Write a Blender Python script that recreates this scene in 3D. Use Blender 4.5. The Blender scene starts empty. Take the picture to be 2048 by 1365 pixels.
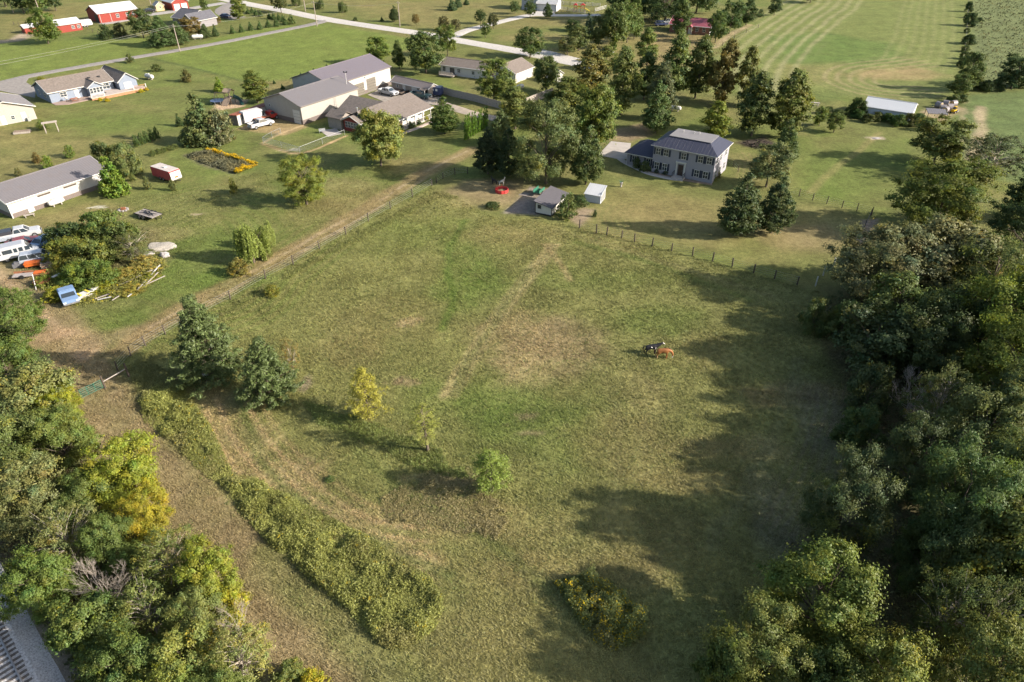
import bpy, math, random
import numpy as np
from mathutils import Vector, Matrix
R = math.radians
random.seed(7)
rng = np.random.default_rng(11)
sc = bpy.context.scene
col = sc.collection

# ------------------------------------------------------------------ camera
H = 49.0                       # metres above the fields
PITCH = R(35.0)
F = 1365.33                    # focal length in photograph pixels (24 mm on a 36 mm frame)
SP, CP = math.sin(PITCH), math.cos(PITCH)
cam = bpy.data.cameras.new('camera')
cam.lens = 24.0
cam.sensor_width = 36.0
cam.clip_start = 0.5
cam.clip_end = 8000
camo = bpy.data.objects.new('camera', cam)
camo.location = (0, 0, H)
camo.rotation_euler = (math.pi / 2 - PITCH, 0, 0)
col.objects.link(camo)
sc.camera = camo

# ------------------------------------------------------------------ light
SUN_AZ, SUN_EL = R(-12.0), R(25.0)
w = bpy.data.worlds.new('World')
sc.world = w
w.use_nodes = True
wn = w.node_tree
sky = wn.nodes.new('ShaderNodeTexSky')
sky.sky_type = 'NISHITA'
sky.sun_disc = False
sky.sun_elevation = SUN_EL
sky.sun_rotation = math.pi / 2 - SUN_AZ
sky.air_density = 1.2
sky.dust_density = 2.5
bg = wn.nodes['Background']
wn.links.new(sky.outputs[0], bg.inputs[0])
bg.inputs[1].default_value = 0.095
sd = Vector((math.cos(SUN_EL) * math.cos(SUN_AZ), math.cos(SUN_EL) * math.sin(SUN_AZ), math.sin(SUN_EL)))
sl = bpy.data.lights.new('sun', 'SUN')
sl.energy = 5.0
sl.angle = R(0.55)
sl.color = (1.0, 0.91, 0.79)
slo = bpy.data.objects.new('sun', sl)
slo.rotation_euler = (-sd).to_track_quat('-Z', 'Y').to_euler()
slo.location = (200, -40, 120)
col.objects.link(slo)
sc.view_settings.view_transform = 'Standard'
sc.view_settings.look = 'None'
sc.view_settings.gamma = 1.0
sc.view_settings.exposure = 1.27
sc.view_settings.use_curve_mapping = False
try:
    sc.cycles.use_denoising = True
    sc.cycles.max_bounces = 6
    sc.cycles.diffuse_bounces = 4
    sc.cycles.glossy_bounces = 2
    sc.cycles.transmission_bounces = 3
    sc.cycles.transparent_max_bounces = 6
    sc.cycles.use_adaptive_sampling = True
    sc.cycles.adaptive_threshold = 0.02
except Exception:
    pass

# ------------------------------------------------------------------ place finding
def at(px, py, z=0.0):
    """the point at height z that the photograph shows at this pixel"""
    u, v = (px - 1024) / F, (py - 682.5) / F
    d = (H - z) / (SP + v * CP)
    return Vector((u * d, d * (CP - v * SP), z))

def depth(p):
    return p[1] * CP + (H - p[2]) * SP

# ------------------------------------------------------------------ materials
MATS = {}
def nodes_of(name):
    m = bpy.data.materials.new(name)
    m.use_nodes = True
    nt = m.node_tree
    b = nt.nodes['Principled BSDF']
    return m, nt, b

def mat(name, c=(), rough=0.7, metal=0.0, var=0.12, scale=3.0, bump=0.0, ribs=None, spec=0.3, dirt=0.0):
    """painted or raw surface: base colour with soft uneven wear; ribs=(axis, period) adds fine rolled ribs"""
    if name in MATS:
        return MATS[name]
    m, nt, b = nodes_of(name)
    N, L = nt.nodes, nt.links
    tc = N.new('ShaderNodeTexCoord')
    n = N.new('ShaderNodeTexNoise'); n.inputs['Scale'].default_value = scale; n.inputs['Detail'].default_value = 5
    L.new(tc.outputs['Object'], n.inputs['Vector'])
    mr = N.new('ShaderNodeMapRange'); mr.inputs[1].default_value = 0.25; mr.inputs[2].default_value = 0.75
    mr.inputs[3].default_value = 1 - var; mr.inputs[4].default_value = 1 + var
    L.new(n.outputs[0], mr.inputs[0])
    mx = N.new('ShaderNodeVectorMath'); mx.operation = 'SCALE'
    mx.inputs[0].default_value = c
    L.new(mr.outputs[0], mx.inputs['Scale'])
    src = mx.outputs[0]
    if dirt:
        n2 = N.new('ShaderNodeTexNoise'); n2.inputs['Scale'].default_value = 0.9; n2.inputs['Detail'].default_value = 8
        L.new(tc.outputs['Object'], n2.inputs['Vector'])
        m2 = N.new('ShaderNodeMapRange'); m2.inputs[1].default_value = 0.5; m2.inputs[2].default_value = 0.75
        m2.inputs[4].default_value = dirt
        L.new(n2.outputs[0], m2.inputs[0])
        mm = N.new('ShaderNodeMix'); mm.data_type = 'RGBA'
        L.new(m2.outputs[0], mm.inputs[0]); L.new(src, mm.inputs[6])
        mm.inputs[7].default_value = (0.14, 0.10, 0.07, 1)
        src = mm.outputs[2]
    L.new(src, b.inputs['Base Color'])
    b.inputs['Roughness'].default_value = rough
    b.inputs['Metallic'].default_value = metal
    b.inputs['Specular IOR Level'].default_value = spec
    hsrc = None
    if ribs:
        ax, per = ribs
        wv = N.new('ShaderNodeTexWave'); wv.wave_type = 'BANDS'; wv.bands_direction = ax
        wv.inputs['Scale'].default_value = 1.0 / per * 0.3183 * 1.0
        wv.inputs['Distortion'].default_value = 0
        L.new(tc.outputs['Object'], wv.inputs['Vector'])
        pw = N.new('ShaderNodeMath'); pw.operation = 'POWER'; pw.inputs[1].default_value = 6
        L.new(wv.outputs['Fac'], pw.inputs[0])
        hsrc = pw.outputs[0]
        bd = 0.35
    elif bump:
        hsrc = n.outputs[0]; bd = bump
    if hsrc is not None:
        bp = N.new('ShaderNodeBump'); bp.inputs['Strength'].default_value = bd; bp.inputs['Distance'].default_value = 0.05
        L.new(hsrc, bp.inputs['Height'])
        L.new(bp.outputs[0], b.inputs['Normal'])
    MATS[name] = m
    return m

def leaf_mat(name, trans=0.35, rough=0.55):
    """foliage: the object's colour times the clump's own tint, thin enough to let light through"""
    m, nt, b = nodes_of(name)
    N, L = nt.nodes, nt.links
    oi = N.new('ShaderNodeObjectInfo')
    a = N.new('ShaderNodeAttribute'); a.attribute_name = 'tint'
    mx = N.new('ShaderNodeMix'); mx.data_type = 'RGBA'; mx.blend_type = 'MULTIPLY'; mx.inputs[0].default_value = 1
    L.new(oi.outputs['Color'], mx.inputs[6]); L.new(a.outputs['Color'], mx.inputs[7])
    d = N.new('ShaderNodeBsdfDiffuse'); t = N.new('ShaderNodeBsdfTranslucent')
    L.new(mx.outputs[2], d.inputs[0]); L.new(mx.outputs[2], t.inputs[0])
    s = N.new('ShaderNodeMixShader'); s.inputs[0].default_value = trans
    L.new(d.outputs[0], s.inputs[1]); L.new(t.outputs[0], s.inputs[2])
    g = N.new('ShaderNodeBsdfGlossy'); g.inputs['Roughness'].default_value = rough; g.inputs[0].default_value = (0.9, 0.95, 1, 1)
    s2 = N.new('ShaderNodeMixShader'); s2.inputs[0].default_value = 0.015
    L.new(s.outputs[0], s2.inputs[1]); L.new(g.outputs[0], s2.inputs[2])
    L.new(s2.outputs[0], N['Material Output'].inputs[0])
    N.remove(b)
    MATS[name] = m
    return m
LEAF = leaf_mat('leaf', 0.42)
NEEDLE = leaf_mat('needle', 0.22, 0.5)
BARK = mat('bark', (0.10, 0.08, 0.06), 0.9, var=0.35, scale=6, bump=0.5)
PALEBARK = mat('pale_bark', (0.30, 0.26, 0.22), 0.9, var=0.25, scale=6, bump=0.5)

# ------------------------------------------------------------------ objects
def thing(name, label, cat, loc=(0, 0, 0), rz=0.0, group=None):
    o = bpy.data.objects.new(name, None)
    o.empty_display_size = 0.3
    o.location = loc
    o.rotation_euler = (0, 0, rz)
    col.objects.link(o)
    o['label'] = label
    o['category'] = cat
    if group:
        o['group'] = group
    return o

def tag(o, label=None, cat=None, group=None, kind=None):
    if label: o['label'] = label
    if cat: o['category'] = cat
    if group: o['group'] = group
    if kind: o['kind'] = kind
    return o

def link(name, me, parent=None, m=None):
    o = bpy.data.objects.new(name, me)
    if m is not None and not me.materials:
        me.materials.append(m)
    col.objects.link(o)
    if parent is not None:
        o.parent = parent
    return o

class MB:
    """collects simple solids and links them as one mesh"""
    def __init__(s):
        s.v, s.f = [], []
    def add(s, vs, fs):
        k = len(s.v)
        s.v += [tuple(p) for p in vs]
        s.f += [tuple(k + i for i in f) for f in fs]
        return s
    def box(s, x0, x1, y0, y1, z0, z1):
        return s.add([(x0, y0, z0), (x1, y0, z0), (x1, y1, z0), (x0, y1, z0), (x0, y0, z1), (x1, y0, z1), (x1, y1, z1), (x0, y1, z1)],
                     [(3, 2, 1, 0), (4, 5, 6, 7), (0, 1, 5, 4), (1, 2, 6, 5), (2, 3, 7, 6), (3, 0, 4, 7)])
    def hexa(s, b, t):
        """solid between a bottom and a top quad"""
        return s.add(list(b) + list(t), [(3, 2, 1, 0), (4, 5, 6, 7), (0, 1, 5, 4), (1, 2, 6, 5), (2, 3, 7, 6), (3, 0, 4, 7)])
    def prism(s, prof, y0, y1, axis='y'):
        """a closed (a, z) outline pushed from y0 to y1"""
        n = len(prof)
        if axis == 'y':
            vs = [(a, y0, z) for a, z in prof] + [(a, y1, z) for a, z in prof]
        else:
            vs = [(y0, a, z) for a, z in prof] + [(y1, a, z) for a, z in prof]
        fs = [tuple(range(n - 1, -1, -1)), tuple(range(n, 2 * n))] + [(i, (i + 1) % n, n + (i + 1) % n, n + i) for i in range(n)]
        return s.add(vs, fs)
    def slab(s, pts, t):
        """a flat sheet of thickness t under the given corners"""
        n = len(pts)
        vs = [tuple(p) for p in pts] + [(p[0], p[1], p[2] - t) for p in pts]
        fs = [tuple(range(n)), tuple(range(2 * n - 1, n - 1, -1))] + [(i, n + i, n + (i + 1) % n, (i + 1) % n) for i in range(n)]
        return s.add(vs, fs)
    def tube(s, a, b, ra, rb=None, n=6):
        rb = ra if rb is None else rb
        a, b = Vector(a), Vector(b)
        d = (b - a)
        if d.length < 1e-6:
            return s
        q = d.to_track_quat('Z', 'Y')
        vs = []
        for p, r in ((a, ra), (b, rb)):
            for i in range(n):
                t = 2 * math.pi * i / n
                vs.append(p + q @ Vector((math.cos(t) * r, math.sin(t) * r, 0)))
        fs = [(i, (i + 1) % n, n + (i + 1) % n, n + i) for i in range(n)] + [tuple(range(n - 1, -1, -1)), tuple(range(n, 2 * n))]
        return s.add(vs, fs)
    def wheel(s, c, r, wd, axis='y', n=14):
        c = Vector(c); h = wd / 2
        d = Vector((0, h, 0)) if axis == 'y' else Vector((h, 0, 0))
        return s.tube(c - d, c + d, r, r, n)
    def mesh(s, name):
        me = bpy.data.meshes.new(name)
        me.from_pydata(s.v, [], s.f)
        me.update()
        return me
    def build(s, name, m, parent=None, bevel=0.0, seg=2, smooth=False):
        me = s.mesh(name)
        if bevel:
            import bmesh
            bm = bmesh.new(); bm.from_mesh(me)
            bmesh.ops.recalc_face_normals(bm, faces=bm.faces)
            bmesh.ops.bevel(bm, geom=list(bm.edges), offset=bevel, segments=seg, affect='EDGES', profile=0.6, clamp_overlap=True)
            bm.to_mesh(me); bm.free()
        if smooth:
            me.polygons.foreach_set('use_smooth', [True] * len(me.polygons))
        return link(name, me, parent, m)

def np_mesh(name, V, Fq, tint=None, smooth=False):
    """mesh from numpy arrays; every face has the same number of corners"""
    me = bpy.data.meshes.new(name)
    nv, nf, k = len(V), len(Fq), Fq.shape[1]
    me.vertices.add(nv); me.vertices.foreach_set('co', np.ascontiguousarray(V, np.float32).ravel())
    me.loops.add(nf * k); me.loops.foreach_set('vertex_index', np.ascontiguousarray(Fq, np.int32).ravel())
    me.polygons.add(nf); me.polygons.foreach_set('loop_start', np.arange(0, nf * k, k, dtype=np.int32))
    if smooth:
        me.polygons.foreach_set('use_smooth', np.ones(nf, bool))
    me.update(calc_edges=True)
    if tint is not None:
        at_ = me.attributes.new('tint', 'FLOAT_COLOR', 'POINT')
        c4 = np.ones((nv, 4), np.float32); c4[:, :3] = tint
        at_.data.foreach_set('color', c4.ravel())
    return me

# ------------------------------------------------------------------ the ground and what grows low on it
_tab = np.random.default_rng(5).random((257, 257))
def vnoise(x, y, s, seed=0):
    x = np.asarray(x) / s + 37.7 * seed + 1000; y = np.asarray(y) / s + 11.3 * seed + 1000
    xi, yi = np.floor(x).astype(int), np.floor(y).astype(int)
    fx, fy = x - xi, y - yi
    fx = fx * fx * (3 - 2 * fx); fy = fy * fy * (3 - 2 * fy)
    a = _tab[xi % 256, yi % 256]; b = _tab[(xi + 1) % 256, yi % 256]
    c = _tab[xi % 256, (yi + 1) % 256]; d = _tab[(xi + 1) % 256, (yi + 1) % 256]
    return (a * (1 - fx) + b * fx) * (1 - fy) + (c * (1 - fx) + d * fx) * fy
def fbm(x, y, s, seed=0, o=4):
    t, amp, tot = 0, 1.0, 0
    for i in range(o):
        t = t + amp * vnoise(x, y, s / 2 ** i, seed + i); tot += amp; amp *= 0.55
    return t / tot
def sstep(a, b, x):
    t = np.clip((x - a) / (b - a), 0, 1)
    return t * t * (3 - 2 * t)
def W(pts):
    return np.array([[p.x, p.y] for p in (at(*q) for q in pts)])
def smooth_line(pts, n=6):
    pts = np.asarray(pts, float)
    P = np.vstack([2 * pts[0] - pts[1], pts, 2 * pts[-1] - pts[-2]])
    out = []
    for i in range(1, len(P) - 2):
        for t in np.linspace(0, 1, n, endpoint=False):
            a, b, c, d = P[i - 1], P[i], P[i + 1], P[i + 2]
            out.append(0.5 * (2 * b + (c - a) * t + (2 * a - 5 * b + 4 * c - d) * t * t + (3 * b - a - 3 * c + d) * t ** 3))
    out.append(P[-2])
    return np.array(out)
def dist_line(X, Y, L):
    """distance to a polyline, and the signed side of the nearest piece"""
    best = np.full(X.shape, 1e9); side = np.zeros(X.shape)
    for (ax, ay), (bx, by) in zip(L[:-1], L[1:]):
        dx, dy = bx - ax, by - ay
        q = dx * dx + dy * dy + 1e-9
        t = np.clip(((X - ax) * dx + (Y - ay) * dy) / q, 0, 1)
        ex, ey = X - ax - t * dx, Y - ay - t * dy
        d = np.hypot(ex, ey)
        m = d < best
        best = np.where(m, d, best)
        side = np.where(m, np.sign(dx * ey - dy * ex), side)
    return best, side
def in_poly(X, Y, P):
    ins = np.zeros(X.shape, bool)
    n = len(P)
    for i in range(n):
        (ax, ay), (bx, by) = P[i], P[(i + 1) % n]
        cnd = ((ay > Y) != (by > Y)) & (X < (bx - ax) * (Y - ay) / (by - ay + 1e-12) + ax)
        ins ^= cnd
    return ins
def sdf_poly(X, Y, P):
    d, _ = dist_line(X, Y, np.vstack([P, P[:1]]))
    return np.where(in_poly(X, Y, P), -d, d)

LAWN = np.array((0.110, 0.119, 0.038)); DRY = np.array((0.185, 0.148, 0.064)); LUSH = np.array((0.092, 0.128, 0.028))
PAST = np.array((0.152, 0.150, 0.052)); TAN = np.array((0.24, 0.185, 0.095)); BROWN = np.array((0.188, 0.147, 0.078))
HAY = np.array((0.115, 0.145, 0.034)); SOIL = np.array((0.11, 0.08, 0.05)); GRAV = np.array((0.34, 0.31, 0.27)); PALE = np.array((0.42, 0.36, 0.28))

PASTURE = [(238, 742), (331, 667), (461, 597), (586, 528), (737, 442), (865, 372), (985, 432), (1075, 440), (1159, 454), (1343, 500),
           (1640, 584), (1720, 760), (1710, 950), (1650, 1100), (1520, 1365), (1500, 1500), (700, 1500), (620, 1365), (480, 1180), (330, 960), (255, 800)]
HAYF = [(1395, 175), (1440, 110), (1560, 0), (1640, -40), (1945, -40), (1925, 60), (1915, 190), (1830, 200), (1720, 196), (1530, 190)]
WOODR = [(1640, 600), (1700, 560), (1800, 520), (2100, 440), (2300, 900), (2100, 1600), (1480, 1500), (1560, 1260), (1690, 1010), (1700, 800)]
WOODL = [(-200, 700), (60, 700), (150, 800), (190, 900), (280, 1010), (400, 1180), (520, 1320), (580, 1500), (160, 1500), (60, 1250), (-20, 1120), (-200, 900)]
LAYERS = []
def lay(kind, pts, c, k=1.0, soft=1.0, width=1.0, warp=0.8, ws=4.0, **kw):
    LAYERS.append((kind, pts, np.array(c), k, soft, width, warp, ws, kw))
# wide areas first
lay('poly', [(-300, 95), (300, 74), (352, 99), (200, 128), (-300, 230)], HAY, 0.9, 3)
lay('poly', [(310, 117), (480, 62), (640, 46), (862, 84), (740, 126), (600, 158), (492, 163)], HAY, 0.95, 1.5)
lay('poly', [(492, 166), (600, 160), (742, 128), (800, 140), (620, 190), (560, 200)], DRY, 0.6, 2.5)
lay('poly', [(640, 0), (1000, 0), (1300, 30), (1330, 100), (1000, 60), (820, 50)], DRY, 0.42, 8, ws=14)
lay('poly', [(0, 30), (200, 5), (330, 0), (300, 25), (170, 45), (0, 80)], DRY, 0.45, 6, ws=12)
lay('poly', [(990, 70), (1260, 70), (1330, 160), (1180, 150)], DRY, 0.5, 6, ws=12)
lay('poly', [(1290, 60), (1440, 70), (1400, 130), (1290, 130)], (0.21, 0.15, 0.08), 0.6, 5, ws=9)
lay('poly', [(1215, 380), (1440, 395), (1720, 430), (1690, 510), (1500, 525), (1200, 450)], DRY, 0.38, 6, warp=5, ws=9)
lay('poly', [(1590, 310), (1810, 280), (1830, 350), (1700, 410), (1600, 390)], LUSH, 0.55, 5, ws=8)
lay('poly', [(1925, 190), (2300, 160), (2300, 420), (1900, 340)], (0.088, 0.118, 0.042), 0.95, 2)
lay('poly', [(1945, -40), (2300, -40), (2300, 160), (1935, 180)], (0.112, 0.132, 0.055), 0.95, 2)
lay('poly', HAYF, (0.120, 0.140, 0.043), 0.95, 1.5)
lay('poly', [(1530, 72), (1640, 66), (1800, 90), (1810, 130), (1560, 126)], (0.085, 0.125, 0.032), 0.85, 4, warp=4, ws=9)
lay('poly', [(1560, 128), (1680, 130), (1700, 165), (1560, 178)], DRY, 0.35, 5, warp=4, ws=9)
lay('swath', [(1690, -60), (1640, 0), (1590, 35), (1530, 78), (1480, 125), (1450, 190)], (0.22, 0.21, 0.105), 0.75, 1.5, 19.0, per=4.0, poly=HAYF)
lay('swath', [(1872, -60), (1858, 0), (1850, 60), (1838, 110), (1800, 150)], (0.19, 0.19, 0.08), 0.5, 1.5, 11.0, per=3.0, poly=HAYF)
lay('swath', [(1860, 120), (1790, 130), (1720, 140), (1700, 160), (1740, 178), (1830, 186), (1900, 184)], (0.23, 0.195, 0.10), 0.65, 1.5, 9.0, per=3.2, poly=HAYF)
lay('blob', [(1790, 148)], (0.23, 0.17, 0.085), 0.75, 0.6, 15.0, asp=(1.5, 0.8))
lay('swath', [(1612, 186), (1700, 202)], (0.07, 0.10, 0.03), 0.7, 1.0, 7.0, per=2.6, poly=None)
lay('poly', PASTURE, PAST, 0.95, 1.2)
lay('poly', WOODR, (0.085, 0.072, 0.040), 0.85, 2.0, warp=2.5)
lay('poly', WOODL, (0.085, 0.062, 0.036), 0.9, 2.0, warp=2.0)
# lawns: dry worn patches and lush ones
for x, y, r, c, k in [(700, 400, 9, DRY, .55), (690, 370, 6, TAN, .3), (820, 330, 7, DRY, .5), (400, 330, 10, LUSH, .5), (350, 560, 9, LUSH, .75), (470, 555, 6, LUSH, .8),
                      (420, 480, 9, LUSH, .3), (100, 300, 16, DRY, .45), (40, 270, 12, DRY, .5), (330, 470, 5, TAN, .45), (150, 440, 9, DRY, .6), (270, 250, 14, LUSH, .4), (560, 330, 8, LUSH, .4),
                      (1330, 420, 8, DRY, .5), (1390, 470, 8, DRY, .4), (1080, 405, 5, DRY, .5), (960, 395, 7, TAN, .5), (1640, 470, 7, BROWN, .5), (1560, 470, 6, TAN, .4), (1150, 60, 12, LUSH, .5), (1085, 90, 10, LUSH, .6),
                      (330, 150, 18, LUSH, .35), (180, 250, 16, LUSH, .35)]:
    lay('blob', [(x, y)], c, k, 0.9, r, asp=(1.3, 0.9))
# the pasture
for x, y, r, c, k, a in [(940, 560, 6, LUSH, .8, (1, 2.2)), (980, 800, 7, LUSH, .75, (1.5, 1)), (1100, 860, 7, LUSH, .5, (1.5, 1)), (850, 470, 8, LUSH, .45, (1.5, 1)), (760, 640, 7, DRY, .35, (1.4, 1)),
                         (1060, 690, 6.5, TAN, .75, (1.2, 1.6)), (1140, 690, 6, BROWN, .7, (1, 1.2)), (1010, 470, 7, DRY, .5, (1.6, .7)), (690, 700, 4, DRY, .4, (1.5, 1)), (820, 645, 1.6, TAN, .8, (1.3, 1)),
                         (812, 762, 1.3, (.24, .17, .11), .6, (1.5, .7)), (1050, 832, 1.1, (.23, .165, .11), .5, (1.3, .7)), (1062, 866, .9, (.23, .165, .11), .5, (1.6, .6)), (615, 768, 1.2, (.26, .20, .16), .7, (.6, 1.6)),
                         (600, 945, 3.5, TAN, .6, (1.2, 1)), (690, 1035, 3.2, TAN, .55, (1.6, .7)), (520, 880, 2.4, TAN, .5, (.8, 1.6)), (880, 960, 1.8, (.27, .19, .12), .6, (2, .6)), (1000, 1050, 4, DRY, .45, (1.6, .8)), (900, 1040, 3.5, TAN, .35, (1.6, .8)),
                         (1130, 1140, 5, DRY, .5, (2, .6)), (1290, 1070, 5, DRY, .35, (1.6, 1)), (1250, 880, 6, DRY, .4, (1.3, 1)), (1330, 640, 6, LUSH, .5, (1.3, .8)), (1400, 700, 5, DRY, .3, (1, 1)),
                         (1570, 790, 4, (.20, .14, .07), .5, (1.8, .7)), (1480, 900, 5, TAN, .35, (1.5, .5)), (1650, 850, 5, (.15, .14, .09), .45, (.8, 2)), (1560, 1060, 4, (.16, .145, .10), .45, (.8, 2)), (1380, 960, 4, DRY, .5, (1.6, .6)),
                         (1000, 1230, 6, DRY, .22, (1, 1.3)), (960, 1310, 5, DRY, .25, (1.3, 1)), (1200, 1330, 4, DRY, .25, (1.5, .7)), (1180, 560, 8, LUSH, .35, (2, .6)), (1280, 790, 5, TAN, .25, (.7, 1.4)), (720, 1100, 2, SOIL, .3, (2, .5))]:
    lay('blob', [(x, y)], c, k, 1.0, r, asp=a)
for k_, off in ((0.75, 0), (0.65, 1.7)):
    lay('line', [(1100 + off * 8, 490), (1060 + off * 9, 540), (1000 + off * 10, 620), (945 + off * 10, 700), (890 + off * 10, 790)], (0.25, 0.21, 0.10), k_ * 1.25, 0.6, 0.45, warp=0.3)
lay('line', [(1090, 490), (1115, 520), (1140, 560)], TAN, 0.6, 0.5, 0.35, warp=0.2)
lay('line', [(420, 770), (470, 900), (560, 1000), (680, 1080), (860, 1130)], (0.24, 0.18, 0.09), 0.55, 1.2, 1.2, warp=0.5)
lay('swath', [(430, 780), (480, 900), (580, 1000), (700, 1080), (900, 1120)], (0.29, 0.22, 0.115), 0.95, 1.0, 4.2, per=1.4, poly=None)
lay('swath', [(1690, 760), (1680, 860), (1640, 980), (1560, 1120)], (0.17, 0.14, 0.10), 0.5, 1.0, 3.5, per=0.9, poly=None)
lay('swath', [(1000, 660), (1080, 700), (1140, 760)], (0.25, 0.19, 0.10), 0.45, 1.0, 5.0, per=0.8, poly=None)
lay('swath', [(1250, 400), (1225, 430), (1240, 470), (1330, 480)], DRY, 0.5, 1.0, 6.0, per=1.2, poly=None)
lay('swath', [(1480, 300), (1500, 330), (1490, 370)], TAN, 0.4, 1.0, 2.5, per=1.0, poly=None)
for q_, c_, k_ in [([(1120, 462), (1250, 500), (1400, 548), (1540, 592)], (.18, .165, .07), .45), ([(1150, 485), (1280, 520), (1420, 570), (1500, 600)], (.09, .12, .03), .5), ([(1060, 540), (990, 640), (935, 730), (905, 790)], (.085, .105, .03), .5),
                   ([(880, 470), (800, 560), (700, 640), (600, 700)], (.17, .16, .065), .3), ([(1180, 700), (1230, 820), (1240, 950), (1190, 1080)], (.17, .155, .065), .35), ([(640, 830), (740, 920), (860, 1010), (1000, 1100), (1100, 1180)], (.09, .115, .032), .5),
                   ([(470, 800), (540, 940), (640, 1030), (780, 1100), (900, 1150)], (.085, .11, .03), .6), ([(890, 540), (905, 600), (880, 660)], (.075, .115, .02), .7), ([(930, 440), (900, 500), (895, 560)], (.08, .12, .025), .6), ([(1600, 720), (1560, 840), (1500, 960), (1420, 1090)], (.15, .145, .07), .4)]:
    lay('line', q_, c_, k_, 0.6, 0.45, warp=0.6)
# mown stripes across the lawns
lay('swath', [(300, 560), (430, 600), (500, 540), (640, 440)], LUSH, 0.5, 1.0, 12.0, per=1.7, poly=None)
lay('swath', [(250, 470), (330, 430), (420, 400), (520, 420), (560, 470)], (0.17, 0.155, 0.062), 0.4, 1.0, 9.0, per=1.8, poly=None)
lay('swath', [(620, 300), (760, 360), (900, 300)], (0.165, 0.15, 0.06), 0.35, 1.0, 8.0, per=1.7, poly=None)
lay('swath', [(120, 250), (260, 215), (420, 200)], LUSH, 0.4, 1.0, 14.0, per=2.2, poly=None)
# tracks
lay('line', [(-120, 470), (-20, 545), (55, 600), (130, 680), (185, 780), (245, 880), (350, 1000), (460, 1125), (570, 1240), (700, 1390)], BROWN, 0.95, 1.6, 3.1, warp=0.8)
lay('line', [(540, 1110), (620, 1190), (720, 1290), (840, 1400)], (0.135, 0.14, 0.048), 0.75, 1.6, 1.3, warp=0.9)
lay('line', [(-60, 500), (40, 585), (120, 665), (170, 720)], (0.33, 0.24, 0.15), 0.75, 0.7, 0.45, warp=0.4)
lay('line', [(0, 690), (60, 680), (130, 670), (180, 700)], (0.30, 0.21, 0.13), 0.6, 1.2, 1.2, warp=0.7)
lay('line', [(130, 690), (210, 680), (290, 662)], BROWN, 0.8, 1.4, 1.6, warp=0.7)
lay('line', [(250, 700), (330, 640), (400, 603), (560, 515), (700, 437), (850, 346), (945, 300)], (0.20, 0.15, 0.075), 0.8, 1.0, 1.7, warp=0.6)
lay('line', [(300, 655), (395, 603), (560, 513), (700, 434), (745, 411), (850, 345), (935, 302)], (0.33, 0.26, 0.17), 0.6, 0.35, 0.24, warp=0.25, gaps=1)
lay('line', [(330, 655), (412, 610), (575, 520), (715, 440), (862, 350)], (0.30, 0.235, 0.15), 0.5, 0.35, 0.2, warp=0.25, gaps=1)
lay('line', [(1960, 215), (1962, 260), (1950, 300), (1945, 330)], (0.32, 0.25, 0.16), 0.75, 1.0, 0.9, warp=0.8)
lay('line', [(1935, 200), (1925, 260), (1920, 300)], (0.28, 0.22, 0.14), 0.5, 0.8, 0.7, warp=0.6, gaps=1)
lay('line', [(1620, 385), (1660, 345), (1720, 300), (1760, 265)], (0.22, 0.18, 0.08), 0.42, 0.6, 0.6, warp=0.3)
lay('line', [(1430, 95), (1460, 70), (1500, 50)], (0.33, 0.25, 0.16), 0.6, 1.0, 0.9, warp=0.4)
lay('line', [(-300, 90), (0, 84), (60, 66), (120, 60)], (0.30, 0.24, 0.18), 0.8, 1.2, 2.6, warp=0.6)
lay('line', [(-60, 1120), (10, 1200), (70, 1290), (130, 1380), (180, 1460)], (0.20, 0.165, 0.13), 0.85, 1.2, 1.5, warp=0.8)
# worn yards and beds
lay('poly', [(432, 205), (468, 198), (497, 200), (488, 214), (428, 222)], (0.36, 0.26, 0.17), 0.95, 0.3, warp=0.3)
lay('poly', [(470, 258), (520, 240), (590, 236), (614, 255), (566, 272), (545, 268)], (0.26, 0.19, 0.10), 0.85, 0.6, warp=0.6)
lay('poly', [(366, 310), (414, 299), (514, 330), (470, 350), (400, 330)], (0.105, 0.095, 0.055), 0.9, 0.3, warp=0.4)
lay('line', [(524, 287), (601, 307), (692, 272)], (0.36, 0.25, 0.14), 0.9, 0.2, 0.32, warp=0.15)
lay('line', [(524, 287), (560, 268), (612, 249)], (0.36, 0.27, 0.15), 0.8, 0.3, 0.35, warp=0.2)
lay('blob', [(588, 300)], (0.34, 0.32, 0.28), 0.6, 0.6, 1.6, asp=(1.5, .8))
lay('poly', [(1006, 427), (1062, 373), (1108, 380), (1078, 430)], (0.20, 0.17, 0.15), 0.9, 0.6, warp=0.4)
lay('poly', [(930, 360), (1040, 362), (1065, 385), (1000, 412), (900, 385)], (0.20, 0.155, 0.085), 0.8, 2.0, warp=1.2)
lay('poly', [(1132, 432), (1165, 415), (1190, 420), (1160, 452)], (0.24, 0.18, 0.13), 0.8, 0.8, warp=0.6)
lay('poly', [(1210, 262), (1290, 245), (1310, 270), (1265, 285), (1215, 280)], (0.22, 0.16, 0.10), 0.75, 1.2, warp=1.0)
lay('poly', [(1470, 285), (1530, 272), (1560, 290), (1520, 300)], (0.07, 0.055, 0.04), 0.9, 1.0, warp=0.8)
lay('blob', [(1752, 276)], (0.35, 0.29, 0.22), 0.9, 0.6, 1.6, asp=(1.6, .8))
lay('poly', [(1840, 225), (1900, 205), (1930, 220), (1880, 245)], (0.28, 0.21, 0.14), 0.7, 1.0, warp=1.2)
lay('poly', [(70, 545), (210, 600), (340, 520), (300, 450), (110, 470), (20, 500)], (0.12, 0.105, 0.05), 0.7, 1.5, warp=1.2)
lay('blob', [(195, 415)], (0.55, 0.52, 0.46), 0.5, 0.5, 1.2, asp=(1.5, .6))
lay('blob', [(395, 428)], (0.33, 0.26, 0.19), 0.8, 0.6, 1.1, asp=(1.6, .7))
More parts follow.
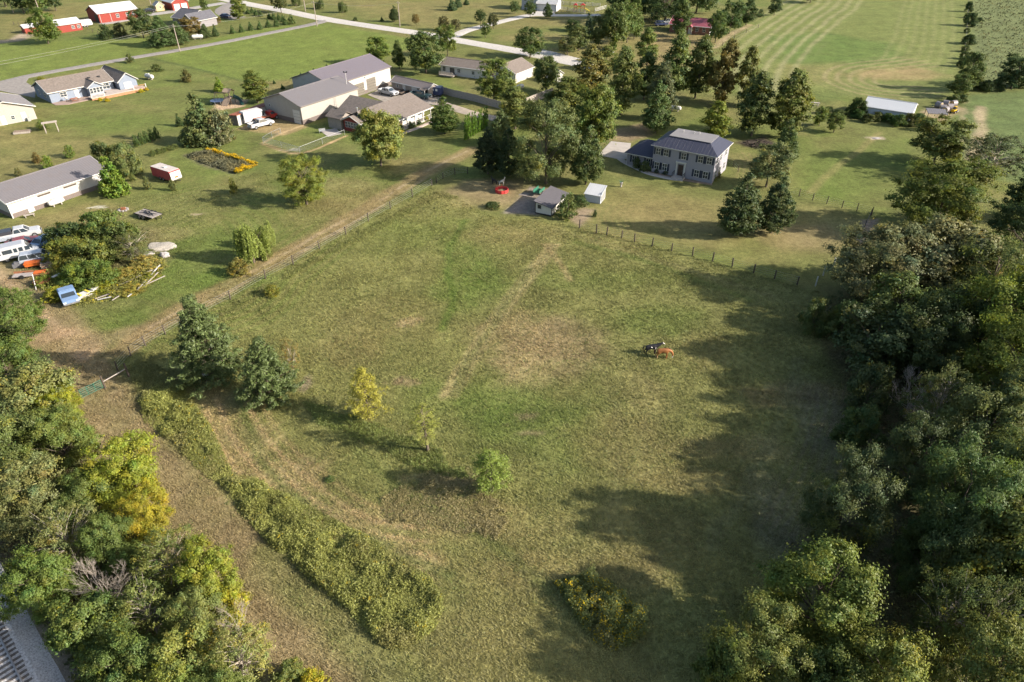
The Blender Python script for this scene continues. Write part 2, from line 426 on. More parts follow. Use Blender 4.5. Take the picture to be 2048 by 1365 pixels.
lay('poly', [(1725, 440), (1760, 438), (1725, 480), (1700, 505)], (0.26, 0.19, 0.15), 0.8, 0.6, warp=0.5)
lay('line', [(300, 117), (400, 140), (492, 164)], (0.055, 0.075, 0.025), 0.8, 0.5, 0.5, warp=0.3)

def prepare_layers():
    out = []
    for kind, pts, c, k, soft, width, warp, ws, kw in LAYERS:
        Wp = W(pts)
        if kind in ('line', 'swath') and len(Wp) > 2:
            Wp = smooth_line(Wp)
        pp = W(kw['poly']) if kw.get('poly') else None
        m = {'poly': 6 + soft + warp, 'line': width + soft + 4, 'swath': width + soft + 4, 'blob': width * 2.2 * max(kw.get('asp', (1, 1)))}[kind]
        out.append((kind, Wp, c, k, soft, width, warp, ws, kw, pp, (Wp[:, 0].min() - m, Wp[:, 0].max() + m, Wp[:, 1].min() - m, Wp[:, 1].max() + m)))
    return out
PL = prepare_layers()

def paint(X, Y):
    """what grows or lies at each place: its own colour"""
    X = np.asarray(X, float); Y = np.asarray(Y, float)
    n1 = fbm(X, Y, 22, 1); n2 = fbm(X, Y, 6, 9)
    d = sstep(0.42, 0.72, n1 * 0.6 + n2 * 0.4)[:, None]
    C = LAWN * (1 - 0.42 * d) + DRY * (0.42 * d)
    e = sstep(0.5, 0.7, fbm(X, Y, 11, 14))[:, None]
    C = C * (1 - 0.5 * e) + LUSH * 0.5 * e
    for i, (kind, Wp, c, k, soft, width, warp, ws, kw, pp, bb) in enumerate(PL):
        sel = np.nonzero((X > bb[0]) & (X < bb[1]) & (Y > bb[2]) & (Y < bb[3]))[0]
        if not len(sel):
            continue
        x, y = X[sel], Y[sel]
        wx = x + warp * 2 * (fbm(x, y, ws, 20 + i) - 0.5); wy = y + warp * 2 * (fbm(x, y, ws, 60 + i) - 0.5)
        if kind == 'poly':
            a = 1 - sstep(-soft, soft, sdf_poly(wx, wy, Wp))
            a = a * (0.72 + 0.56 * fbm(x, y, 5, 90 + i))
        elif kind == 'line':
            dd, _ = dist_line(wx, wy, Wp)
            a = 1 - sstep(width - soft * 0.5, width + soft, dd)
            a = a * (0.6 + 0.7 * fbm(x, y, 2.5, 90 + i))
            if kw.get('gaps'):
                a = a * sstep(0.42, 0.58, fbm(x, y, 5, 33 + i))
        elif kind == 'swath':
            dd, sg = dist_line(x + 0.4 * (fbm(x, y, 3, 5) - .5), y, Wp)
            band = 0.5 + 0.5 * np.cos(dd * sg * 2 * math.pi / kw['per'] + 2.5 * (fbm(x, y, 12, 8) - .5))
            a = (band ** 1.6) * (1 - sstep(width * 0.8, width + soft, dd)) * (0.5 + 0.9 * fbm(x, y, 4, 90 + i))
            de = np.minimum(np.hypot(x - Wp[0, 0], y - Wp[0, 1]), np.hypot(x - Wp[-1, 0], y - Wp[-1, 1]))
            a = a * sstep(0.02, 2.5, de - dd)
            if pp is not None:
                a = a * (1 - sstep(-1, 1, sdf_poly(x, y, pp)))
        else:
            ax, ay = kw.get('asp', (1, 1))
            rr = np.hypot((x - Wp[0, 0]) / ax, (y - Wp[0, 1]) / ay) / width
            rr = rr + (0.9 if width > 2.5 else 2.0) * (fbm(x, y, max(width * 0.7, 0.8), 40 + i) - 0.5)
            a = 1 - sstep(0.35, 0.35 + 0.8 * soft, rr)
            a = a * (0.45 + 0.95 * fbm(x, y, max(width * 0.25, 0.6), 90 + i))
        a = np.clip(a * k, 0, 1)[:, None]
        C[sel] = C[sel] * (1 - a) + c * a
    g = 0.78 + 0.44 * fbm(X, Y, 2.2, 77, 3)
    return C * g[:, None]

def axis_grid(pieces):
    out = [pieces[0][0]]
    for a, b, st in pieces:
        n = max(1, int(round((b - a) / st)))
        out += list(np.linspace(a, b, n + 1)[1:])
    return np.array(out)
gx = axis_grid([(-3000, -260, 200), (-260, -130, 1.5), (-130, -70, 0.8), (-70, 75, 0.56), (75, 120, 0.8), (120, 260, 1.5), (260, 3000, 200)])
gy = axis_grid([(-600, 10, 60), (10, 24, 2), (24, 125, 0.56), (125, 220, 0.9), (220, 350, 1.3), (350, 4000, 200)])
GX, GY = np.meshgrid(gx, gy)
nx_, ny_ = len(gx), len(gy)
GV = np.stack([GX.ravel(), GY.ravel(), np.zeros(GX.size)], 1)
GV[:, 2] = -0.03 + 0.05 * (fbm(GV[:, 0], GV[:, 1], 3.0, 3) - 0.5)
ii = np.arange(nx_ - 1)[None, :] + nx_ * np.arange(ny_ - 1)[:, None]
ii = ii.ravel()
GF = np.stack([ii, ii + 1, ii + nx_ + 1, ii + nx_], 1)
gm = np_mesh('ground', GV, GF, paint(GV[:, 0], GV[:, 1]), smooth=True)
def ground_mat():
    m, nt, b = nodes_of('ground')
    N, L = nt.nodes, nt.links
    a = N.new('ShaderNodeAttribute'); a.attribute_name = 'tint'
    geo = N.new('ShaderNodeNewGeometry')
    prev = a.outputs['Color']
    hs = []
    for s, lo, hi, dt in ((0.22, 0.84, 1.16, 4), (1.3, 0.68, 1.34, 7), (6.0, 0.70, 1.32, 5), (19.0, 0.72, 1.28, 3)):
        n = N.new('ShaderNodeTexNoise'); n.inputs['Scale'].default_value = s; n.inputs['Detail'].default_value = dt; n.inputs['Roughness'].default_value = 0.65
        L.new(geo.outputs['Position'], n.inputs['Vector'])
        r = N.new('ShaderNodeMapRange'); r.inputs[1].default_value = 0.28; r.inputs[2].default_value = 0.72; r.inputs[3].default_value = lo; r.inputs[4].default_value = hi
        L.new(n.outputs[0], r.inputs[0])
        v = N.new('ShaderNodeVectorMath'); v.operation = 'SCALE'
        L.new(prev, v.inputs[0]); L.new(r.outputs[0], v.inputs['Scale'])
        prev = v.outputs[0]
        hs.append(n.outputs[0])
    L.new(prev, b.inputs['Base Color'])
    b.inputs['Roughness'].default_value = 0.95
    b.inputs['Specular IOR Level'].default_value = 0.1
    b1 = N.new('ShaderNodeBump'); b1.inputs['Strength'].default_value = 0.8; b1.inputs['Distance'].default_value = 0.08
    L.new(hs[2], b1.inputs['Height'])
    b2 = N.new('ShaderNodeBump'); b2.inputs['Strength'].default_value = 0.6; b2.inputs['Distance'].default_value = 0.05
    L.new(hs[3], b2.inputs['Height']); L.new(b1.outputs[0], b2.inputs['Normal'])
    L.new(b2.outputs[0], b.inputs['Normal'])
    return m
tag(link('ground', gm, None, ground_mat()), kind='structure')
# ------------------------------------------------------------------ trees
def unit(v):
    return v / (np.linalg.norm(v, axis=1, keepdims=True) + 1e-9)
def leaves_mesh(name, C, Nn, size, tint, asp=0.62, rs=None):
    rs = rs or rng
    n = len(C)
    a = unit(np.cross(Nn, rs.normal(size=(n, 3))))
    b = np.cross(Nn, a)
    s = size[:, None]
    V = np.empty((n, 4, 3))
    V[:, 0] = C + a * s * 0.5; V[:, 1] = C + b * s * 0.5 * asp + a * s * 0.08
    V[:, 2] = C - a * s * 0.5; V[:, 3] = C - b * s * 0.5 * asp + a * s * 0.08
    Fq = np.arange(4 * n).reshape(n, 4)
    return np_mesh(name, V.reshape(-1, 3), Fq, np.repeat(tint, 4, 0))

def env_round(t):  return np.sqrt(np.clip(1 - ((t - 0.45) / 0.58) ** 2, 0.0, 1))
def env_oval(t):   return np.where(t < 0.35, 0.55 + 0.45 * np.sin(t / 0.35 * math.pi / 2), np.clip(1 - ((t - 0.35) / 0.66) ** 1.8, 0, 1))
def env_pear(t):   return np.where(t < 0.22, 0.45 + 0.55 * np.sin(t / 0.22 * math.pi / 2), np.clip(1 - ((t - 0.22) / 0.8) ** 1.35, 0.02, 1))
def env_cone(t):   return np.where(t < 0.1, 0.85 + 1.5 * t, np.clip(1.02 - (t - 0.1) / 0.92, 0.02, 1))
def env_dome(t):   return np.sqrt(np.clip(1 - (t / 1.02) ** 2, 0, 1))
def env_col(t):    return np.where(t < 0.45, 0.85 + 0.33 * t, np.clip(1 - ((t - 0.45) / 0.56) ** 1.7, 0.05, 1))

def crown(name, env, hgt, rad, z0, nclump, per, leaf, rclump, seed, lump=0.3, yel=0.0, flat=0.75, asp=0.62, surf=0.5, up=0.35, limbs=26, lobes=0, lobe_r=1.3, trunk_r=0.16, trunk_top=0.75):
    """one crown of leaf clumps on limbs, and its trunk"""
    rs = np.random.default_rng(seed)
    t = rs.random(nclump * 6)
    keep = rs.random(len(t)) < np.clip(env(t), 0, 1) ** 1.3
    t = t[keep][:nclump]
    k = len(t)
    ph = rs.random(k) * 2 * math.pi
    lob = 1 + lump * (np.sin(ph * 2 + seed + 3 * t) * 0.5 + np.sin(ph * 3 + 2.1 * seed + 7 * t) * 0.35 + np.sin(ph * 5 - seed + 11 * t) * 0.35)
    rho = rs.random(k) ** surf
    rr = rad * env(t) * lob * rho
    z = z0 + (hgt - z0) * (t + rs.normal(size=k) * 0.015)
    cc = np.stack([rr * np.cos(ph), rr * np.sin(ph), z], 1)
    lob_out = np.zeros((k, 3))
    if lobes:
        # limbs end in lobes of foliage with gaps between them
        lt = (np.arange(lobes) + 0.5 + 0.5 * rs.random(lobes)) / (lobes + 0.5)
        lp = np.arange(lobes) * 2.399 + rs.random(lobes) * 0.9
        le = rad * env(lt)
        lr = lobe_r * (0.65 + 0.7 * rs.random(lobes)) * np.clip(0.5 + 0.6 * env(lt), 0.4, 1.1)
        lrad = np.clip(le * (0.75 + 0.35 * rs.random(lobes)) - lr * 0.75, 0, None)
        lc = np.stack([lrad * np.cos(lp), lrad * np.sin(lp), np.clip(z0 + (hgt - z0) * lt, z0 + 0.4 * lr, hgt - 0.75 * lr)], 1)
        wgt = lr ** 2; li = rs.choice(lobes, k, p=wgt / wgt.sum())
        dv = unit(rs.normal(size=(k, 3)) + np.array([0, 0, 0.35]))
        dist = lr[li] * rs.random(k) ** 0.33
        cc = lc[li] + dv * dist[:, None] * np.array([1, 1, 0.8])
        lob_out = dv
    rc = rclump * (0.6 + 0.8 * rs.random(k))
    ctint = 0.80 + 0.4 * rs.random((k, 1)) * np.ones((1, 3))
    hue = rs.normal(size=(k, 1)) * 0.09
    ctint = ctint * np.concatenate([1 + hue, np.ones((k, 1)), 1 - 0.8 * hue], 1)
    if yel:
        y = (rs.random((k, 1)) < yel) * (0.5 + 0.5 * rs.random((k, 1)))
        ctint = ctint * (1 + y * np.array([[0.5, 0.28, -0.3]]))
    idx = np.repeat(np.arange(k), per)
    n = len(idx)
    g = rs.normal(size=(n, 3)); g = g / (np.linalg.norm(g, axis=1, keepdims=True) + 1e-9) * np.abs(rs.normal(size=(n, 1))) * 0.62
    g[:, 2] *= flat
    C = cc[idx] + g * rc[idx][:, None]
    C[:, 2] = np.maximum(C[:, 2], 0.12)
    out = np.stack([cc[idx, 0], cc[idx, 1], (cc[idx, 2] - (z0 + hgt) / 2) * 0.6], 1) / rad
    Nn = unit(0.7 * g + 0.4 * out + 0.6 * lob_out[idx] + np.array([0, 0, up]) + 0.55 * rs.normal(size=(n, 3)))
    size = leaf * (0.65 + 0.7 * rs.random(n))
    tint = ctint[idx] * (0.87 + 0.26 * rs.random((n, 1)))
    cm = leaves_mesh(name + '_crown', C, Nn, size, tint, asp, rs)
    b = MB()
    th = z0 + (hgt - z0) * trunk_top
    pts = [Vector((0, 0, -0.1))]
    for i in range(1, 6):
        pts.append(Vector((rs.normal() * 0.03 * hgt / 6, rs.normal() * 0.03 * hgt / 6, th * i / 5)))
    for i in range(5):
        b.tube(pts[i], pts[i + 1], trunk_r * (1.25 if i == 0 else 1 - 0.17 * i), trunk_r * (1 - 0.17 * (i + 1)), 7)
    order = rs.permutation(k)[:limbs]
    for j in order:
        e = Vector(cc[j]); zz = max(0.25 * hgt * rs.random() + z0 * 0.7, e.z - (0.5 + 0.6 * rs.random()) * math.hypot(e.x, e.y) - 0.3)
        zz = min(zz, th)
        p0 = Vector((0, 0, zz)); mid = p0.lerp(e, 0.5) + Vector((rs.normal() * .1, rs.normal() * .1, -0.08 * (e - p0).length * -1))
        r0 = trunk_r * 0.38
        b.tube(p0, mid, r0, r0 * 0.6, 5); b.tube(mid, e, r0 * 0.6, 0.015, 5)
    tm = b.mesh(name + '_trunk')
    return cm, tm, float(np.percentile(C[:, 2], 99.7)), float(np.percentile(np.hypot(C[:, 0], C[:, 1]), 96))

def pine(name, hgt, rad, seed, whorls=15, nb=6, leaf=0.34, dens=1.0, z0=0.8, sparse=0.0, env=env_cone, asp=0.28):
    rs = np.random.default_rng(seed)
    b = MB(); b.tube((0, 0, -0.1), (0, 0, hgt * 0.5), 0.20, 0.13, 8); b.tube((0, 0, hgt * 0.5), (0, 0, hgt * 0.98), 0.13, 0.02, 6)
    C, Nn, S, T = [], [], [], []
    for i in range(whorls):
        t = (i + 0.3) / whorls
        z = z0 + (hgt - z0) * t
        L0 = rad * float(env(np.array([t]))[0])
        a0 = rs.random() * 6.28
        for j in range(nb):
            if rs.random() < sparse: continue
            a = a0 + 6.28 * j / nb + rs.normal() * 0.22
            L = L0 * (0.7 + 0.45 * rs.random()) + 0.15
            rise = 0.16 * L * (0.4 + rs.random()) if t > 0.25 else -0.05 * L
            e = np.array([math.cos(a) * L, math.sin(a) * L, z + rise])
            b.tube((0, 0, z), e, 0.045, 0.012, 4)
            ctone = 0.75 + 0.5 * rs.random()
            for q in range(max(2, int(L * 3.2))):
                f = 0.3 + 0.72 * (q + rs.random()) / max(2, int(L * 3.2))
                c0 = np.array([0, 0, z]) * (1 - f) + e * f + rs.normal(size=3) * 0.10 * L * np.array([1, 1, .45])
                n = int(15 * dens)
                g = rs.normal(size=(n, 3)); g[:, 2] *= 0.55
                C.append(c0 + g * 0.17); Nn.append(unit(g * 0.6 + np.array([0, 0, 0.7]) + 0.6 * rs.normal(size=(n, 3))))
                S.append(leaf * (0.6 + 0.8 * rs.random(n))); T.append(np.ones((n, 3)) * ctone * (0.8 + 0.4 * rs.random((n, 1))))
    C = np.concatenate(C); Nn = np.concatenate(Nn); S = np.concatenate(S); T = np.concatenate(T)
    C[:, 2] = np.maximum(C[:, 2], 0.1)
    return leaves_mesh(name + '_crown', C, Nn, S, T, asp, rs), b.mesh(name + '_trunk'), hgt, rad * 1.05

def willow(name, hgt, rad, seed, strands=330):
    rs = np.random.default_rng(seed)
    b = MB(); b.tube((0, 0, -0.1), (0.1, 0, hgt * 0.45), 0.2, 0.14, 7)
    C, S, T = [], [], []
    for i in range(strands):
        gi = i % 17
        a = gi * 2.399 + rs.normal() * 0.22; q = min(1.0, ((gi * 0.618) % 1.0) ** 0.55 + 0.10 * rs.normal())
        q = max(0.02, q)
        r = rad * q * (0.8 + 0.25 * math.sin(gi * 5.1 + seed))
        ztop = hgt * (0.45 + 0.55 * math.sqrt(max(0, 1 - q * q))) * (0.86 + 0.14 * rs.random()) * (0.85 + 0.15 * math.sin(gi * 3.7))
        zbot = max(0.12, ztop - hgt * (0.12 + 0.7 * rs.random() * (0.4 + 0.6 * q)))
        n = int((ztop - zbot) * 16) + 4
        zz = np.linspace(ztop, zbot, n)
        f = np.linspace(0, 1, n)
        out = r + 0.25 * np.sin(f * 2.2) + 0.05 * rs.normal(size=n)
        C.append(np.stack([np.cos(a) * out + .05 * rs.normal(size=n), np.sin(a) * out + .05 * rs.normal(size=n), zz], 1))
        S.append(0.26 * (0.7 + 0.6 * rs.random(n))); T.append(np.ones((n, 3)) * (0.7 + 0.55 * rs.random()) * (0.85 + 0.3 * rs.random((n, 1))))
        if i % 8 == 0:
            b.tube((0.1, 0, hgt * 0.42), (math.cos(a) * r, math.sin(a) * r, ztop), 0.05, 0.015, 4)
    C = np.concatenate(C); S = np.concatenate(S); T = np.concatenate(T)
    Nn = unit(np.stack([C[:, 0] / rad, C[:, 1] / rad, 0.25 + 0.3 * rs.normal(size=len(C))], 1) + 0.5 * rs.normal(size=(len(C), 3)))
    return leaves_mesh(name + '_crown', C, Nn, S, T, 0.34, rs), b.mesh(name + '_trunk'), float(C[:, 2].max()), float(np.percentile(np.hypot(C[:, 0], C[:, 1]), 95))

def dead(name, hgt, seed, n0=9):
    rs = random.Random(seed)
    b = MB()
    def grow(p, d, L, r, lev):
        mid = p + d * L * 0.5 + Vector((rs.gauss(0, 1), rs.gauss(0, 1), rs.gauss(0, 1))) * L * 0.05
        e = p + d * L + Vector((rs.gauss(0, 1), rs.gauss(0, 1), rs.gauss(0, .6))) * L * 0.10
        b.tube(p, mid, r, r * 0.8, 4 if lev < 2 else 5); b.tube(mid, e, r * 0.8, r * 0.5, 4 if lev < 2 else 5)
        if lev <= 0: return
        for k in range(3 if lev > 1 else 3):
            nd = (d + Vector((rs.gauss(0, .42), rs.gauss(0, .42), rs.gauss(0.10, .28)))).normalized()
            grow(mid.lerp(e, rs.random()), nd, L * rs.uniform(0.5, 0.8), max(0.007, r * 0.62), lev - 1)
    b.tube((0, 0, -0.1), (0, 0, hgt * 0.3), 0.17, 0.13, 7)
    for i in range(n0):
        a = 6.28 * i / n0 + rs.gauss(0, .3)
        grow(Vector((0, 0, hgt * rs.uniform(0.15, 0.34))), Vector((math.cos(a) * .75, math.sin(a) * .75, rs.uniform(.5, 1.2))).normalized(), hgt * 0.33, 0.034, 4)
    return None, b.mesh(name + '_trunk'), hgt, hgt * 0.5

PROTO = {}
def protos():
    for i in range(4):
        PLH = [(0.17, 24, 1.15, 0.62, 34), (0.21, 17, 1.5, 0.5, 30), (0.235, 13, 1.75, 0.7, 26), (0.19, 20, 1.3, 0.42, 44)][i]
        PROTO['hi%d' % i] = crown('broad_tree', env_round, 9.0, 4.0, 1.0, 330, (200, 165, 140, 190)[i], PLH[0], 0.62, 100 + i, 0.36, 0.03 + 0.03 * i, surf=0.40, lobes=PLH[1], lobe_r=PLH[2], asp=PLH[3], limbs=PLH[4])
    for i in range(3):
        PROTO['md%d' % i] = crown('yard_tree', env_round, 9.0, 3.9, 1.5, 230, 70, 0.32, 0.70, 200 + i, 0.32, 0.05, surf=0.42, lobes=15, lobe_r=1.4)
    for i in range(3):
        PROTO['ov%d' % i] = crown('oval_tree', env_oval, 11.0, 3.1, 1.0, 260, 70, 0.33, 0.64, 300 + i, 0.25, 0.05, surf=0.42, limbs=20, lobes=22, lobe_r=1.15)
    for i in range(2):
        PROTO['pe%d' % i] = crown('pear_tree', env_pear, 10.0, 2.9, 1.0, 280, 75, 0.28, 0.52, 400 + i, 0.16, 0.0, surf=0.38)
    for i in range(2):
        PROTO['lo%d' % i] = crown('far_tree', env_round, 8.0, 3.5, 1.6, 150, 32, 0.44, 0.72, 500 + i, 0.28, 0.05, surf=0.45, limbs=12)
    for i in range(2):
        PROTO['sp%d' % i] = crown('feathery_tree', env_round, 8.0, 4.2, 1.6, 190, 80, 0.24, 0.75, 600 + i, 0.4, 0.05, asp=0.4, surf=0.5, flat=0.45, limbs=80)
    for i in range(2):
        PROTO['sh%d' % i] = crown('shrub', env_dome, 2.0, 1.25, 0.1, 100, 42, 0.155, 0.26, 700 + i, 0.28, 0.06, surf=0.42, trunk_r=0.05, limbs=12)
    for i in range(2):
        PROTO['th%d' % i] = crown('thicket', env_dome, 4.2, 3.0, 0.2, 240, 90, 0.20, 0.50, 720 + i, 0.4, 0.10, surf=0.42, trunk_r=0.07, limbs=22, lobes=14, lobe_r=0.95)
    PROTO['cn0'] = crown('cone_tree', env_cone, 5.0, 1.6, 0.1, 170, 55, 0.24, 0.36, 800, 0.08, 0.0, surf=0.32, trunk_r=0.09)
    PROTO['ar0'] = crown('arborvitae', env_col, 4.2, 0.62, 0.05, 120, 46, 0.15, 0.20, 820, 0.06, 0.0, surf=0.30, trunk_r=0.05, up=0.6, limbs=6)
    PROTO['pn0'] = pine('pine', 10.0, 3.6, 900, 17, 7, 0.34, 2.3, asp=0.26)
    PROTO['pn1'] = pine('pine', 8.0, 3.0, 901, 15, 7, 0.32, 2.2, asp=0.26)
    PROTO['ps0'] = pine('thin_pine', 6.2, 2.2, 902, 13, 7, 0.19, 2.2, 0.9, 0.10, env_pear)
    PROTO['ps1'] = pine('thin_pine', 6.5, 1.7, 903, 12, 6, 0.18, 1.5, 1.8, 0.15, env_oval)
    PROTO['ps2'] = pine('thin_pine', 5.0, 1.7, 904, 12, 7, 0.18, 2.4, 1.0, 0.08, env_oval)
    PROTO['wi0'] = willow('willow', 6.5, 2.3, 950)
    PROTO['dd0'] = dead('bare_tree', 6.0, 5)
    PROTO['dd1'] = dead('bare_tree', 6.0, 9, 11)
protos()

def tree_at(kind, p, h, wd, c, label, group=None, name=None, cat='tree', bark=None, rz=None):
    cm, tm, ph, pr = PROTO[kind]
    if name is None:
        name = {'pn': 'pine_tree', 'ps': 'pine_tree', 'wi': 'willow_tree', 'dd': 'bare_tree', 'sh': 'shrub', 'th': 'thicket_bush', 'cn': 'conifer', 'ar': 'arborvitae', 'pe': 'pear_tree'}.get(kind[:2], 'leafy_tree')
    if name in ('shrub', 'thicket_bush') and cat == 'tree':
        cat = 'shrub'
    o = thing(name, label, cat, (p[0], p[1], 0), random.random() * 6.28 if rz is None else rz, group)
    sx = wd / (2 * pr)
    e_ = random.uniform(.92, 1.09)
    o.scale = (sx * e_, sx / e_, h / ph)
    o.rotation_euler[0] = random.uniform(-.05, .05) if cat == 'tree' else 0
    o.rotation_euler[1] = random.uniform(-.05, .05) if cat == 'tree' else 0
    if cm is not None:
        k = link('crown', cm, o, NEEDLE if kind[:2] in ('pn', 'ps', 'cn', 'ar') else LEAF)
        k.color = (c[0] * 1.15, c[1] * 1.24, c[2] * 0.82, 1)
    link('trunk' if cat == 'tree' else 'stems', tm, o, bark or (PALEBARK if kind[:2] in ('dd', 'sp') else BARK))
    return o

def tree(kind, px, pyb, pyt, wpx, c, label, group=None, **kw):
    """a tree by its foot, its top and its spread in the photograph"""
    p = at(px, pyb)
    dl = math.atan2(H - 3, p.y)
    d = depth((0, p.y, 4))
    wd = wpx * d / F
    T = (pyb - pyt) * d / F
    lo, hi = 0.3, 40.0
    for _ in range(40):
        h = (lo + hi) / 2
        dd = depth((0, p.y, h * 0.6))
        ext = 0.6 * h * math.cos(dl) + math.sqrt((0.4 * h * math.cos(dl)) ** 2 + (wd / 2 * math.sin(dl) * 0.8) ** 2)
        if ext * F / dd > (pyb - pyt): hi = h
        else: lo = h
    return tree_at(kind, p, h, wd, c, label, group, **kw)

def treec(kind, px, py, h, wd, c, label, group=None, **kw):
    """a tree in a wood, by the middle of its crown and its size"""
    p = at(px, py, h * 0.6)
    return tree_at(kind, p, h, wd, c, label, group, **kw)

MID = (0.082, 0.108, 0.036); DARK = (0.052, 0.074, 0.034); YG = (0.150, 0.155, 0.034); OLIVE = (0.115, 0.118, 0.055); GREY = (0.135, 0.135, 0.075)
GOLD = (0.27, 0.215, 0.028); RUST = (0.150, 0.105, 0.045); BRIGHT = (0.095, 0.150, 0.024); BLUE = (0.066, 0.094, 0.056); LIME = (0.130, 0.165, 0.030)
# ------------------------------------------------------------------ roads, drives and the railway
def strip(name, pts_px, width, m, z=0.012, kind='structure', world=None):
    L = smooth_line(W(pts_px) if world is None else np.array(world), 8)
    T = np.gradient(L, axis=0); T /= np.linalg.norm(T, axis=1, keepdims=True) + 1e-9
    Nn = np.stack([-T[:, 1], T[:, 0]], 1)
    n = len(L)
    wv = width / 2 * (1 + 0.10 * (fbm(L[:, 0], L[:, 1], 6, 4) - 0.5) * 2)
    cols_ = []
    for f, dz in ((-1.0, -0.06), (-0.86, 0), (0, 0.02), (0.86, 0), (1.0, -0.06)):
        cols_.append(np.concatenate([L + Nn * (wv * f)[:, None], np.full((n, 1), z + dz)], 1))
    V = np.stack(cols_, 1).reshape(-1, 3)
    i = (np.arange(n - 1)[:, None] * 5 + np.arange(4)[None]).ravel()
    Fq = np.stack([i + 5, i + 6, i + 1, i], 1)[:, ::-1]
    return tag(link(name, np_mesh(name, V, np.ascontiguousarray(Fq), smooth=True), None, m), kind=kind)
def sheet(name, pts_px, m, z=0.02, t=0.12, kind='structure'):
    b = MB(); b.slab([(p.x, p.y, z) for p in (at(*q) for q in pts_px)], t)
    return tag(b.build(name, m), kind=kind)
GRAVEL = mat('white_gravel', (0.40, 0.375, 0.345), 0.95, var=0.25, scale=1.5, bump=0.4)
GREYLANE = mat('grey_gravel', (0.215, 0.195, 0.18), 0.95, var=0.25, scale=1.2, bump=0.4)
CONC = mat('concrete', (0.34, 0.31, 0.285), 0.9, var=0.12, scale=0.8)
BALLAST = mat('ballast', (0.42, 0.40, 0.385), 0.95, var=0.5, scale=9, bump=1.0)
strip('gravel_road', [(330, -26), (480, 5), (560, 20), (649, 38), (745, 53), (840, 67), (910, 80), (1035, 102), (1100, 116), (1205, 138)], 6.4, GRAVEL, 0.03)
strip('gravel_drive', [(905, 74), (935, 61), (985, 48), (1030, 37), (1060, 31), (1100, 31), (1160, 31), (1200, 30)], 4.6, GRAVEL, 0.05)
sheet('gravel_apron', [(1050, 32), (1076, 22), (1108, 23), (1112, 33)], GRAVEL, 0.04)
sheet('gravel_apron', [(1085, 100), (1110, 105), (1160, 118), (1120, 124), (1080, 110)], GRAVEL, 0.045)
strip('lane', [(-140, 195), (0, 166), (60, 152), (120, 141), (200, 127), (270, 115), (360, 100), (450, 84), (540, 66), (600, 54), (640, 45), (655, 38)], 4.2, GREYLANE, 0.02)
sheet('lane_apron', [(-20, 168), (60, 152), (52, 165), (72, 177), (70, 196), (-10, 180)], GREYLANE, 0.03)
strip('house_drive', [(478, 2), (462, 10), (448, 22), (462, 33), (478, 37)], 7.0, GREYLANE, 0.03)
strip('barn_drive', [(200, 48), (240, 42), (290, 31), (340, 24), (400, 14), (450, 6)], 6.0, mat('barn_gravel', (0.28, 0.265, 0.25), 0.95, var=0.2, scale=1.2, bump=0.3), 0.02)
sheet('gravel_yard', [(735, 190), (775, 172), (850, 182), (892, 200), (876, 212), (855, 208), (820, 196), (770, 205)], mat('yard_gravel', (0.25, 0.22, 0.19), 0.95, var=0.25, scale=1.0, bump=0.4), 0.03)
strip('farm_drive', [(870, 204), (905, 215), (940, 226), (985, 236), (1030, 244)], 3.6, mat('dusty_gravel', (0.30, 0.25, 0.20), 0.95, var=0.25, scale=1.0, bump=0.4), 0.035)
sheet('concrete_drive', [(1196, 311), (1222, 283), (1262, 287), (1258, 318), (1240, 319)], CONC, 0.03)
strip('front_walk', [(1240, 318), (1252, 326), (1272, 336), (1300, 348), (1340, 357), (1366, 361)], 1.3, CONC, 0.04)
sheet('garden_mulch', [(1256, 321), (1300, 343), (1370, 358), (1425, 366), (1424, 371), (1366, 362), (1300, 348), (1268, 334)], mat('mulch', (0.20, 0.15, 0.11), 0.95, var=0.3, scale=3, bump=0.5), 0.02, 0.1)
strip('porch_walk', [(775, 275), (800, 268), (830, 258), (865, 243)], 1.3, mat('walk', (0.42, 0.33, 0.27), 0.9, scale=1), 0.03)
sheet('patio_slab', [(640, 262), (672, 257), (683, 268), (656, 274)], CONC, 0.03)
sheet('hog_panel_pad', [(1037, 390), (1048, 385), (1062, 387), (1054, 393)], mat('pad', (0.23, 0.20, 0.18), 0.9), 0.02, 0.08)

# railway: ballast bed, rails and one sleeper after another
RA, RB_ = Vector((-62.0, 51.5, 0)), Vector((-31.0, 22.6, 0))
ra_dir = (RB_ - RA).normalized(); ra_n = Vector((-ra_dir.y, ra_dir.x, 0))
rail_mid = at(14, 1338)
rt = thing('railway_track', 'railway track with timber sleepers on pale ballast at the bottom left corner', 'railway', tuple(rail_mid), math.atan2(ra_dir.y, ra_dir.x))
b = MB(); b.prism([(-3.6, -0.05), (2.9, -0.05), (1.6, 0.385), (-1.9, 0.385)], -22, 12, 'x')
bl = b.build('ballast_bed', BALLAST, rt); bl.location = (0, -0.25, 0)
SLEEP = mat('sleeper', (0.115, 0.10, 0.09), 0.9, var=0.35, scale=4, bump=0.4)
RAIL = mat('rail_steel', (0.36, 0.33, 0.31), 0.4, 0.7, var=0.15)
sb = MB(); sb.box(-0.115, 0.115, -1.3, 1.3, 0, 0.16)
sme = sb.mesh('sleeper'); sme.materials.append(SLEEP)
for i in range(46):
    o = link('sleeper', sme, rt); o.location = (-12 + i * 0.5, -0.25 + random.uniform(-.04, .04), 0.255); o.rotation_euler = (0, 0, random.uniform(-.02, .02))
for s in (-0.72, 0.72):
    b = MB(); b.box(-22, 12, -0.07, 0.07, 0.41, 0.44); b.box(-22, 12, -0.02, 0.02, 0.44, 0.54); b.box(-22, 12, -0.037, 0.037, 0.54, 0.585)
    o = b.build('rail', RAIL, rt); o.location = (0, s - 0.25, 0)
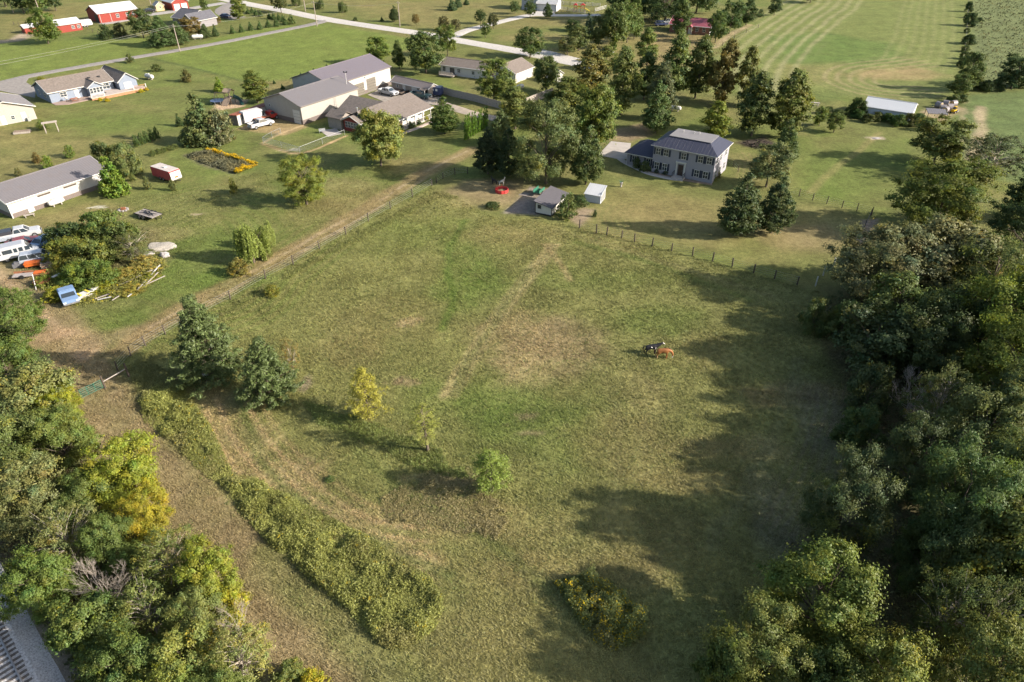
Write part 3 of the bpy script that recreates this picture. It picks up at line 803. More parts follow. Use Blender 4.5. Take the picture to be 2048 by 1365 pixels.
# ------------------------------------------------------------------ buildings
WHITE = mat('white_paint', (0.47, 0.46, 0.44), 0.6, var=0.05)
CREAM = mat('cream_siding', (0.36, 0.35, 0.335), 0.6, var=0.06, ribs=('X', 0.3), dirt=0.16)
TANW = mat('tan_siding', (0.295, 0.275, 0.25), 0.65, var=0.06, ribs=('X', 0.3), dirt=0.16)
BLUEW = mat('blue_grey_siding', (0.165, 0.195, 0.25), 0.7, var=0.05, ribs=('Z', 0.2))
GREYW = mat('grey_siding', (0.18, 0.17, 0.18), 0.7, var=0.05, ribs=('Z', 0.2))
REDW = mat('red_siding', (0.20, 0.030, 0.022), 0.6, var=0.08, ribs=('X', 0.3))
REDB = mat('dark_red_siding', (0.17, 0.032, 0.026), 0.7, var=0.08, ribs=('Z', 0.2))
BRICK = mat('brick', (0.20, 0.10, 0.075), 0.9, var=0.25, scale=8)
WAINS = mat('brown_wainscot', (0.13, 0.105, 0.095), 0.7, var=0.08, ribs=('X', 0.3))
SHING = mat('brown_shingle', (0.145, 0.122, 0.108), 0.95, var=0.25, scale=2.2, bump=0.3, dirt=0.16)
SHINGG = mat('grey_shingle', (0.17, 0.16, 0.165), 0.95, var=0.22, scale=2.2, bump=0.3, dirt=0.16)
SHINGD = mat('charcoal_shingle', (0.085, 0.085, 0.10), 0.95, var=0.2, scale=2.2, bump=0.3)
MROOFG = mat('grey_metal_roof', (0.145, 0.135, 0.142), 0.5, 0.15, var=0.05, ribs=('X', 0.45), dirt=0.16)
MROOFP = mat('plum_metal_roof', (0.140, 0.124, 0.142), 0.5, 0.15, var=0.05, ribs=('X', 0.45), dirt=0.16)
MROOFN = mat('navy_metal_roof', (0.040, 0.043, 0.066), 0.5, 0.0, var=0.08, ribs=('X', 0.45))
MROOFW = mat('white_metal_roof', (0.45, 0.46, 0.475), 0.45, 0.1, var=0.04, ribs=('X', 0.45))
MROOFR = mat('red_metal_roof', (0.26, 0.075, 0.095), 0.5, 0.1, var=0.06, ribs=('X', 0.45))
RUSTR = mat('rust_roof', (0.27, 0.09, 0.05), 0.8, var=0.25, scale=1.5)
FLATR = mat('sunlit_membrane', (0.17, 0.165, 0.17), 0.9, var=0.08, scale=1.0)  # paler than the slopes: sun on the flat top put into the grey
GLASS = mat('window_glass', (0.035, 0.045, 0.055), 0.12, 0.0, var=0.3, scale=1.5, spec=0.6)
NAVY = mat('navy_shutter', (0.028, 0.035, 0.055), 0.6, var=0.1)
DOORG = mat('taupe_door', (0.13, 0.115, 0.095), 0.6, var=0.06, ribs=('Z', 0.5))
WOOD = mat('cedar_deck', (0.34, 0.17, 0.09), 0.8, var=0.2, scale=3)
GREYWOOD = mat('weathered_board', (0.30, 0.265, 0.235), 0.9, var=0.22, scale=3)
BLACK = mat('black_paint', (0.02, 0.02, 0.022), 0.5)
STEEL = mat('galvanised_steel', (0.42, 0.43, 0.44), 0.4, 0.6, var=0.1)
DARKWOOD = mat('dark_post', (0.07, 0.055, 0.045), 0.9, var=0.3, scale=5)

class House:
    """walls, roof, openings in a frame: x along the front, y to the back"""
    def __init__(s, name, label, cat, p, ang, L, D, group=None):
        s.o = thing(name, label, cat, (p[0], p[1], 0), R(ang), group)
        s.L, s.D = L, D
    def fbox(s, face, u0, u1, z0, z1, d0, d1):
        L, D = s.L, s.D
        return {'f': (u0, u1, -d1, -d0, z0, z1), 'b': (u0, u1, D + d0, D + d1, z0, z1), 'l': (-d1, -d0, u0, u1, z0, z1), 'r': (L + d0, L + d1, u0, u1, z0, z1)}[face]
    def part(s, name, m, face, u0, u1, z0, z1, d0=0.0, d1=0.06, parent=None):
        b = MB(); b.box(*s.fbox(face, u0, u1, z0, z1, d0, d1))
        return b.build(name, m, parent or s.o)
    def walls(s, m, eave, ridge, x0=0, x1=None, y0=0, y1=None, run='x', name='walls'):
        x1 = s.L if x1 is None else x1; y1 = s.D if y1 is None else y1
        b = MB()
        if run == 'x':
            b.prism([(y0, -0.05), (y1, -0.05), (y1, eave), ((y0 + y1) / 2, ridge), (y0, eave)], x0, x1, 'x')
        else:
            b.prism([(x0, -0.05), (x1, -0.05), (x1, eave), ((x0 + x1) / 2, ridge), (x0, eave)], y0, y1, 'y')
        return b.build(name, m, s.o)
    def roof(s, m, eave, ridge, x0=0, x1=None, y0=0, y1=None, run='x', oh=0.4, og=0.35, t=0.14, trim=None, lift=0.03):
        x1 = s.L if x1 is None else x1; y1 = s.D if y1 is None else y1
        b = MB()
        if run == 'x':
            c = (y0 + y1) / 2; sl = (ridge - eave) / (c - y0)
            ez, rz = eave - oh * sl + lift + t, ridge + lift + t
            A = [(x0 - og, y0 - oh, ez), (x1 + og, y0 - oh, ez), (x1 + og, c, rz), (x0 - og, c, rz)]
            B = [(x0 - og, c, rz), (x1 + og, c, rz), (x1 + og, y1 + oh, ez), (x0 - og, y1 + oh, ez)]
        else:
            c = (x0 + x1) / 2; sl = (ridge - eave) / (c - x0)
            ez, rz = eave - oh * sl + lift + t, ridge + lift + t
            A = [(x0 - oh, y1 + og, ez), (x0 - oh, y0 - og, ez), (c, y0 - og, rz), (c, y1 + og, rz)]
            B = [(c, y1 + og, rz), (c, y0 - og, rz), (x1 + oh, y0 - og, ez), (x1 + oh, y1 + og, ez)]
        b.slab(A, t); b.slab(B, t)
        r = b.build('roof', m, s.o)
        if trim is not None:
            f = MB()
            for Q in (A, B):
                lowi = [(Q[0], Q[1])] if Q is A and run == 'x' else [(Q[2], Q[3])] if run == 'x' else [(Q[0], Q[1])] if Q is A else [(Q[2], Q[3])]
                for p, q in lowi:
                    f.tube((p[0], p[1], p[2] - t * 0.5), (q[0], q[1], q[2] - t * 0.5), 0.11, 0.11, 4)
                for k, l in ((1, 2), (3, 0)) if run == 'x' else ((1, 2), (3, 0)):
                    p, q = Q[k], Q[l]
                    f.tube((p[0], p[1], p[2] - t * 0.55), (q[0], q[1], q[2] - t * 0.55), 0.10, 0.10, 4)
            f.build('fascia', trim, r)
        rc = MB()
        if run == 'x': rc.tube((x0 - og, (y0 + y1) / 2, rz), (x1 + og, (y0 + y1) / 2, rz), 0.10, 0.10, 5)
        else: rc.tube(((x0 + x1) / 2, y0 - og, rz), ((x0 + x1) / 2, y1 + og, rz), 0.10, 0.10, 5)
        rc.build('ridge_cap', m, r)
        return r
    def window(s, face, u, z, wd, h, shut=None, mull=True, frame=None, d=0.0):
        fr = frame or WHITE
        b = MB(); fw = 0.07
        for a in ((u - wd / 2 - fw, u - wd / 2, z - fw, z + h + fw), (u + wd / 2, u + wd / 2 + fw, z - fw, z + h + fw), (u - wd / 2, u + wd / 2, z - fw, z), (u - wd / 2, u + wd / 2, z + h, z + h + fw)):
            b.box(*s.fbox(face, *a, 0.0 + d, 0.07 + d))
        if mull:
            b.box(*s.fbox(face, u - wd / 2, u + wd / 2, z + h / 2 - .03, z + h / 2 + .03, 0.03 + d, 0.062 + d))
            if wd > 0.75: b.box(*s.fbox(face, u - .03, u + .03, z, z + h, 0.03 + d, 0.060 + d))
        w_ = b.build('window', fr, s.o)
        p = MB(); p.box(*s.fbox(face, u - wd / 2, u + wd / 2, z, z + h, 0.004 + d, 0.03 + d)); p.build('pane', GLASS, w_)
        if shut is not None:
            for q in (u - wd / 2 - fw - 0.40, u + wd / 2 + fw + 0.02):
                k = MB(); k.box(*s.fbox(face, q, q + 0.38, z - fw, z + h + fw, d, 0.05 + d)); k.build('shutter', shut, w_)
        return w_
    def door(s, face, u, wd, h, m=None, z=0.0, name='door', d=0.0, split=0):
        o = s.part(name, m or WHITE, face, u - wd / 2, u + wd / 2, z, z + h, 0.002 + d, 0.06 + d)
        k = MB(); k.box(*s.fbox(face, u + wd * 0.36, u + wd * 0.42, z + h * 0.45, z + h * 0.5, 0.06 + d, 0.11 + d)); k.build('handle', STEEL, o)
        for i in range(1, split):
            k = MB(); zz = z + h * i / split; k.box(*s.fbox(face, u - wd / 2 + .03, u + wd / 2 - .03, zz - .02, zz + .02, 0.06 + d, 0.075 + d)); k.build('panel_joint', BLACK, o)
        return o
    def skirt(s, m, z1, faces='flr', d=0.05):
        b = MB()
        for f in faces:
            b.box(*s.fbox(f, -d if f in 'f' else 0, (s.L + d) if f == 'f' else s.D, 0, z1, 0.003, d))
        return b.build('wainscot', m, s.o)

# colonial house with its garage wing
p = at(1302, 343)
h = House('colonial_house', 'two storey grey colonial house with navy shutters and navy metal roof', 'house', p, -31.5, 12.0, 8.6)
b = MB(); b.box(0, 12, 0, 8.6, -0.05, 5.25); b.build('walls', mat('colonial_siding', (0.255, 0.25, 0.285), 0.7, var=0.04, ribs=('Z', 0.18)), h.o)
o_ = 0.45; z0, z1, ins = 5.27, 6.65, 2.5
E_ = [(-o_, -o_, z0), (12 + o_, -o_, z0), (12 + o_, 8.6 + o_, z0), (-o_, 8.6 + o_, z0)]
T__ = [(ins, ins, z1), (12 - ins, ins, z1), (12 - ins, 8.6 - ins, z1), (ins, 8.6 - ins, z1)]
T__ = [(ins - .4, ins - .2, z1), (12 - ins + .4, ins - .2, z1), (12 - ins + .4, 8.6 - ins + .9, z1), (ins - .4, 8.6 - ins + .9, z1)]
b = MB(); b.hexa(E_, T__); rf = b.build('roof', MROOFN, h.o)
b = MB(); b.box(ins - .55, 12 - ins + .55, ins - .35, 8.6 - ins + 1.05, z1 + 0.004, z1 + 0.10); b.build('roof_deck', FLATR, rf)
b = MB(); b.box(-o_ - .02, 12 + o_ + .02, -o_ - .02, 8.6 + o_ + .02, z0 - .14, z0 - .003); b.build('fascia', WHITE, rf)
for i in range(18):   # rolled seams of the front and side slopes
    x = 0.1 + i * 0.69
    t0 = min(1, max(0, min((x + o_) / (ins - .4 + o_), (12 + o_ - x) / (ins - .4 + o_))))
    b = MB(); b.tube((x, -o_, z0 + .02), (x, -o_ + (ins - .2 + o_) * t0, z0 + (z1 - z0) * t0 + .01), 0.016, 0.016, 4); b.build('seam', MROOFN, rf)
for vx, vy in ((3.6, 5.4), (5.6, 5.8), (6.6, 5.9)):
    b = MB(); b.tube((vx, vy, z1), (vx, vy, z1 + .5), 0.09, 0.09, 8); b.build('roof_vent', WHITE, rf)
for u in (1.0, 2.55, 6.0, 9.25, 10.9):
    h.window('f', u, 3.55, 0.85, 1.15, NAVY)
for u in (1.0, 2.6, 8.9, 10.6):
    h.window('f', u, 0.75, 0.85, 1.25, NAVY)
for u, z in ((1.4, 3.5), (3.4, 3.5), (6.6, 3.5), (1.6, 0.8), (4.2, 0.8), (6.8, 0.8)):
    h.window('r', u, z, 0.9, 1.2)
dr = h.door('f', 5.75, 1.0, 2.05, mat('dark_door', (0.05, 0.035, 0.03), 0.5), 0.35)
for q in ((4.85, 5.1), (6.4, 6.65)):
    b = MB(); b.box(q[0], q[1], -0.22, -0.002, 0.3, 2.75); b.build('pilaster', WHITE, dr)
b = MB(); b.box(4.75, 6.75, -0.3, -0.002, 2.75, 3.0); b.build('door_hood', WHITE, dr)
b = MB(); b.box(4.6, 6.9, -1.5, -0.01, 0, 0.30); b.box(4.9, 6.6, -1.9, -1.5, 0, 0.15); b.build('front_step', CONC, h.o)
for q in (4.7, 6.8):
    b = MB(); b.box(q - .03, q + .03, -1.45, -.1, 1.1, 1.16)
    for yy in (-1.4, -1.0, -.6, -.2): b.box(q - .02, q + .02, yy, yy + .04, .3, 1.1)
    b.build('step_rail', BLACK, h.o)
b = MB(); b.box(-5.6, -0.003, 0.9, 8.0, -0.05, 2.6); b.build('wing_walls', mat('colonial_siding', ()), h.o)
b = MB(); b.slab([(-6.0, 0.4, 2.55), (-0.05, 0.4, 2.55), (-0.05, 4.45, 4.5), (-3.0, 4.45, 4.5)], .12); b.slab([(-3.0, 4.45, 4.5), (-0.05, 4.45, 4.5), (-0.05, 8.5, 2.55), (-6.0, 8.5, 2.55)], .12); b.slab([(-6.0, 8.5, 2.55), (-6.0, 0.4, 2.55), (-3.0, 4.45, 4.5)], .12)
wr = b.build('wing_roof', MROOFN, h.o)
b = MB(); b.box(-6.05, -.06, .34, .42, 2.36, 2.5); b.box(-6.06, -6.0, .42, 8.5, 2.36, 2.5); b.build('gutter', WHITE, wr)
for i in range(8):
    b = MB(); x = -5.6 + i * .7; t0 = min(1, (x + 6.0) / 3.0); b.tube((x, .4, 2.58), (x, .4 + 4.05 * t0, 2.57 + 1.95 * t0), .016, .016, 4); b.build('seam', MROOFN, wr)
h.window('f', -4.0, 0.8, 0.85, 1.2, NAVY, d=-0.9); h.window('f', -1.1, 0.8, 0.85, 1.2, NAVY, d=-0.9)
b = MB(); b.box(-5.66, -5.602, 1.6, 6.4, 0, 2.2); gd = b.build('garage_door', WHITE, h.o)
b = MB(); b.tube((-5.55, .82, 0), (-5.55, .82, 2.4), .05, .05, 6); b.build('downspout', WHITE, h.o)

# front pole barn, rear pole barn, shed and lean-to
h = House('pole_barn', 'tan metal pole barn with grey roof beside the parked pickups', 'barn', at(607, 250), 57, 18.3, 12.3)
h.walls(TANW, 4.0, 6.0); h.roof(MROOFG, 4.0, 6.0, oh=.3, og=.25, trim=mat('taupe_trim', (0.16, 0.14, 0.13), 0.6)); h.skirt(WAINS, 1.0)
h.door('l', 1.7, 2.2, 3.0, WHITE, split=4, name='overhead_door'); h.window('l', 10.5, 2.6, 0.4, 0.4, mull=False)
b = MB(); b.tube((10.4, -.36, .1), (10.4, -.36, 3.8), .05, .05, 6); b.build('downspout', TANW, h.o)
h = House('pole_barn', 'cream pole barn with plum grey roof and two dark garage doors, behind the other barn', 'barn', at(668, 210), 58.5, 22.0, 13.4)
h.walls(CREAM, 4.6, 6.9); h.roof(MROOFP, 4.6, 6.9, oh=.35, og=.3, trim=mat('taupe_trim', ())); h.skirt(WAINS, 0.9)
h.door('f', 9.7, 3.4, 3.0, DOORG, split=5, name='garage_door'); h.door('f', 14.2, 3.4, 3.4, DOORG, split=5, name='garage_door')
b = MB(); b.tube((12.0, -.3, 4.0), (12.0, -.05, 4.0), .15, .12, 8); b.build('wall_lamp', STEEL, h.o)
h = House('long_shed', 'low taupe shed with ribbed roof behind the white pickup', 'shed', at(784, 180), -37, 13.2, 3.6)
h.walls(mat('taupe_siding', (0.24, 0.21, 0.185), 0.7, ribs=('X', 0.3)), 2.2, 3.1); h.roof(mat('taupe_metal_roof', (0.20, 0.165, 0.15), 0.5, 0.1, ribs=('X', 0.6)), 2.2, 3.1, oh=.3, og=.2, trim=WHITE); h.skirt(WAINS, .7)
h.window('f', 2.2, 1.1, .7, .6); h.door('f', 4.6, 1.0, 2.0); h.door('f', 8.3, 1.9, 2.0, WHITE, name='roller_door', split=3); h.door('f', 12.2, 1.3, 1.9, BLACK)
b = MB(); b.slab([(11.4, -1.6, 2.2), (13.3, -1.6, 2.2), (13.3, -.36, 2.5), (11.4, -.36, 2.5)], .1); b.build('awning', SHING, h.o)
for x in (11.5, 13.2): b = MB(); b.box(x - .06, x + .06, -1.55, -1.43, 0, 2.1); b.build('awning_post', WHITE, h.o)
p = at(478, 252.5)
h = House('lean_to', 'open white lean-to with rust red roof behind the white van', 'shed', p, 62, 11.0, 2.6)
b = MB(); b.box(0, 5.6, .0, .1, 0, 2.3); b.box(5.6, 11, .0, .1, 0, 2.3); b.build('walls', CREAM, h.o)
b = MB(); b.box(-.002, .1, .1, 2.5, 0, 2.2); b.build('end_wall', WAINS, h.o)
b = MB(); b.slab([(-.2, -.2, 2.5), (5.7, -.2, 2.5), (5.7, 2.7, 2.15), (-.2, 2.7, 2.15)], .12); rr = b.build('roof', RUSTR, h.o)
b = MB(); b.slab([(5.75, -.2, 2.42), (11.1, -.2, 2.42), (11.1, 2.7, 2.1), (5.75, 2.7, 2.1)], .12); b.build('roof', mat('dull_red_roof', (0.19, 0.075, 0.06), 0.8, var=.2), h.o)
b = MB()
for x in (.1, 5.6, 10.9): b.box(x - .06, x + .06, 2.45, 2.57, 0, 2.1)
b.build('rear_posts', DARKWOOD, h.o)

# brown roofed farmhouse: main block, rear wing, red sunroom, porch
p = at(780, 249, 2.6)
h = House('farmhouse', 'farmhouse with brown shingle roof, long white porch and red sunroom', 'house', (p.x - .3, p.y + .6), 57.3, 14.6, 11.0)
b = MB(); b.prism([(1.8, -.05), (10.6, -.05), (10.6, 2.6), (6.2, 4.55), (1.8, 3.05)], 0.3, 14.2, 'x'); b.build('walls', WHITE, h.o)
b = MB(); b.slab([(-.3, -.5, 2.62), (14.9, -.5, 2.62), (14.9, 6.2, 4.95), (-.3, 6.2, 4.95)], .16); b.slab([(-.3, 6.2, 4.95), (14.9, 6.2, 4.95), (14.9, 11.4, 2.7), (-.3, 11.4, 2.7)], .16)
rf = b.build('roof', SHING, h.o)
b = MB(); b.box(-.32, 14.92, -.58, -.5, 2.42, 2.64); b.tube((-.3, -.5, 2.5), (-.3, 6.2, 4.82), .1, .1, 4); b.tube((14.9, -.5, 2.5), (14.9, 6.2, 4.82), .1, .1, 4); b.build('fascia', WHITE, rf)
b = MB(); b.box(0, 14.4, -.2, 1.79, -.03, .25); b.build('porch_floor', CONC, h.o)
for x in (.2, 3.0, 5.8, 8.6, 11.4, 14.2):
    b = MB(); b.box(x - .08, x + .08, -.2, -.04, .25, 2.5); b.build('porch_post', WHITE, h.o)
b = MB(); b.box(.3, 14.1, -.16, -.1, 1.0, 1.08)
for i in range(46): b.box(.35 + i * .3, .39 + i * .3, -.15, -.11, .3, 1.0)
b.build('porch_rail', WHITE, h.o)
for u in (1.6, 4.4, 7.2, 10.0, 12.6):
    h.window('f', u, 1.0, 1.2, 1.2, d=-1.8)
h.door('f', 5.8, 1.0, 2.0, mat('dark_door', ()), .25, d=-1.8)
b = MB(); b.prism([(1.0, -.05), (9.5, -.05), (9.5, 2.6), (5.6, 4.7), (1.0, 2.6)], 10.0, 16.0, 'y'); b.build('wing_walls', GREYWOOD, h.o)
b = MB(); b.slab([(.5, 16.4, 2.6), (.5, 6.4, 2.6), (5.6, 6.4, 5.0), (5.6, 16.4, 5.0)], .15); b.slab([(5.6, 16.4, 5.0), (5.6, 6.4, 5.0), (10.0, 6.4, 2.6), (10.0, 16.4, 2.6)], .15); b.build('wing_roof', SHING, h.o)
# little rear addition towards the barn
b = MB(); b.prism([(-3.2, -.05), (.4, -.05), (.4, 2.5), (-1.4, 3.5), (-3.2, 2.5)], 11.4, 15.4, 'y'); b.build('addition_walls', mat('taupe_siding', ()), h.o)
b = MB(); b.slab([(-3.6, 15.7, 2.55), (-3.6, 11.0, 2.55), (-1.4, 11.0, 3.75), (-1.4, 15.7, 3.75)], .13); b.slab([(-1.4, 15.7, 3.75), (-1.4, 11.0, 3.75), (.9, 11.0, 2.55), (.9, 15.7, 2.55)], .13); b.build('addition_roof', SHING, h.o)
# side gable and sunroom, facing the lawn
q = at(689, 261); q2 = at(723.5, 268.5)
Mi = Matrix.Translation(h.o.location) @ Matrix.Rotation(R(57.3), 4, 'Z')
lq = Mi.inverted() @ q; lq2 = Mi.inverted() @ q2
ya, yb, xs = lq.y, lq2.y, (lq.x + lq2.x) / 2
if ya < yb: ya, yb = yb, ya
ym = (ya + yb) / 2
b = MB(); b.prism([(yb, -.05), (ya, -.05), (ya, 2.35), (ym, 3.35), (yb, 2.35)], xs, .29, 'x'); b.build('sunroom_walls', REDB, h.o)
b = MB(); b.slab([(xs - .4, yb - .4, 2.30), (.6, yb - .4, 2.30), (.6, ym, 3.6), (xs - .4, ym, 3.6)], .12); b.slab([(xs - .4, ym, 3.6), (.6, ym, 3.6), (.6, ya + .4, 2.30), (xs - .4, ya + .4, 2.30)], .12); sr = b.build('sunroom_roof', SHING, h.o)
b = MB(); b.tube((xs - .42, yb - .4, 2.26), (xs - .42, ym, 3.56), .09, .09, 4); b.tube((xs - .42, ym, 3.56), (xs - .42, ya + .4, 2.26), .09, .09, 4); b.tube((xs - .4, yb - .42, 2.24), (.4, yb - .42, 2.24), .09, .09, 4); b.build('sunroom_fascia', WHITE, sr)
n_ = 5
for i in range(n_):
    u = yb + .45 + (ya - yb - .9) * (i + .5) / n_; wd = (ya - yb - .9) / n_ * .82
    b = MB(); b.box(xs - .05, xs - .002, u - wd / 2 - .06, u + wd / 2 + .06, .85, 2.15); wn_ = b.build('window', WHITE, h.o)
    b = MB(); b.box(xs - .075, xs - .05, u - wd / 2, u + wd / 2, .92, 1.47); b.box(xs - .075, xs - .05, u - wd / 2, u + wd / 2, 1.53, 2.08); b.build('pane', GLASS, wn_)
for i in range(2):
    u = xs + .55 + i * .95
    b = MB(); b.box(u - .42, u + .42, yb - .05, yb - .002, .85, 2.15); wn_ = b.build('window', WHITE, h.o)
    b = MB(); b.box(u - .35, u + .35, yb - .075, yb - .05, .92, 1.47); b.box(u - .35, u + .35, yb - .075, yb - .05, 1.53, 2.08); b.build('pane', GLASS, wn_)
b = MB(); b.tube((xs + 1.6, ym - .5, 3.0), (xs + 1.6, ym - .5, 4.9), .11, .11, 8); b.tube((xs + 1.6, ym - .5, 4.9), (xs + 1.6, ym - .5, 5.1), .2, .2, 8); b.build('flue_pipe', STEEL, sr)
b = MB(); b.prism([(5.8, 2.4), (9.6, 2.4), (7.6, 4.1)], -1.3, .29, 'x'); b.build('side_gable', NAVY, h.o)
b = MB(); b.slab([(-1.7, 5.4, 2.6), (1.2, 5.4, 2.6), (1.2, 7.6, 4.4), (-1.7, 7.6, 4.4)], .12); b.slab([(-1.7, 7.6, 4.4), (1.2, 7.6, 4.4), (1.2, 10.0, 2.6), (-1.7, 10.0, 2.6)], .12); b.build('side_gable_roof', SHING, h.o)
b = MB(); b.box(-1.3, .29, 5.9, 9.5, -.05, 2.4); b.build('side_gable_walls', NAVY, h.o)

# long barn at the left edge
h = House('long_barn', 'long low white barn with grey roof and brown base at the left edge', 'barn', at(27, 437), 57.5, 17.5, 9.5)
h.walls(CREAM, 2.7, 4.35); h.roof(MROOFG, 2.7, 4.35, oh=.35, og=.3, trim=WHITE); h.skirt(WAINS, .75, 'fl')
h.door('f', 3.1, 1.0, 2.05)
for u0, u1 in ((4.8, 7.0), (9.3, 11.6)): h.part('vent_opening', DARKWOOD, 'f', u0, u1, 2.02, 2.30, .002, .04)
for u in (-.12, 17.47):
    b = MB(); b.box(u, u + .15, -.12, .0, .0, 2.5); b.build('corner_trim', WHITE, h.o)

# cream gable barn cut by the left edge
h = House('gable_barn', 'cream gable barn with grey shingle roof cut by the left edge', 'barn', at(-34, 259), 45, 11.0, 12.0)
h.walls(TANW, 2.9, 4.9, run='y'); h.roof(SHINGG, 2.9, 4.9, run='y', oh=.5, og=.5, trim=WHITE)
h.door('f', 4.4, 1.0, 2.0); h.door('f', 8.6, 1.0, 2.0); h.window('f', 6.4, .9, .7, .7)
b = MB(); b.box(8.9, 9.5, -.9, -.2, 0, .8); b.build('cooling_unit', STEEL, h.o)

# blue ranch house with timber deck
h = House('ranch_house', 'long blue grey ranch house with white trim and timber deck', 'house', at(104, 207), 49.0, 20.5, 9.6)
h.walls(BLUEW, 2.5, 4.4, x1=15.5); h.roof(SHING, 2.5, 4.4, x1=15.5, oh=.45, og=.4, trim=WHITE)
def ranch_gable(x0, x1, y0, y1, ez, rz, door):
    h.walls(BLUEW, ez, rz, x0, x1, y0, y1, 'y', 'wing_walls'); h.roof(SHING, ez, rz, x0, x1, y0, y1, 'y', .4, .35, trim=WHITE)
ranch_gable(8.6, 12.0, -2.2, 4.5, 2.5, 3.5, 0)
ranch_gable(16.0, 20.6, -2.4, 9.6, 2.5, 4.2, 1)
h.window('f', 3.2, 1.0, 1.4, 1.0); h.door('f', 6.3, 1.0, 2.05)
for i in range(4): h.window('f', 9.1 + i * .8, .95, .62, 1.15, d=2.2)
h.door('f', 18.2, 1.9, 2.05, d=2.4, name='patio_door'); h.window('f', 13.6, .9, 1.6, 1.3)
h.window('l', 3.0, 1.0, .9, 1.1); h.window('l', 6.6, 1.0, .9, 1.1)
for x, y in ((4.5, 7.2), (11.0, 2.4), (13.3, 2.2)):
    b = MB(); zz = 2.5 + (1.9 * min(y, 9.6 - y) / 4.8); b.box(x - .3, x + .3, y - .3, y + .3, zz, zz + .35); b.build('roof_vent', BLACK, h.o)
b = MB(); b.box(7.6, 21.6, -5.2, -2.7, .40, .52); b.box(12.4, 15.7, -2.7, -.003, .40, .52); dk = b.build('deck', mat('grey_deck', (0.36, 0.31, 0.28), .9, var=.15), h.o)
b = MB()
for k_ in range(3): b.box(11.0 - k_ * .2, 18.0 + k_ * .2, -5.5 - k_ * .32, -5.2 - k_ * .32, 0, .38 - k_ * .13)
b.build('deck_steps', WOOD, dk)
b = MB(); b.box(7.6, 11.0, -5.26, -5.2, 0, .4); b.box(18.0, 21.6, -5.26, -5.2, 0, .4); b.build('deck_skirt', WOOD, dk)
for x in (7.7, 10.8, 18.3, 21.5):
    b = MB(); b.box(x - .08, x + .08, -5.15, -4.99, .52, 1.5); b.build('deck_post', WHITE, dk)
for x0, x1 in ((7.8, 10.7), (18.4, 21.4)):
    b = MB(); b.box(x0, x1, -5.1, -5.04, 1.3, 1.38)
    for i in range(10): b.box(x0 + .15 + i * .28, x0 + .2 + i * .28, -5.09, -5.05, .52, 1.3)
    b.build('deck_rail', WHITE if x0 < 9 else WOOD, dk)
b = MB(); b.slab([(-.1, -.05, .06), (-.1, -2.6, .06), (2.2, -4.3, .06), (8.5, -4.0, .06), (8.5, -.05, .06)], .1); b.build('patio', mat('patio_brick', (0.27, 0.20, 0.17), .9, var=.2, scale=4), h.o)

# the buildings along the top
def small_house(name, label, p, ang, L, D, ez, rz, wm, rm, wins=(), doors=(), run='x', trim=WHITE, cat='house', oh=.4):
    hh = House(name, label, cat, p, ang, L, D)
    hh.walls(wm, ez, rz, run=run); hh.roof(rm, ez, rz, run=run, oh=oh, og=oh, trim=trim)
    for a in wins: hh.window(*a)
    for a in doors: hh.door(*a)
    return hh
h = small_house('red_barn', 'long red metal barn with white roof at the top left', at(201, 47), 47, 14.5, 11.0, 3.2, 5.2, REDW, MROOFW, [('f', 6.8, 1.2, 1.0, 1.2), ('f', 10.4, 1.2, .9, 1.2), ('f', 12.6, 1.2, .9, 1.2)], cat='barn', oh=.3)
sd_ = h.part('sliding_door', REDW, 'f', .5, 4.2, 0, 2.9, .01, .09)
for x in (.42, 4.2):
    b = MB(); b.box(x, x + .09, -.11, -.002, 0, 3.0); b.build('door_trim', WHITE, sd_)
h.part('bay_shade_panel', BLACK, 'l', .6, 4.0, 0, 2.6, .002, .03)  # black sheet on the closed wall stands for the shade inside a bay
h = small_house('red_barn', 'small red barn with white roof left of the white horse trailer', at(118, 67), 50, 8.2, 6.5, 2.4, 3.6, REDW, MROOFW, [('f', 5.2, .8, .9, 1.0), ('f', 7.1, .8, .9, 1.0)], cat='barn', oh=.3)
h = small_house('red_shed', 'tiny red shed half hidden behind the round tree', at(52, 68), 48, 5.2, 3.5, 1.8, 2.5, REDW, MROOFW, cat='shed', oh=.25)
h = small_house('red_garage', 'red garage with white roof and two white doors', at(347, 22), 46, 6.6, 9.5, 3.0, 4.8, REDW, MROOFW, doors=[('f', 1.8, 2.3, 2.3), ('f', 4.8, 2.3, 2.3)], run='y', cat='garage', oh=.4)
h = small_house('garden_shed', 'small timber shed with rounded tan gable beside the red garage', at(314, 23), 40, 3.2, 3.6, 2.0, 3.2, mat('plywood', (.46, .34, .20), .8), mat('shed_roof', (.36, .33, .30), .8), [('f', 1.6, 1.0, .6, .7)], run='y', cat='shed', oh=.2)
p = at(348, 50)
h = House('grey_house', 'grey house with charcoal shingle roof behind the evergreen clump', 'house', p, -30, 13.5, 10.0)
h.walls(GREYW, 2.6, 4.9, x1=9.5); h.roof(SHINGD, 2.6, 4.9, x1=9.5, trim=WHITE)
h.walls(GREYW, 2.6, 4.6, 8.0, 13.5, -1.8, 8.5, 'y', 'wing_walls'); h.roof(SHINGD, 2.6, 4.6, 8.0, 13.5, -1.8, 8.5, 'y', trim=WHITE)
h.window('f', 2.0, .9, .9, 1.2); h.window('f', 4.2, .9, .9, 1.2); h.door('f', 6.0, 1.0, 2.1)
h = small_house('manufactured_house', 'long white manufactured house with brown roof and small deck', at(882, 148), -27.5, 13.8, 7.4, 2.5, 3.7, WHITE, SHING, [('f', 1.2, .9, .8, 1.2), ('f', 6.0, 1.0, .9, .9), ('f', 10.6, 1.0, .8, .8)], [('f', 3.8, 1.5, 2.0, GLASS)])
b = MB(); b.box(1.0, 5.6, -2.6, -.02, .35, .47); dk = b.build('deck', GREYWOOD, h.o)
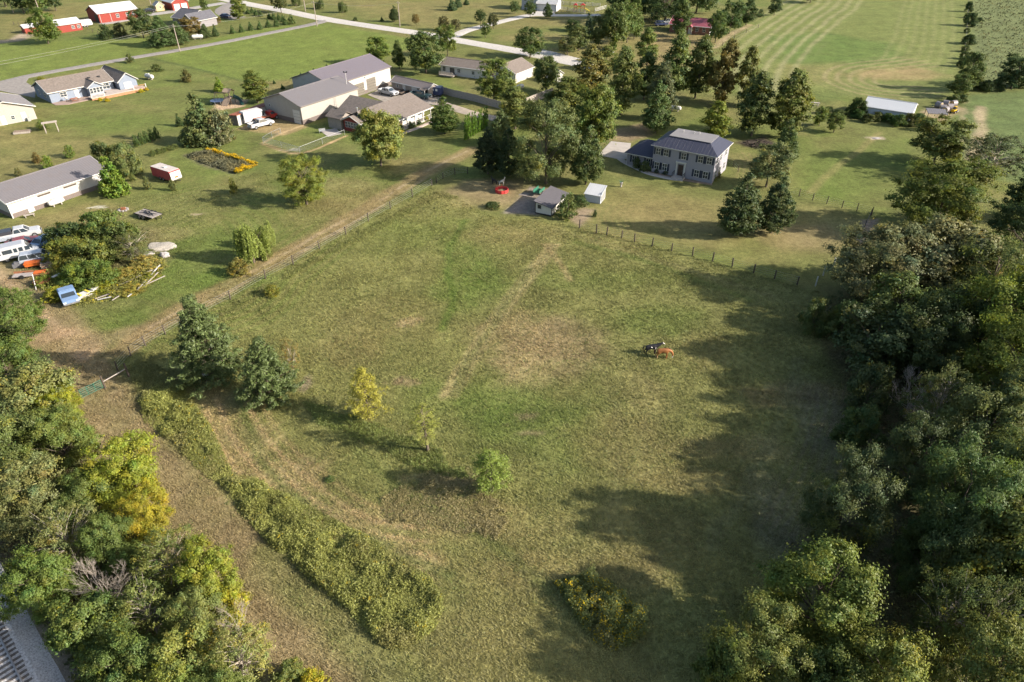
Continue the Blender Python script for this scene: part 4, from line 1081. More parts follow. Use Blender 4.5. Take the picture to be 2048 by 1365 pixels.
b = MB()
for i in range(16): b.box(1.0 + i * .3, 1.12 + i * .3, -2.62, -2.56, .05, 1.3)
b.box(1.0, 5.6, -2.66, -2.52, 1.3, 1.38); b.build('deck_rail', GREYWOOD, dk)
h = small_house('white_garage', 'cream garage with hipped brown roof behind the privacy fence', at(1031, 167), 57, 9.0, 8.0, 2.5, 4.3, CREAM, SHING, [], [('l', 4.0, 2.5, 2.1)])
h = small_house('garden_shed', 'small cream gable shed among the trees at the fence corner', at(1110, 167), 45, 3.2, 3.5, 2.0, 3.0, CREAM, SHINGG, run='y', cat='shed', oh=.2)
h = small_house('brick_house', 'brick house with red metal roof at the top', at(1338, 64), -27, 14.2, 8.0, 2.6, 4.4, BRICK, MROOFR, [('f', 1.6, .9, 1.0, 1.3), ('f', 4.0, .9, 1.0, 1.3), ('f', 9.8, .9, 1.0, 1.3), ('f', 12.2, .9, 1.0, 1.3), ('r', 3.0, .9, 1.0, 1.2)])
h.part('gable_end', WHITE, 'r', 0.0, 8.0, 0, 2.55, .003, .05)
b = MB(); b.prism([(6.0, 2.4), (8.4, 2.4), (7.2, 3.4)], -1.6, .1, 'y'); b.build('porch_gable', MROOFR, h.o)
for x in (6.15, 8.25): b = MB(); b.box(x - .08, x + .08, -1.55, -1.4, 0, 2.4); b.build('porch_post', WHITE, h.o)
h.door('f', 7.2, 1.0, 2.1)
h = small_house('white_house', 'white house with pale hipped roof and garage at the top', at(1074, 22), -17, 8.0, 8.0, 2.8, 4.9, mat('white_lap', (.42, .42, .42), .7, ribs=('Z', .2)), mat('pale_roof', (.36, .36, .37), .6, ribs=('X', .5)), [], [('f', 3.2, 4.4, 2.3)])
b = MB(); b.box(-6.8, -.003, 1.0, 9.5, -.05, 5.2); b.build('main_block', mat('slate_lap', (.27, .29, .33), .7), h.o)
b = MB(); b.slab([(-7.2, .6, 5.2), (.3, .6, 5.2), (.3, 5.2, 7.2), (-7.2, 5.2, 7.2)], .15); b.slab([(-7.2, 5.2, 7.2), (.3, 5.2, 7.2), (.3, 9.9, 5.2), (-7.2, 9.9, 5.2)], .15); b.build('main_roof', SHINGG, h.o)
for x in (-5.2, -2.2):
    for z in (.9, 3.3): h.window('f', x, z, .9, 1.2, d=-1.0)

# small white coop, metal shed, white barn on the right
h = House('animal_coop', 'low white coop with black trim and dark single slope roof', 'shed', at(1070.5, 427), -26, 3.0, 6.8)
b = MB(); b.prism([(0, .15), (3, .15), (3, 1.5), (0, 2.1)], 0, 6.8, 'y'); b.build('walls', WHITE, h.o)
b = MB(); b.slab([(-.25, -.3, 2.34), (3.25, -.3, 1.6), (3.25, 7.1, 1.6), (-.25, 7.1, 2.34)], .12); b.build('roof', mat('felt_roof', (.085, .08, .09), .8, var=.1), h.o)
b = MB(); b.box(-.03, 3.03, -.03, 6.83, -.02, .22); b.build('base', BLACK, h.o)
b = MB(); b.box(-.04, .06, -.04, .06, .2, 2.0); b.box(2.94, 3.04, -.04, .06, .2, 1.45); b.build('corner_trim', BLACK, h.o)
h.window('f', .75, 1.1, .45, .5, frame=BLACK)
h = House('metal_shed', 'little white metal shed with bright ribbed roof', 'shed', at(1169, 403), -24, 2.9, 2.8)
b = MB(); b.prism([(0, 0), (2.8, 0), (2.8, 2.15), (0, 1.45)], 0, 2.9, 'x'); b.build('walls', mat('pale_blue_metal', (.42, .44, .50), .5, ribs=('X', .3)), h.o)
b = MB(); b.slab([(-.15, -.25, 1.50), (3.05, -.25, 1.50), (3.05, 3.0, 2.31), (-.15, 3.0, 2.31)], .08); rf = b.build('roof', MROOFW, h.o)
for i in range(9):
    x = -.05 + i * .375; b = MB(); b.tube((x, -.25, 1.51), (x, 3.0, 2.32), .025, .025, 4); b.build('roof_rib', MROOFW, rf)
b = MB(); b.box(2.92, 2.97, .3, 2.4, .2, 1.9); b.build('side_gate', STEEL, h.o)
p = at(1722, 233)
h = House('white_barn', 'white metal barn with white roof behind the hedge on the right', 'barn', p, -34, 10.2, 8.0)
h.walls(mat('white_metal_wall', (.50, .52, .56), .5, ribs=('X', .3)), 2.3, 3.5); h.roof(MROOFW, 2.3, 3.5, oh=.2, og=.2, trim=WHITE)
h.part('end_door', STEEL, 'r', 2.4, 5.6, 0, 2.2)
# ------------------------------------------------------------------ fences, poles and gates
def post_fence(name, label, pts_px, m, hgt=1.35, r=0.09, wires=4, closed=False, wire_m=None, extra=0, group=None):
    P = [at(*q) for q in pts_px]
    o = thing(name, label, 'fence', tuple(P[0]), 0, group)
    pm = None
    for i, p in enumerate(P):
        if pm is None:
            b = MB(); b.tube((0, 0, -.1), (0, 0, hgt), r, r * .9, 7); pm = b.mesh('post'); pm.materials.append(m)
        k = link('post', pm, o); k.location = (p.x - P[0].x, p.y - P[0].y, 0); k.rotation_euler = (random.uniform(-.05, .05), random.uniform(-.05, .05), random.random())
        k.scale = (1, 1, random.uniform(.92, 1.1))
    for a, c in zip(P[:-1], P[1:]):
        b = MB()
        for j in range(wires):
            z = hgt * (0.25 + 0.7 * j / max(1, wires - 1))
            b.tube((a.x - P[0].x, a.y - P[0].y, z), (c.x - P[0].x, c.y - P[0].y, z), 0.012, 0.012, 3)
        b.build('wire', wire_m or STEEL, o)
    return o
post_fence('post_fence', 'dark post and wire fence along the diagonal track', [(236, 742), (262, 712), (291, 692), (331, 669), (395, 633), (461, 599), (531, 558), (586.5, 529), (639, 498), (692, 469), (737, 443), (781, 418), (825, 394), (864, 372)], DARKWOOD, 1.4)
post_fence('post_fence', 'short post fence in the shade behind the red feeder', [(873, 366), (886, 358), (910, 350), (935, 348)], DARKWOOD, 1.3)
post_fence('post_fence', 'post and wire fence between the front lawn and the pasture', [(1159, 456), (1193, 466), (1213.5, 470), (1243.5, 476), (1269, 484), (1304, 493), (1343, 502), (1385, 512), (1425, 522), (1464, 534), (1507, 546), (1549, 558), (1594, 570)], DARKWOOD, 1.35, .11)
post_fence('post_fence', 'post and wire fence across the yard behind the pear trees', [(1572, 388), (1598, 393), (1625, 401), (1653, 408), (1683.5, 416), (1713.6, 422), (1743, 430)], DARKWOOD, 1.35, .08)
post_fence('board_fence', 'black fence running down from the yard corner to the grey oaks', [(1740, 434), (1729, 455), (1717, 478), (1704, 502)], BLACK, 1.3, .07, 5, wire_m=BLACK)
post_fence('post_fence', 'short garden fence on the sunny side of the colonial house', [(1448, 322), (1466, 333), (1476, 344)], DARKWOOD, 1.2, .06, 3)
post_fence('rail_fence', 'dark rail fence of the paddock below the long red barn', [(176, 60), (186, 65), (197, 70), (206, 74)], DARKWOOD, 1.2, .08, 3, wire_m=DARKWOOD)
post_fence('rail_fence', 'dark rail fence left of the small red barn', [(28, 50), (38, 52), (48, 54)], DARKWOOD, 1.2, .08, 3, wire_m=DARKWOOD)
post_fence('post_fence', 'old hedgerow fence beside the striped field', [(1936, 4), (1934, 30), (1932, 62), (1929, 96), (1925, 124)], DARKWOOD, 1.3, .1, 2)
post_fence('post_fence', 'field fence between the far lawn and the hay stripes', [(1445, 92), (1468, 78), (1492, 66), (1516, 56)], DARKWOOD, 1.2, .09, 2)
wp = MB(); wp.tube((0, 0, -.1), (0, 0, 1.5), .09, .09, 8); wpm = wp.mesh('white_post'); wpm.materials.append(WHITE)
for q, l in (((1666, 534), 'white gate post farthest up the wood edge'), ((1646, 551), 'middle white post at the wood edge'), ((1631, 572), 'white post nearest the pasture corner')):
    o = link('white_post', wpm); o.location = at(*q); tag(o, l, 'post', 'white posts at the wood edge')
# pasture gate
a, c = at(165, 799), at(208, 778); d = (c - a); L_ = d.length
gt = thing('field_gate', 'green tubular field gate at the pasture corner', 'gate', tuple(a), math.atan2(d.y, d.x))
GREEN = mat('green_gate', (.03, .13, .085), .5, var=.1)
b = MB()
for z in (.25, .5, .75, 1.0, 1.25): b.tube((0, 0, z), (L_, 0, z), .028, .028, 6)
b.build('rails', GREEN, gt)
for x in (.03, L_ * .33, L_ * .66, L_ - .03):
    b = MB(); b.tube((x, 0, .2), (x, 0, 1.3), .03, .03, 6); b.build('upright', GREEN, gt)
b = MB(); b.tube((L_ + .15, 0, -.1), (L_ + .15, 0, 1.7), .11, .1, 8); b.build('hinge_post', DARKWOOD, gt)
b = MB(); b.tube((L_ + .15, 0, .9), (L_ + 2.9, 0, 1.15), .06, .06, 6); b.build('brace_rail', GREYWOOD, gt)
b = MB(); b.tube((L_ + 2.9, 0, -.1), (L_ + 2.9, 0, 1.9), .12, .11, 8); b.tube((L_ + 3.0, .4, -.1), (L_ + 3.0, .4, 1.5), .09, .08, 8); b.build('corner_posts', DARKWOOD, gt)
# privacy fence in panels of boards
def privacy(label, pts_px):
    P = [at(*q) for q in pts_px]
    o = thing('privacy_fence', label, 'fence', tuple(P[0]))
    for a, c in zip(P[:-1], P[1:]):
        d = c - a; n = max(1, int(round(d.length / 2.4))); an = math.atan2(d.y, d.x)
        for i in range(n):
            L = d.length / n; b = MB(); nb = 14
            for j in range(nb):
                z = 1.8 + random.uniform(-.04, .04); y = random.uniform(-.012, .012)
                b.box(L * j / nb + .008, L * (j + 1) / nb - .008, y - .012, y + .012, .04, z)
            b.box(0, L, .03, .07, .4, .5); b.box(0, L, .03, .07, 1.4, 1.5); b.box(-.05, .05, .03, .13, -.05, 1.85)
            k = b.build('panel', GREYWOOD, o); q = a + d * (i / n) - P[0]; k.location = q; k.rotation_euler = (0, 0, an)
privacy('long grey board privacy fence below the white manufactured house', [(872, 184), (905, 194), (950, 204), (1003, 219)])
privacy('short grey board privacy fence at the right behind the trees', [(1053, 211), (1080, 200), (1106, 190)])
# chain link dog run
pts = [at(*q) for q in [(690, 272), (645, 289), (600, 307), (563, 296), (527, 287), (545, 276), (562, 268)]]
o = thing('chain_link_run', 'chain link dog run on the lawn below the tan pole barn', 'fence', tuple(pts[0]))
for p in pts:
    b = MB(); q = p - pts[0]; b.tube((q.x, q.y, 0), (q.x, q.y, 1.3), .035, .035, 6); b.build('post', STEEL, o)
for a, c in zip(pts[:-1], pts[1:]):
    a, c = a - pts[0], c - pts[0]; d = c - a; n = int(d.length / .22)
    b = MB(); b.tube((a.x, a.y, 1.28), (c.x, c.y, 1.28), .025, .025, 5); b.build('top_rail', STEEL, o)
    b = MB()
    for i in range(n):
        for s in (0, 1):
            e0 = a + d * (i / n); e1 = a + d * min(1, (i + 3.5) / n)
            if s: e0, e1 = e1, e0
            b.tube((e0.x, e0.y, .05), (e1.x, e1.y, 1.25), .008, .008, 3)
    k = b.build('wire_mesh', mat('mesh_wire', (.20, .22, .21), .5, .5), o); k['kind'] = 'stuff'
# white vinyl fence of the top house
for l, q in (('back run of the white vinyl fence at the white house', [(1113, 10), (1140, 11), (1170, 12), (1200, 14)]), ('front run of the white vinyl fence before the play area', [(1113, 19), (1135, 23), (1170, 28)]), ('white vinyl fence panel run at the right of the play area', [(1190, 24), (1212, 18)])):
    P = [at(*z) for z in q]; o = thing('vinyl_fence', l, 'fence', tuple(P[0]), 0, 'white vinyl fence runs')
    for a, c in zip(P[:-1], P[1:]):
        a, c = a - P[0], c - P[0]; d = c - a; n = max(2, int(d.length / 2.2))
        b = MB()
        for z in (.3, .75, 1.2): b.tube((a.x, a.y, z), (c.x, c.y, z), .07, .07, 4)
        b.build('rails', WHITE, o)
        for i in range(n + 1):
            e = a + d * (i / n); b = MB(); b.box(e.x - .08, e.x + .08, e.y - .08, e.y + .08, 0, 1.45); b.build('post', WHITE, o)
# utility poles and wires
POLE = mat('pole_timber', (.26, .22, .19), .9, var=.2, scale=5)
def pole(px, py, hgt, label):
    p = at(px, py); o = thing('utility_pole', label, 'pole', tuple(p), R(-35), 'utility poles')
    b = MB(); b.tube((0, 0, -.2), (0, 0, hgt), .17, .11, 9); b.build('shaft', POLE, o)
    b = MB(); b.box(-.9, .9, -.06, .06, hgt - .7, hgt - .58); ca = b.build('crossarm', POLE, o)
    for x in (-.8, 0, .8):
        b = MB(); b.tube((x, 0, hgt - .58), (x, 0, hgt - .36), .05, .06, 6); b.build('insulator', STEEL, ca)
    return p
pA = pole(360, 103, 8.0, 'utility pole standing beside the lane in front of the evergreen clump')
pB = pole(82, 32, 8.0, 'utility pole behind the small red barn')
pC = pole(27, 26, 7.0, 'leftmost utility pole at the top left corner')
pD = pole(634, 53, 8.5, 'utility pole at the junction of lane and gravel road')
pE = pole(611, 23, 8.5, 'utility pole beyond the gravel road between two willows')
pF = pole(800, 54, 8.5, 'utility pole beyond the gravel road beside the dark tree')
pG = pole(303, 14, 8.0, 'utility pole near the red garage')
far_l = at(-160, 152, 6.5)
def cable(label, a, c, sag=.7):
    b = MB(); n = 10; pts = []
    for i in range(n + 1):
        t = i / n; q = a.lerp(c, t); pts.append((q.x - a.x, q.y - a.y, q.z - sag * 4 * t * (1 - t)))
    for u, v in zip(pts[:-1], pts[1:]): b.tube(u, v, .022, .022, 4)
    o = b.build('overhead_wire', mat('wire', (.35, .34, .32), .5, .5)); o.location = (a.x, a.y, 0)
    tag(o, label, 'wire')
cable('upper overhead wire crossing the green lawn at the left', pA + Vector((-.7, .4, 7.5)), far_l + Vector((0, 0, .2)))
cable('lower overhead wire crossing the green lawn at the left', pA + Vector((.7, -.4, 7.4)), far_l + Vector((1.2, -1.2, -.3)))
cable('overhead wire from the lane pole to the road junction pole', pA + Vector((.7, -.4, 7.4)), pD + Vector((0, 0, 7.9)), 1.2)
cable('overhead wire between the pole by the junction and the road', pD + Vector((0, 0, 7.9)), pF + Vector((0, 0, 7.9)), 1.0)
p = at(699, 210); o = thing('yard_light_pole', 'slim steel yard light pole between barn and farmhouse', 'pole', tuple(p))
b = MB(); b.tube((0, 0, 0), (0, 0, 7.6), .09, .05, 8); b.build('shaft', WHITE, o)
b = MB(); b.box(-.45, .45, -.05, .05, 7.6, 7.7); b.box(-.5, -.2, -.15, .15, 7.66, 7.9); b.box(.2, .5, -.15, .15, 7.66, 7.9); b.build('lamp_heads', BLACK, o)

# ------------------------------------------------------------------ vehicles
TYRE = mat('tyre', (.02, .02, .02), .9); RIM = mat('rim', (.30, .30, .31), .4, .6); CHROME = mat('bumper', (.35, .35, .36), .35, .7)
CARGLASS = mat('car_glass', (.03, .04, .05), .08, 0, var=.1, spec=.7)
LAMP = mat('headlamp', (.6, .6, .58), .2)
RED_L = mat('tail_lamp', (.3, .02, .02), .3)
def wheels(o, xs, y, r=.36, wd=.24):
    for x in xs:
        for s in (-1, 1):
            b = MB(); b.wheel((x, s * y, r), r, wd, n=16); k = b.build('wheel', TYRE, o)
            b = MB(); b.wheel((x, s * (y + wd * .5), r), r * .6, .03, n=12); b.build('rim', RIM, k)
def lights(o, xf, xr, y, z):
    for s in (-1, 1):
        b = MB(); b.box(xf - .04, xf + .03, s * y - .16, s * y + .16, z, z + .16); b.build('headlight', LAMP, o)
        b = MB(); b.box(xr - .03, xr + .04, s * y - .1, s * y + .1, z, z + .24); b.build('tail_light', RED_L, o)
def cabin(o, x0, x1, xb0, xb1, z0, z1, wd, paint_m, n_side=2, taper=.14):
    """glazed upper body: glass all round, painted roof and pillars"""
    h2 = wd / 2
    b = MB(); b.hexa([(x0, -h2, z0), (x1, -h2, z0), (x1, h2, z0), (x0, h2, z0)], [(xb0, -h2 + taper, z1), (xb1, -h2 + taper, z1), (xb1, h2 - taper, z1), (xb0, h2 - taper, z1)])
    gl = b.build('windows', CARGLASS, o, .02)
    b = MB(); b.hexa([(xb0 - .05, -h2 + taper - .03, z1 - .02), (xb1 + .05, -h2 + taper - .03, z1 - .02), (xb1 + .05, h2 - taper + .03, z1 - .02), (xb0 - .05, h2 - taper + .03, z1 - .02)],
                     [(xb0 + .1, -h2 + taper + .1, z1 + .07), (xb1 - .1, -h2 + taper + .1, z1 + .07), (xb1 - .1, h2 - taper - .1, z1 + .07), (xb0 + .1, h2 - taper - .1, z1 + .07)])
    b.build('roof', paint_m, o, .03)
    for f in [0] + [i / n_side for i in range(1, n_side)] + [1]:
        xa, xc = x0 + (x1 - x0) * f, xb0 + (xb1 - xb0) * f
        for s in (-1, 1):
            b = MB(); b.tube((xa, s * (h2 - .01), z0), (xc, s * (h2 - taper), z1), .055, .05, 5); b.build('pillar', paint_m, gl)
def place(px, py, ang, name, label, cat, group=None, dz=0):
    p = at(px, py); return thing(name, label, cat, (p.x, p.y, dz), R(ang), group)
def pickup(px, py, ang, m, label, bed=None, crew=True, group='pickups and cars in the yards', cap=None):
    o = place(px, py, ang, 'pickup_truck', label, 'pickup', group)
    b = MB(); b.prism([(-2.8, .48), (2.7, .42), (2.85, .6), (2.82, 1.0), (2.6, 1.12), (1.25, 1.2), (-.75, 1.2), (-.78, .78), (-2.8, .78)], -.97, .97, 'y'); b.build('body', m, o, .05)
    b = MB(); b.box(-2.8, -.7, -.97, -.82, .70, 1.24); b.box(-2.8, -.7, .82, .97, .70, 1.24); b.build('bed_sides', m, o, .03)
    b = MB(); b.box(-2.86, -2.78, -.9, .9, .62, 1.22); b.build('tailgate', m, o, .02)
    b = MB(); b.box(-2.76, -.8, -.81, .81, .785, .82); b.build('bed_floor', bed or BLACK, o)
    cabin(o, -.85, 1.45, -.65, .75, 1.15, 1.78, 1.86, m, 2 if crew else 1)
    if cap is not None:
        b = MB(); b.hexa([(-2.8, -.95, 1.245), (-.9, -.95, 1.245), (-.9, .95, 1.245), (-2.8, .95, 1.245)], [(-2.65, -.8, 1.72), (-.9, -.8, 1.74), (-.9, .8, 1.74), (-2.65, .8, 1.72)]); b.build('bed_cap', cap, o, .05)
    b = MB(); b.box(2.8, 2.98, -.93, .93, .42, .66); b.build('front_bumper', CHROME, o, .04)
    b = MB(); b.box(-3.0, -2.87, -.9, .9, .45, .64); b.build('rear_bumper', CHROME, o, .03)
    b = MB(); b.box(2.83, 2.88, -.5, .5, .7, .98); b.build('grille', BLACK, o)
    wheels(o, (-1.75, 1.85), .86, .40, .26); lights(o, 2.84, -2.86, .76, .74)
    return o
def suv(px, py, ang, m, label, L=4.7, wagon=True, group='pickups and cars in the yards', name='parked_car', cat='car'):
    o = place(px, py, ang, name, label, cat, group); h2 = L / 2
    b = MB(); b.prism([(-h2, .45), (h2 - .1, .40), (h2, .55), (h2 - .05, .85), (h2 - .25, .98), (1.1, 1.05), (-h2 + .1, 1.02), (-h2, .8)], -.9, .9, 'y'); b.build('body', m, o, .06)
    if wagon: cabin(o, -h2 + .05, 1.35, -h2 + .25, .6, 1.0, 1.68, 1.72, m, 3)
    else: cabin(o, -h2 + .6, 1.25, -1.1, .45, 1.0, 1.45, 1.66, m, 2, .2)
    b = MB(); b.box(h2 - .05, h2 + .1, -.85, .85, .42, .62); b.box(-h2 - .1, -h2 + .05, -.85, .85, .42, .62); b.build('bumpers', CHROME, o, .03)
    wheels(o, (-h2 + .85, h2 - .85), .80, .34, .22); lights(o, h2 - .02, -h2, .68, .64)
    return o
def van(px, py, ang, m, roof_m, label, L=5.5, hgt=2.25, windows=True, group='pickups and cars in the yards'):
    o = place(px, py, ang, 'van', label, 'van', group); h2 = L / 2
    b = MB(); b.prism([(-h2, .45), (h2 - .05, .42), (h2, .6), (h2 - .05, .95), (h2 - .85, 1.15), (h2 - 1.55, hgt - .12), (h2 - 1.75, hgt), (-h2 + .1, hgt), (-h2, hgt - .15)], -.99, .99, 'y'); bd = b.build('body', m, o, .08)
    b = MB(); b.box(-h2 + .15, h2 - 1.85, -.86, .86, hgt + .004, hgt + .07); b.build('roof_panel', roof_m, o, .03)
    b = MB(); b.hexa([(h2 - .84, -.84, 1.19), (h2 - .80, -.84, 1.19), (h2 - .80, .84, 1.19), (h2 - .84, .84, 1.19)], [(h2 - 1.50, -.78, hgt - .18), (h2 - 1.46, -.78, hgt - .18), (h2 - 1.46, .78, hgt - .18), (h2 - 1.50, .78, hgt - .18)]); b.build('windscreen', CARGLASS, o)
    spans = [(h2 - 1.75, h2 - 1.12)] + ([(-h2 + .2, -h2 + .6), (-h2 + .85, -h2 + 2.1), (-h2 + 2.3, -h2 + 2.75), (-h2 + 2.95, -h2 + 3.5)] if windows else [])
    for s in (-1, 1):
        for a, c in spans:
            b = MB(); y = s * .995; b.box(a, c, min(y, y + s * .012), max(y, y + s * .012), 1.25, hgt - .38); b.build('side_window', CARGLASS, o)
    b = MB(); b.box(-h2 - .012, -h2 + .01, -.75, .75, 1.25, hgt - .4); b.build('rear_window', CARGLASS, o)
    b = MB(); b.box(h2 - .02, h2 + .12, -.95, .95, .42, .62); b.box(-h2 - .1, -h2 + .02, -.95, .95, .42, .6); b.build('bumpers', CHROME, o, .03)
    wheels(o, (-h2 + 1.1, h2 - 1.0), .86, .36, .24); lights(o, h2 - .01, -h2, .76, .68)
    return o
def paint_mat(n, c): return mat(n, c, .28, .0, var=.05, spec=.5, dirt=.15)
PW = paint_mat('white_car_paint', (.38, .385, .40)); PS = paint_mat('silver_car_paint', (.28, .31, .36)); PB = paint_mat('blue_car_paint', (.09, .16, .34)); PR = paint_mat('red_car_paint', (.40, .04, .03)); PT = paint_mat('teal_car_paint', (.06, .11, .12)); PD = paint_mat('dark_red_car_paint', (.16, .03, .03)); PK = paint_mat('black_car_paint', (.025, .025, .03))
PDB = paint_mat('dark_blue_car_paint', (.03, .045, .11)); LB = paint_mat('pale_blue_car_paint', (.13, .20, .33))
pickup(777, 190, -35, PW, 'white pickup parked in front of the dark garage doors')
pickup(842, 196, -30, PT, 'dark teal pickup parked behind the farmhouse', group='pickups and cars in the yards')
pickup(523, 254, 47, PW, 'white pickup parked nearest the lawn beside the tan barn', crew=False)
van(512, 243, 45, PW, WHITE, 'white high roof cargo van in front of the lean-to', 6.2, 2.7, False)
o = place(532, 241, 47, 'flatbed_truck', 'red flatbed truck between the white van and the tan barn', 'truck')
b = MB(); b.prism([(.9, .5), (3.2, .5), (3.25, 1.1), (2.4, 1.25), (2.0, 1.3), (.9, 1.3)], -.97, .97, 'y'); b.build('cab_body', PR, o, .05); cabin(o, .95, 2.3, 1.0, 1.8, 1.25, 1.9, 1.8, PR, 1)
b = MB(); b.box(-3.0, .8, -1.1, 1.1, .95, 1.08); b.build('flatbed', RUSTR, o)
b = MB(); b.box(.7, .8, -1.0, 1.0, 1.08, 1.9); b.build('headboard', PR, o); wheels(o, (-1.9, 2.3), .9, .42, .28); b = MB(); b.box(-2.9, 3.0, -.4, .4, .5, .8); b.build('chassis', BLACK, o)
o = place(870, 192, -18, 'camper_trailer', 'dark camper trailer with pale windows at the fence end', 'trailer')
b = MB(); b.box(-2.0, 2.0, -1.1, 1.1, .5, 2.4); b.build('body', PDB, o, .08)
for x in (-1.3, -.3, .7):
    b = MB(); b.box(x, x + .55, -1.13, -1.10, 1.5, 2.05); b.build('side_window', LAMP, o)
b = MB(); b.box(-2.05, -1.3, -1.14, -1.10, .7, 2.2); b.build('end_panel', LB, o); wheels(o, (-.3, .5), 1.0, .33, .2); b = MB(); b.tube((2.0, 0, .5), (3.3, 0, .5), .07, .06, 6); b.build('tow_bar', BLACK, o)
o = place(806, 189, 50, 'utility_trailer', 'small dark utility trailer right of the white pickup', 'trailer')
b = MB(); b.box(-1.6, 1.6, -.9, .9, .55, .65); b.box(-1.6, 1.6, -.92, -.86, .65, .95); b.box(-1.6, 1.6, .86, .92, .65, .95); b.build('bed', DARKWOOD, o); wheels(o, (-.4, .4), 1.0, .33, .2); b = MB(); b.tube((1.6, 0, .55), (2.7, 0, .5), .06, .05, 6); b.build('tow_bar', BLACK, o)
suv(452, 36, -30, PDB, 'dark blue car parked at the grey house drive', wagon=False)
suv(1322, 52, 10, PDB, 'dark blue car parked at the brick house', wagon=True)
suv(1336, 47, 8, PS, 'silver car beside the dark blue one at the brick house', wagon=False)
suv(1212, 108, -20, PK, 'dark car under the roadside trees', wagon=False)
suv(300, 25, 20, PK, 'black car beside the small timber shed', wagon=False)
# scrap yard
g = 'vehicles in the scrap yard'
pickup(44, 476, 33, PW, 'white pickup with black bed cover at the top of the scrap yard', cap=PK, group=g)
suv(48, 493, 33, PD, 'dark red car squeezed between the white pickup and the white van', wagon=False, group=g)
van(41, 514, 36, PW, paint_mat('grey_car_roof', (.30, .31, .34)), 'old white passenger van with grey roof in the scrap yard', group=g)
suv(82, 523, 25, PS, 'silver blue station wagon nearest the scrap thicket', L=5.0, group=g)
suv(94, 489, 75, LB, 'pale blue car half under the scrap thicket', wagon=False, group=g)
suv(-2, 486, 30, PS, 'grey car cut by the left edge of the scrap yard', wagon=False, group=g)
van(142, 604, -52, LB, LB, 'small pale blue van wreck at the front of the scrap heap', 3.1, 1.7, False, group=g)
o = place(174, 595, 60, 'boat', 'white open boat stranded on the scrap heap', 'boat'); o.scale = (.8, .8, .8)
b = MB(); b.hexa([(-2.0, -.45, .1), (1.6, -.3, .1), (1.6, .3, .1), (-2.0, .45, .1)], [(-2.2, -.95, .95), (2.4, -.35, 1.05), (2.4, .35, 1.05), (-2.2, .95, .95)]); b.build('hull', WHITE, o, .05)
b = MB(); b.box(-1.9, 1.3, -.6, .6, .955, .975); b.build('cockpit', mat('faded_grey', (.30, .31, .34), .8), o)
for x in (-1.2, .2): b = MB(); b.box(x, x + .35, -.6, .6, .975, 1.15); b.build('bench', mat('yellow_seat', (.55, .42, .06), .7), o)
b = MB(); b.hexa([(.9, -.55, .98), (1.2, -.5, .98), (1.2, .5, .98), (.9, .55, .98)], [(.7, -.5, 1.4), (.75, -.5, 1.4), (.75, .5, 1.4), (.7, .5, 1.4)]); b.build('windscreen', CARGLASS, o)
def junk(px, py, ang, name, label, cat, parts, dz=0):
    o = place(px, py, ang, name, label, cat, 'scrap on the heap', dz)
    for nm, m, bxs in parts:
        b = MB()
        for q in bxs:
            if len(q) == 6: b.box(*q)
            else: b.tube(*q)
        b.build(nm, m, o, .02 if len(bxs[0]) == 6 else 0)
    return o
ORANGE = mat('orange_enamel', (.50, .11, .02), .5, var=.15, dirt=.3); RUSTY = mat('rusty_metal', (.24, .10, .05), .9, var=.35, scale=3)
junk(69, 533, 20, 'metal_hopper', 'bright orange metal hopper in the scrap yard', 'scrap', [('tray', ORANGE, [(-1.0, 1.0, -.7, .7, .35, .75)]), ('rim', ORANGE, [(-1.08, 1.08, -.78, .78, .75, .83)]), ('legs', RUSTY, [((-.8, -.5, 0), (-.8, -.5, .35), .05), ((.8, -.5, 0), (.8, -.5, .35), .05), ((.8, .5, 0), (.8, .5, .35), .05), ((-.8, .5, 0), (-.8, .5, .35), .05)])])
junk(83, 527, 0, 'drum', 'blue plastic drum beside the orange hopper', 'drum', [('shell', mat('blue_plastic', (.06, .16, .45), .5), [((0, 0, 0), (0, 0, .9), .3, .3, 12)]), ('lid', BLACK, [((0, 0, .9), (0, 0, .94), .27, .27, 12)])])
junk(96, 533, 30, 'wood_crate', 'brown timber crate right of the blue drum', 'crate', [('box', mat('crate_wood', (.28, .18, .11), .9, var=.25), [(-.8, .8, -.6, .6, 0, .7)]), ('slats', GREYWOOD, [(-.85, .85, -.63, -.6, .1, .2), (-.85, .85, -.63, -.6, .45, .55), (-.8, .8, -.5, -.3, .7, .74), (-.8, .8, .1, .3, .7, .74)])])
junk(84, 549, 15, 'scrap_machine', 'rust orange machine frame below the orange hopper', 'scrap', [('frame', RUSTY, [(-1.1, 1.1, -.6, -.5, .2, .4), (-1.1, 1.1, .5, .6, .2, .4), (-1.1, -1.0, -.5, .5, .2, .4), (1.0, 1.1, -.5, .5, .2, .4)]), ('panel', ORANGE, [(-.9, .6, -.45, .45, .4, .5)])])
junk(48, 555, 12, 'scrap_trailer', 'low grey trailer frame at the track edge of the scrap yard', 'trailer', [('bed', mat('dull_grey', (.30, .27, .26), .8, var=.2), [(-1.3, 1.3, -.5, .5, .3, .45)]), ('side', RUSTY, [(-1.3, 1.3, .5, .56, .45, .75)]), ('wheel', TYRE, [((.0, -.62, .3), (.0, -.5, .3), .3, .3, 12)]), ('wheel', TYRE, [((.0, .5, .3), (.0, .62, .3), .3, .3, 12)])])
junk(38, 534, 30, 'engine_block', 'dark grey engine lump left of the orange hopper', 'scrap', [('block', mat('dark_iron', (.10, .10, .11), .7, var=.3), [(-.7, .7, -.4, .4, 0, .6), (-.4, .5, -.25, .25, .6, .85)]), ('pulley', RUSTY, [((.7, 0, .3), (.8, 0, .3), .22, .22, 10)])])
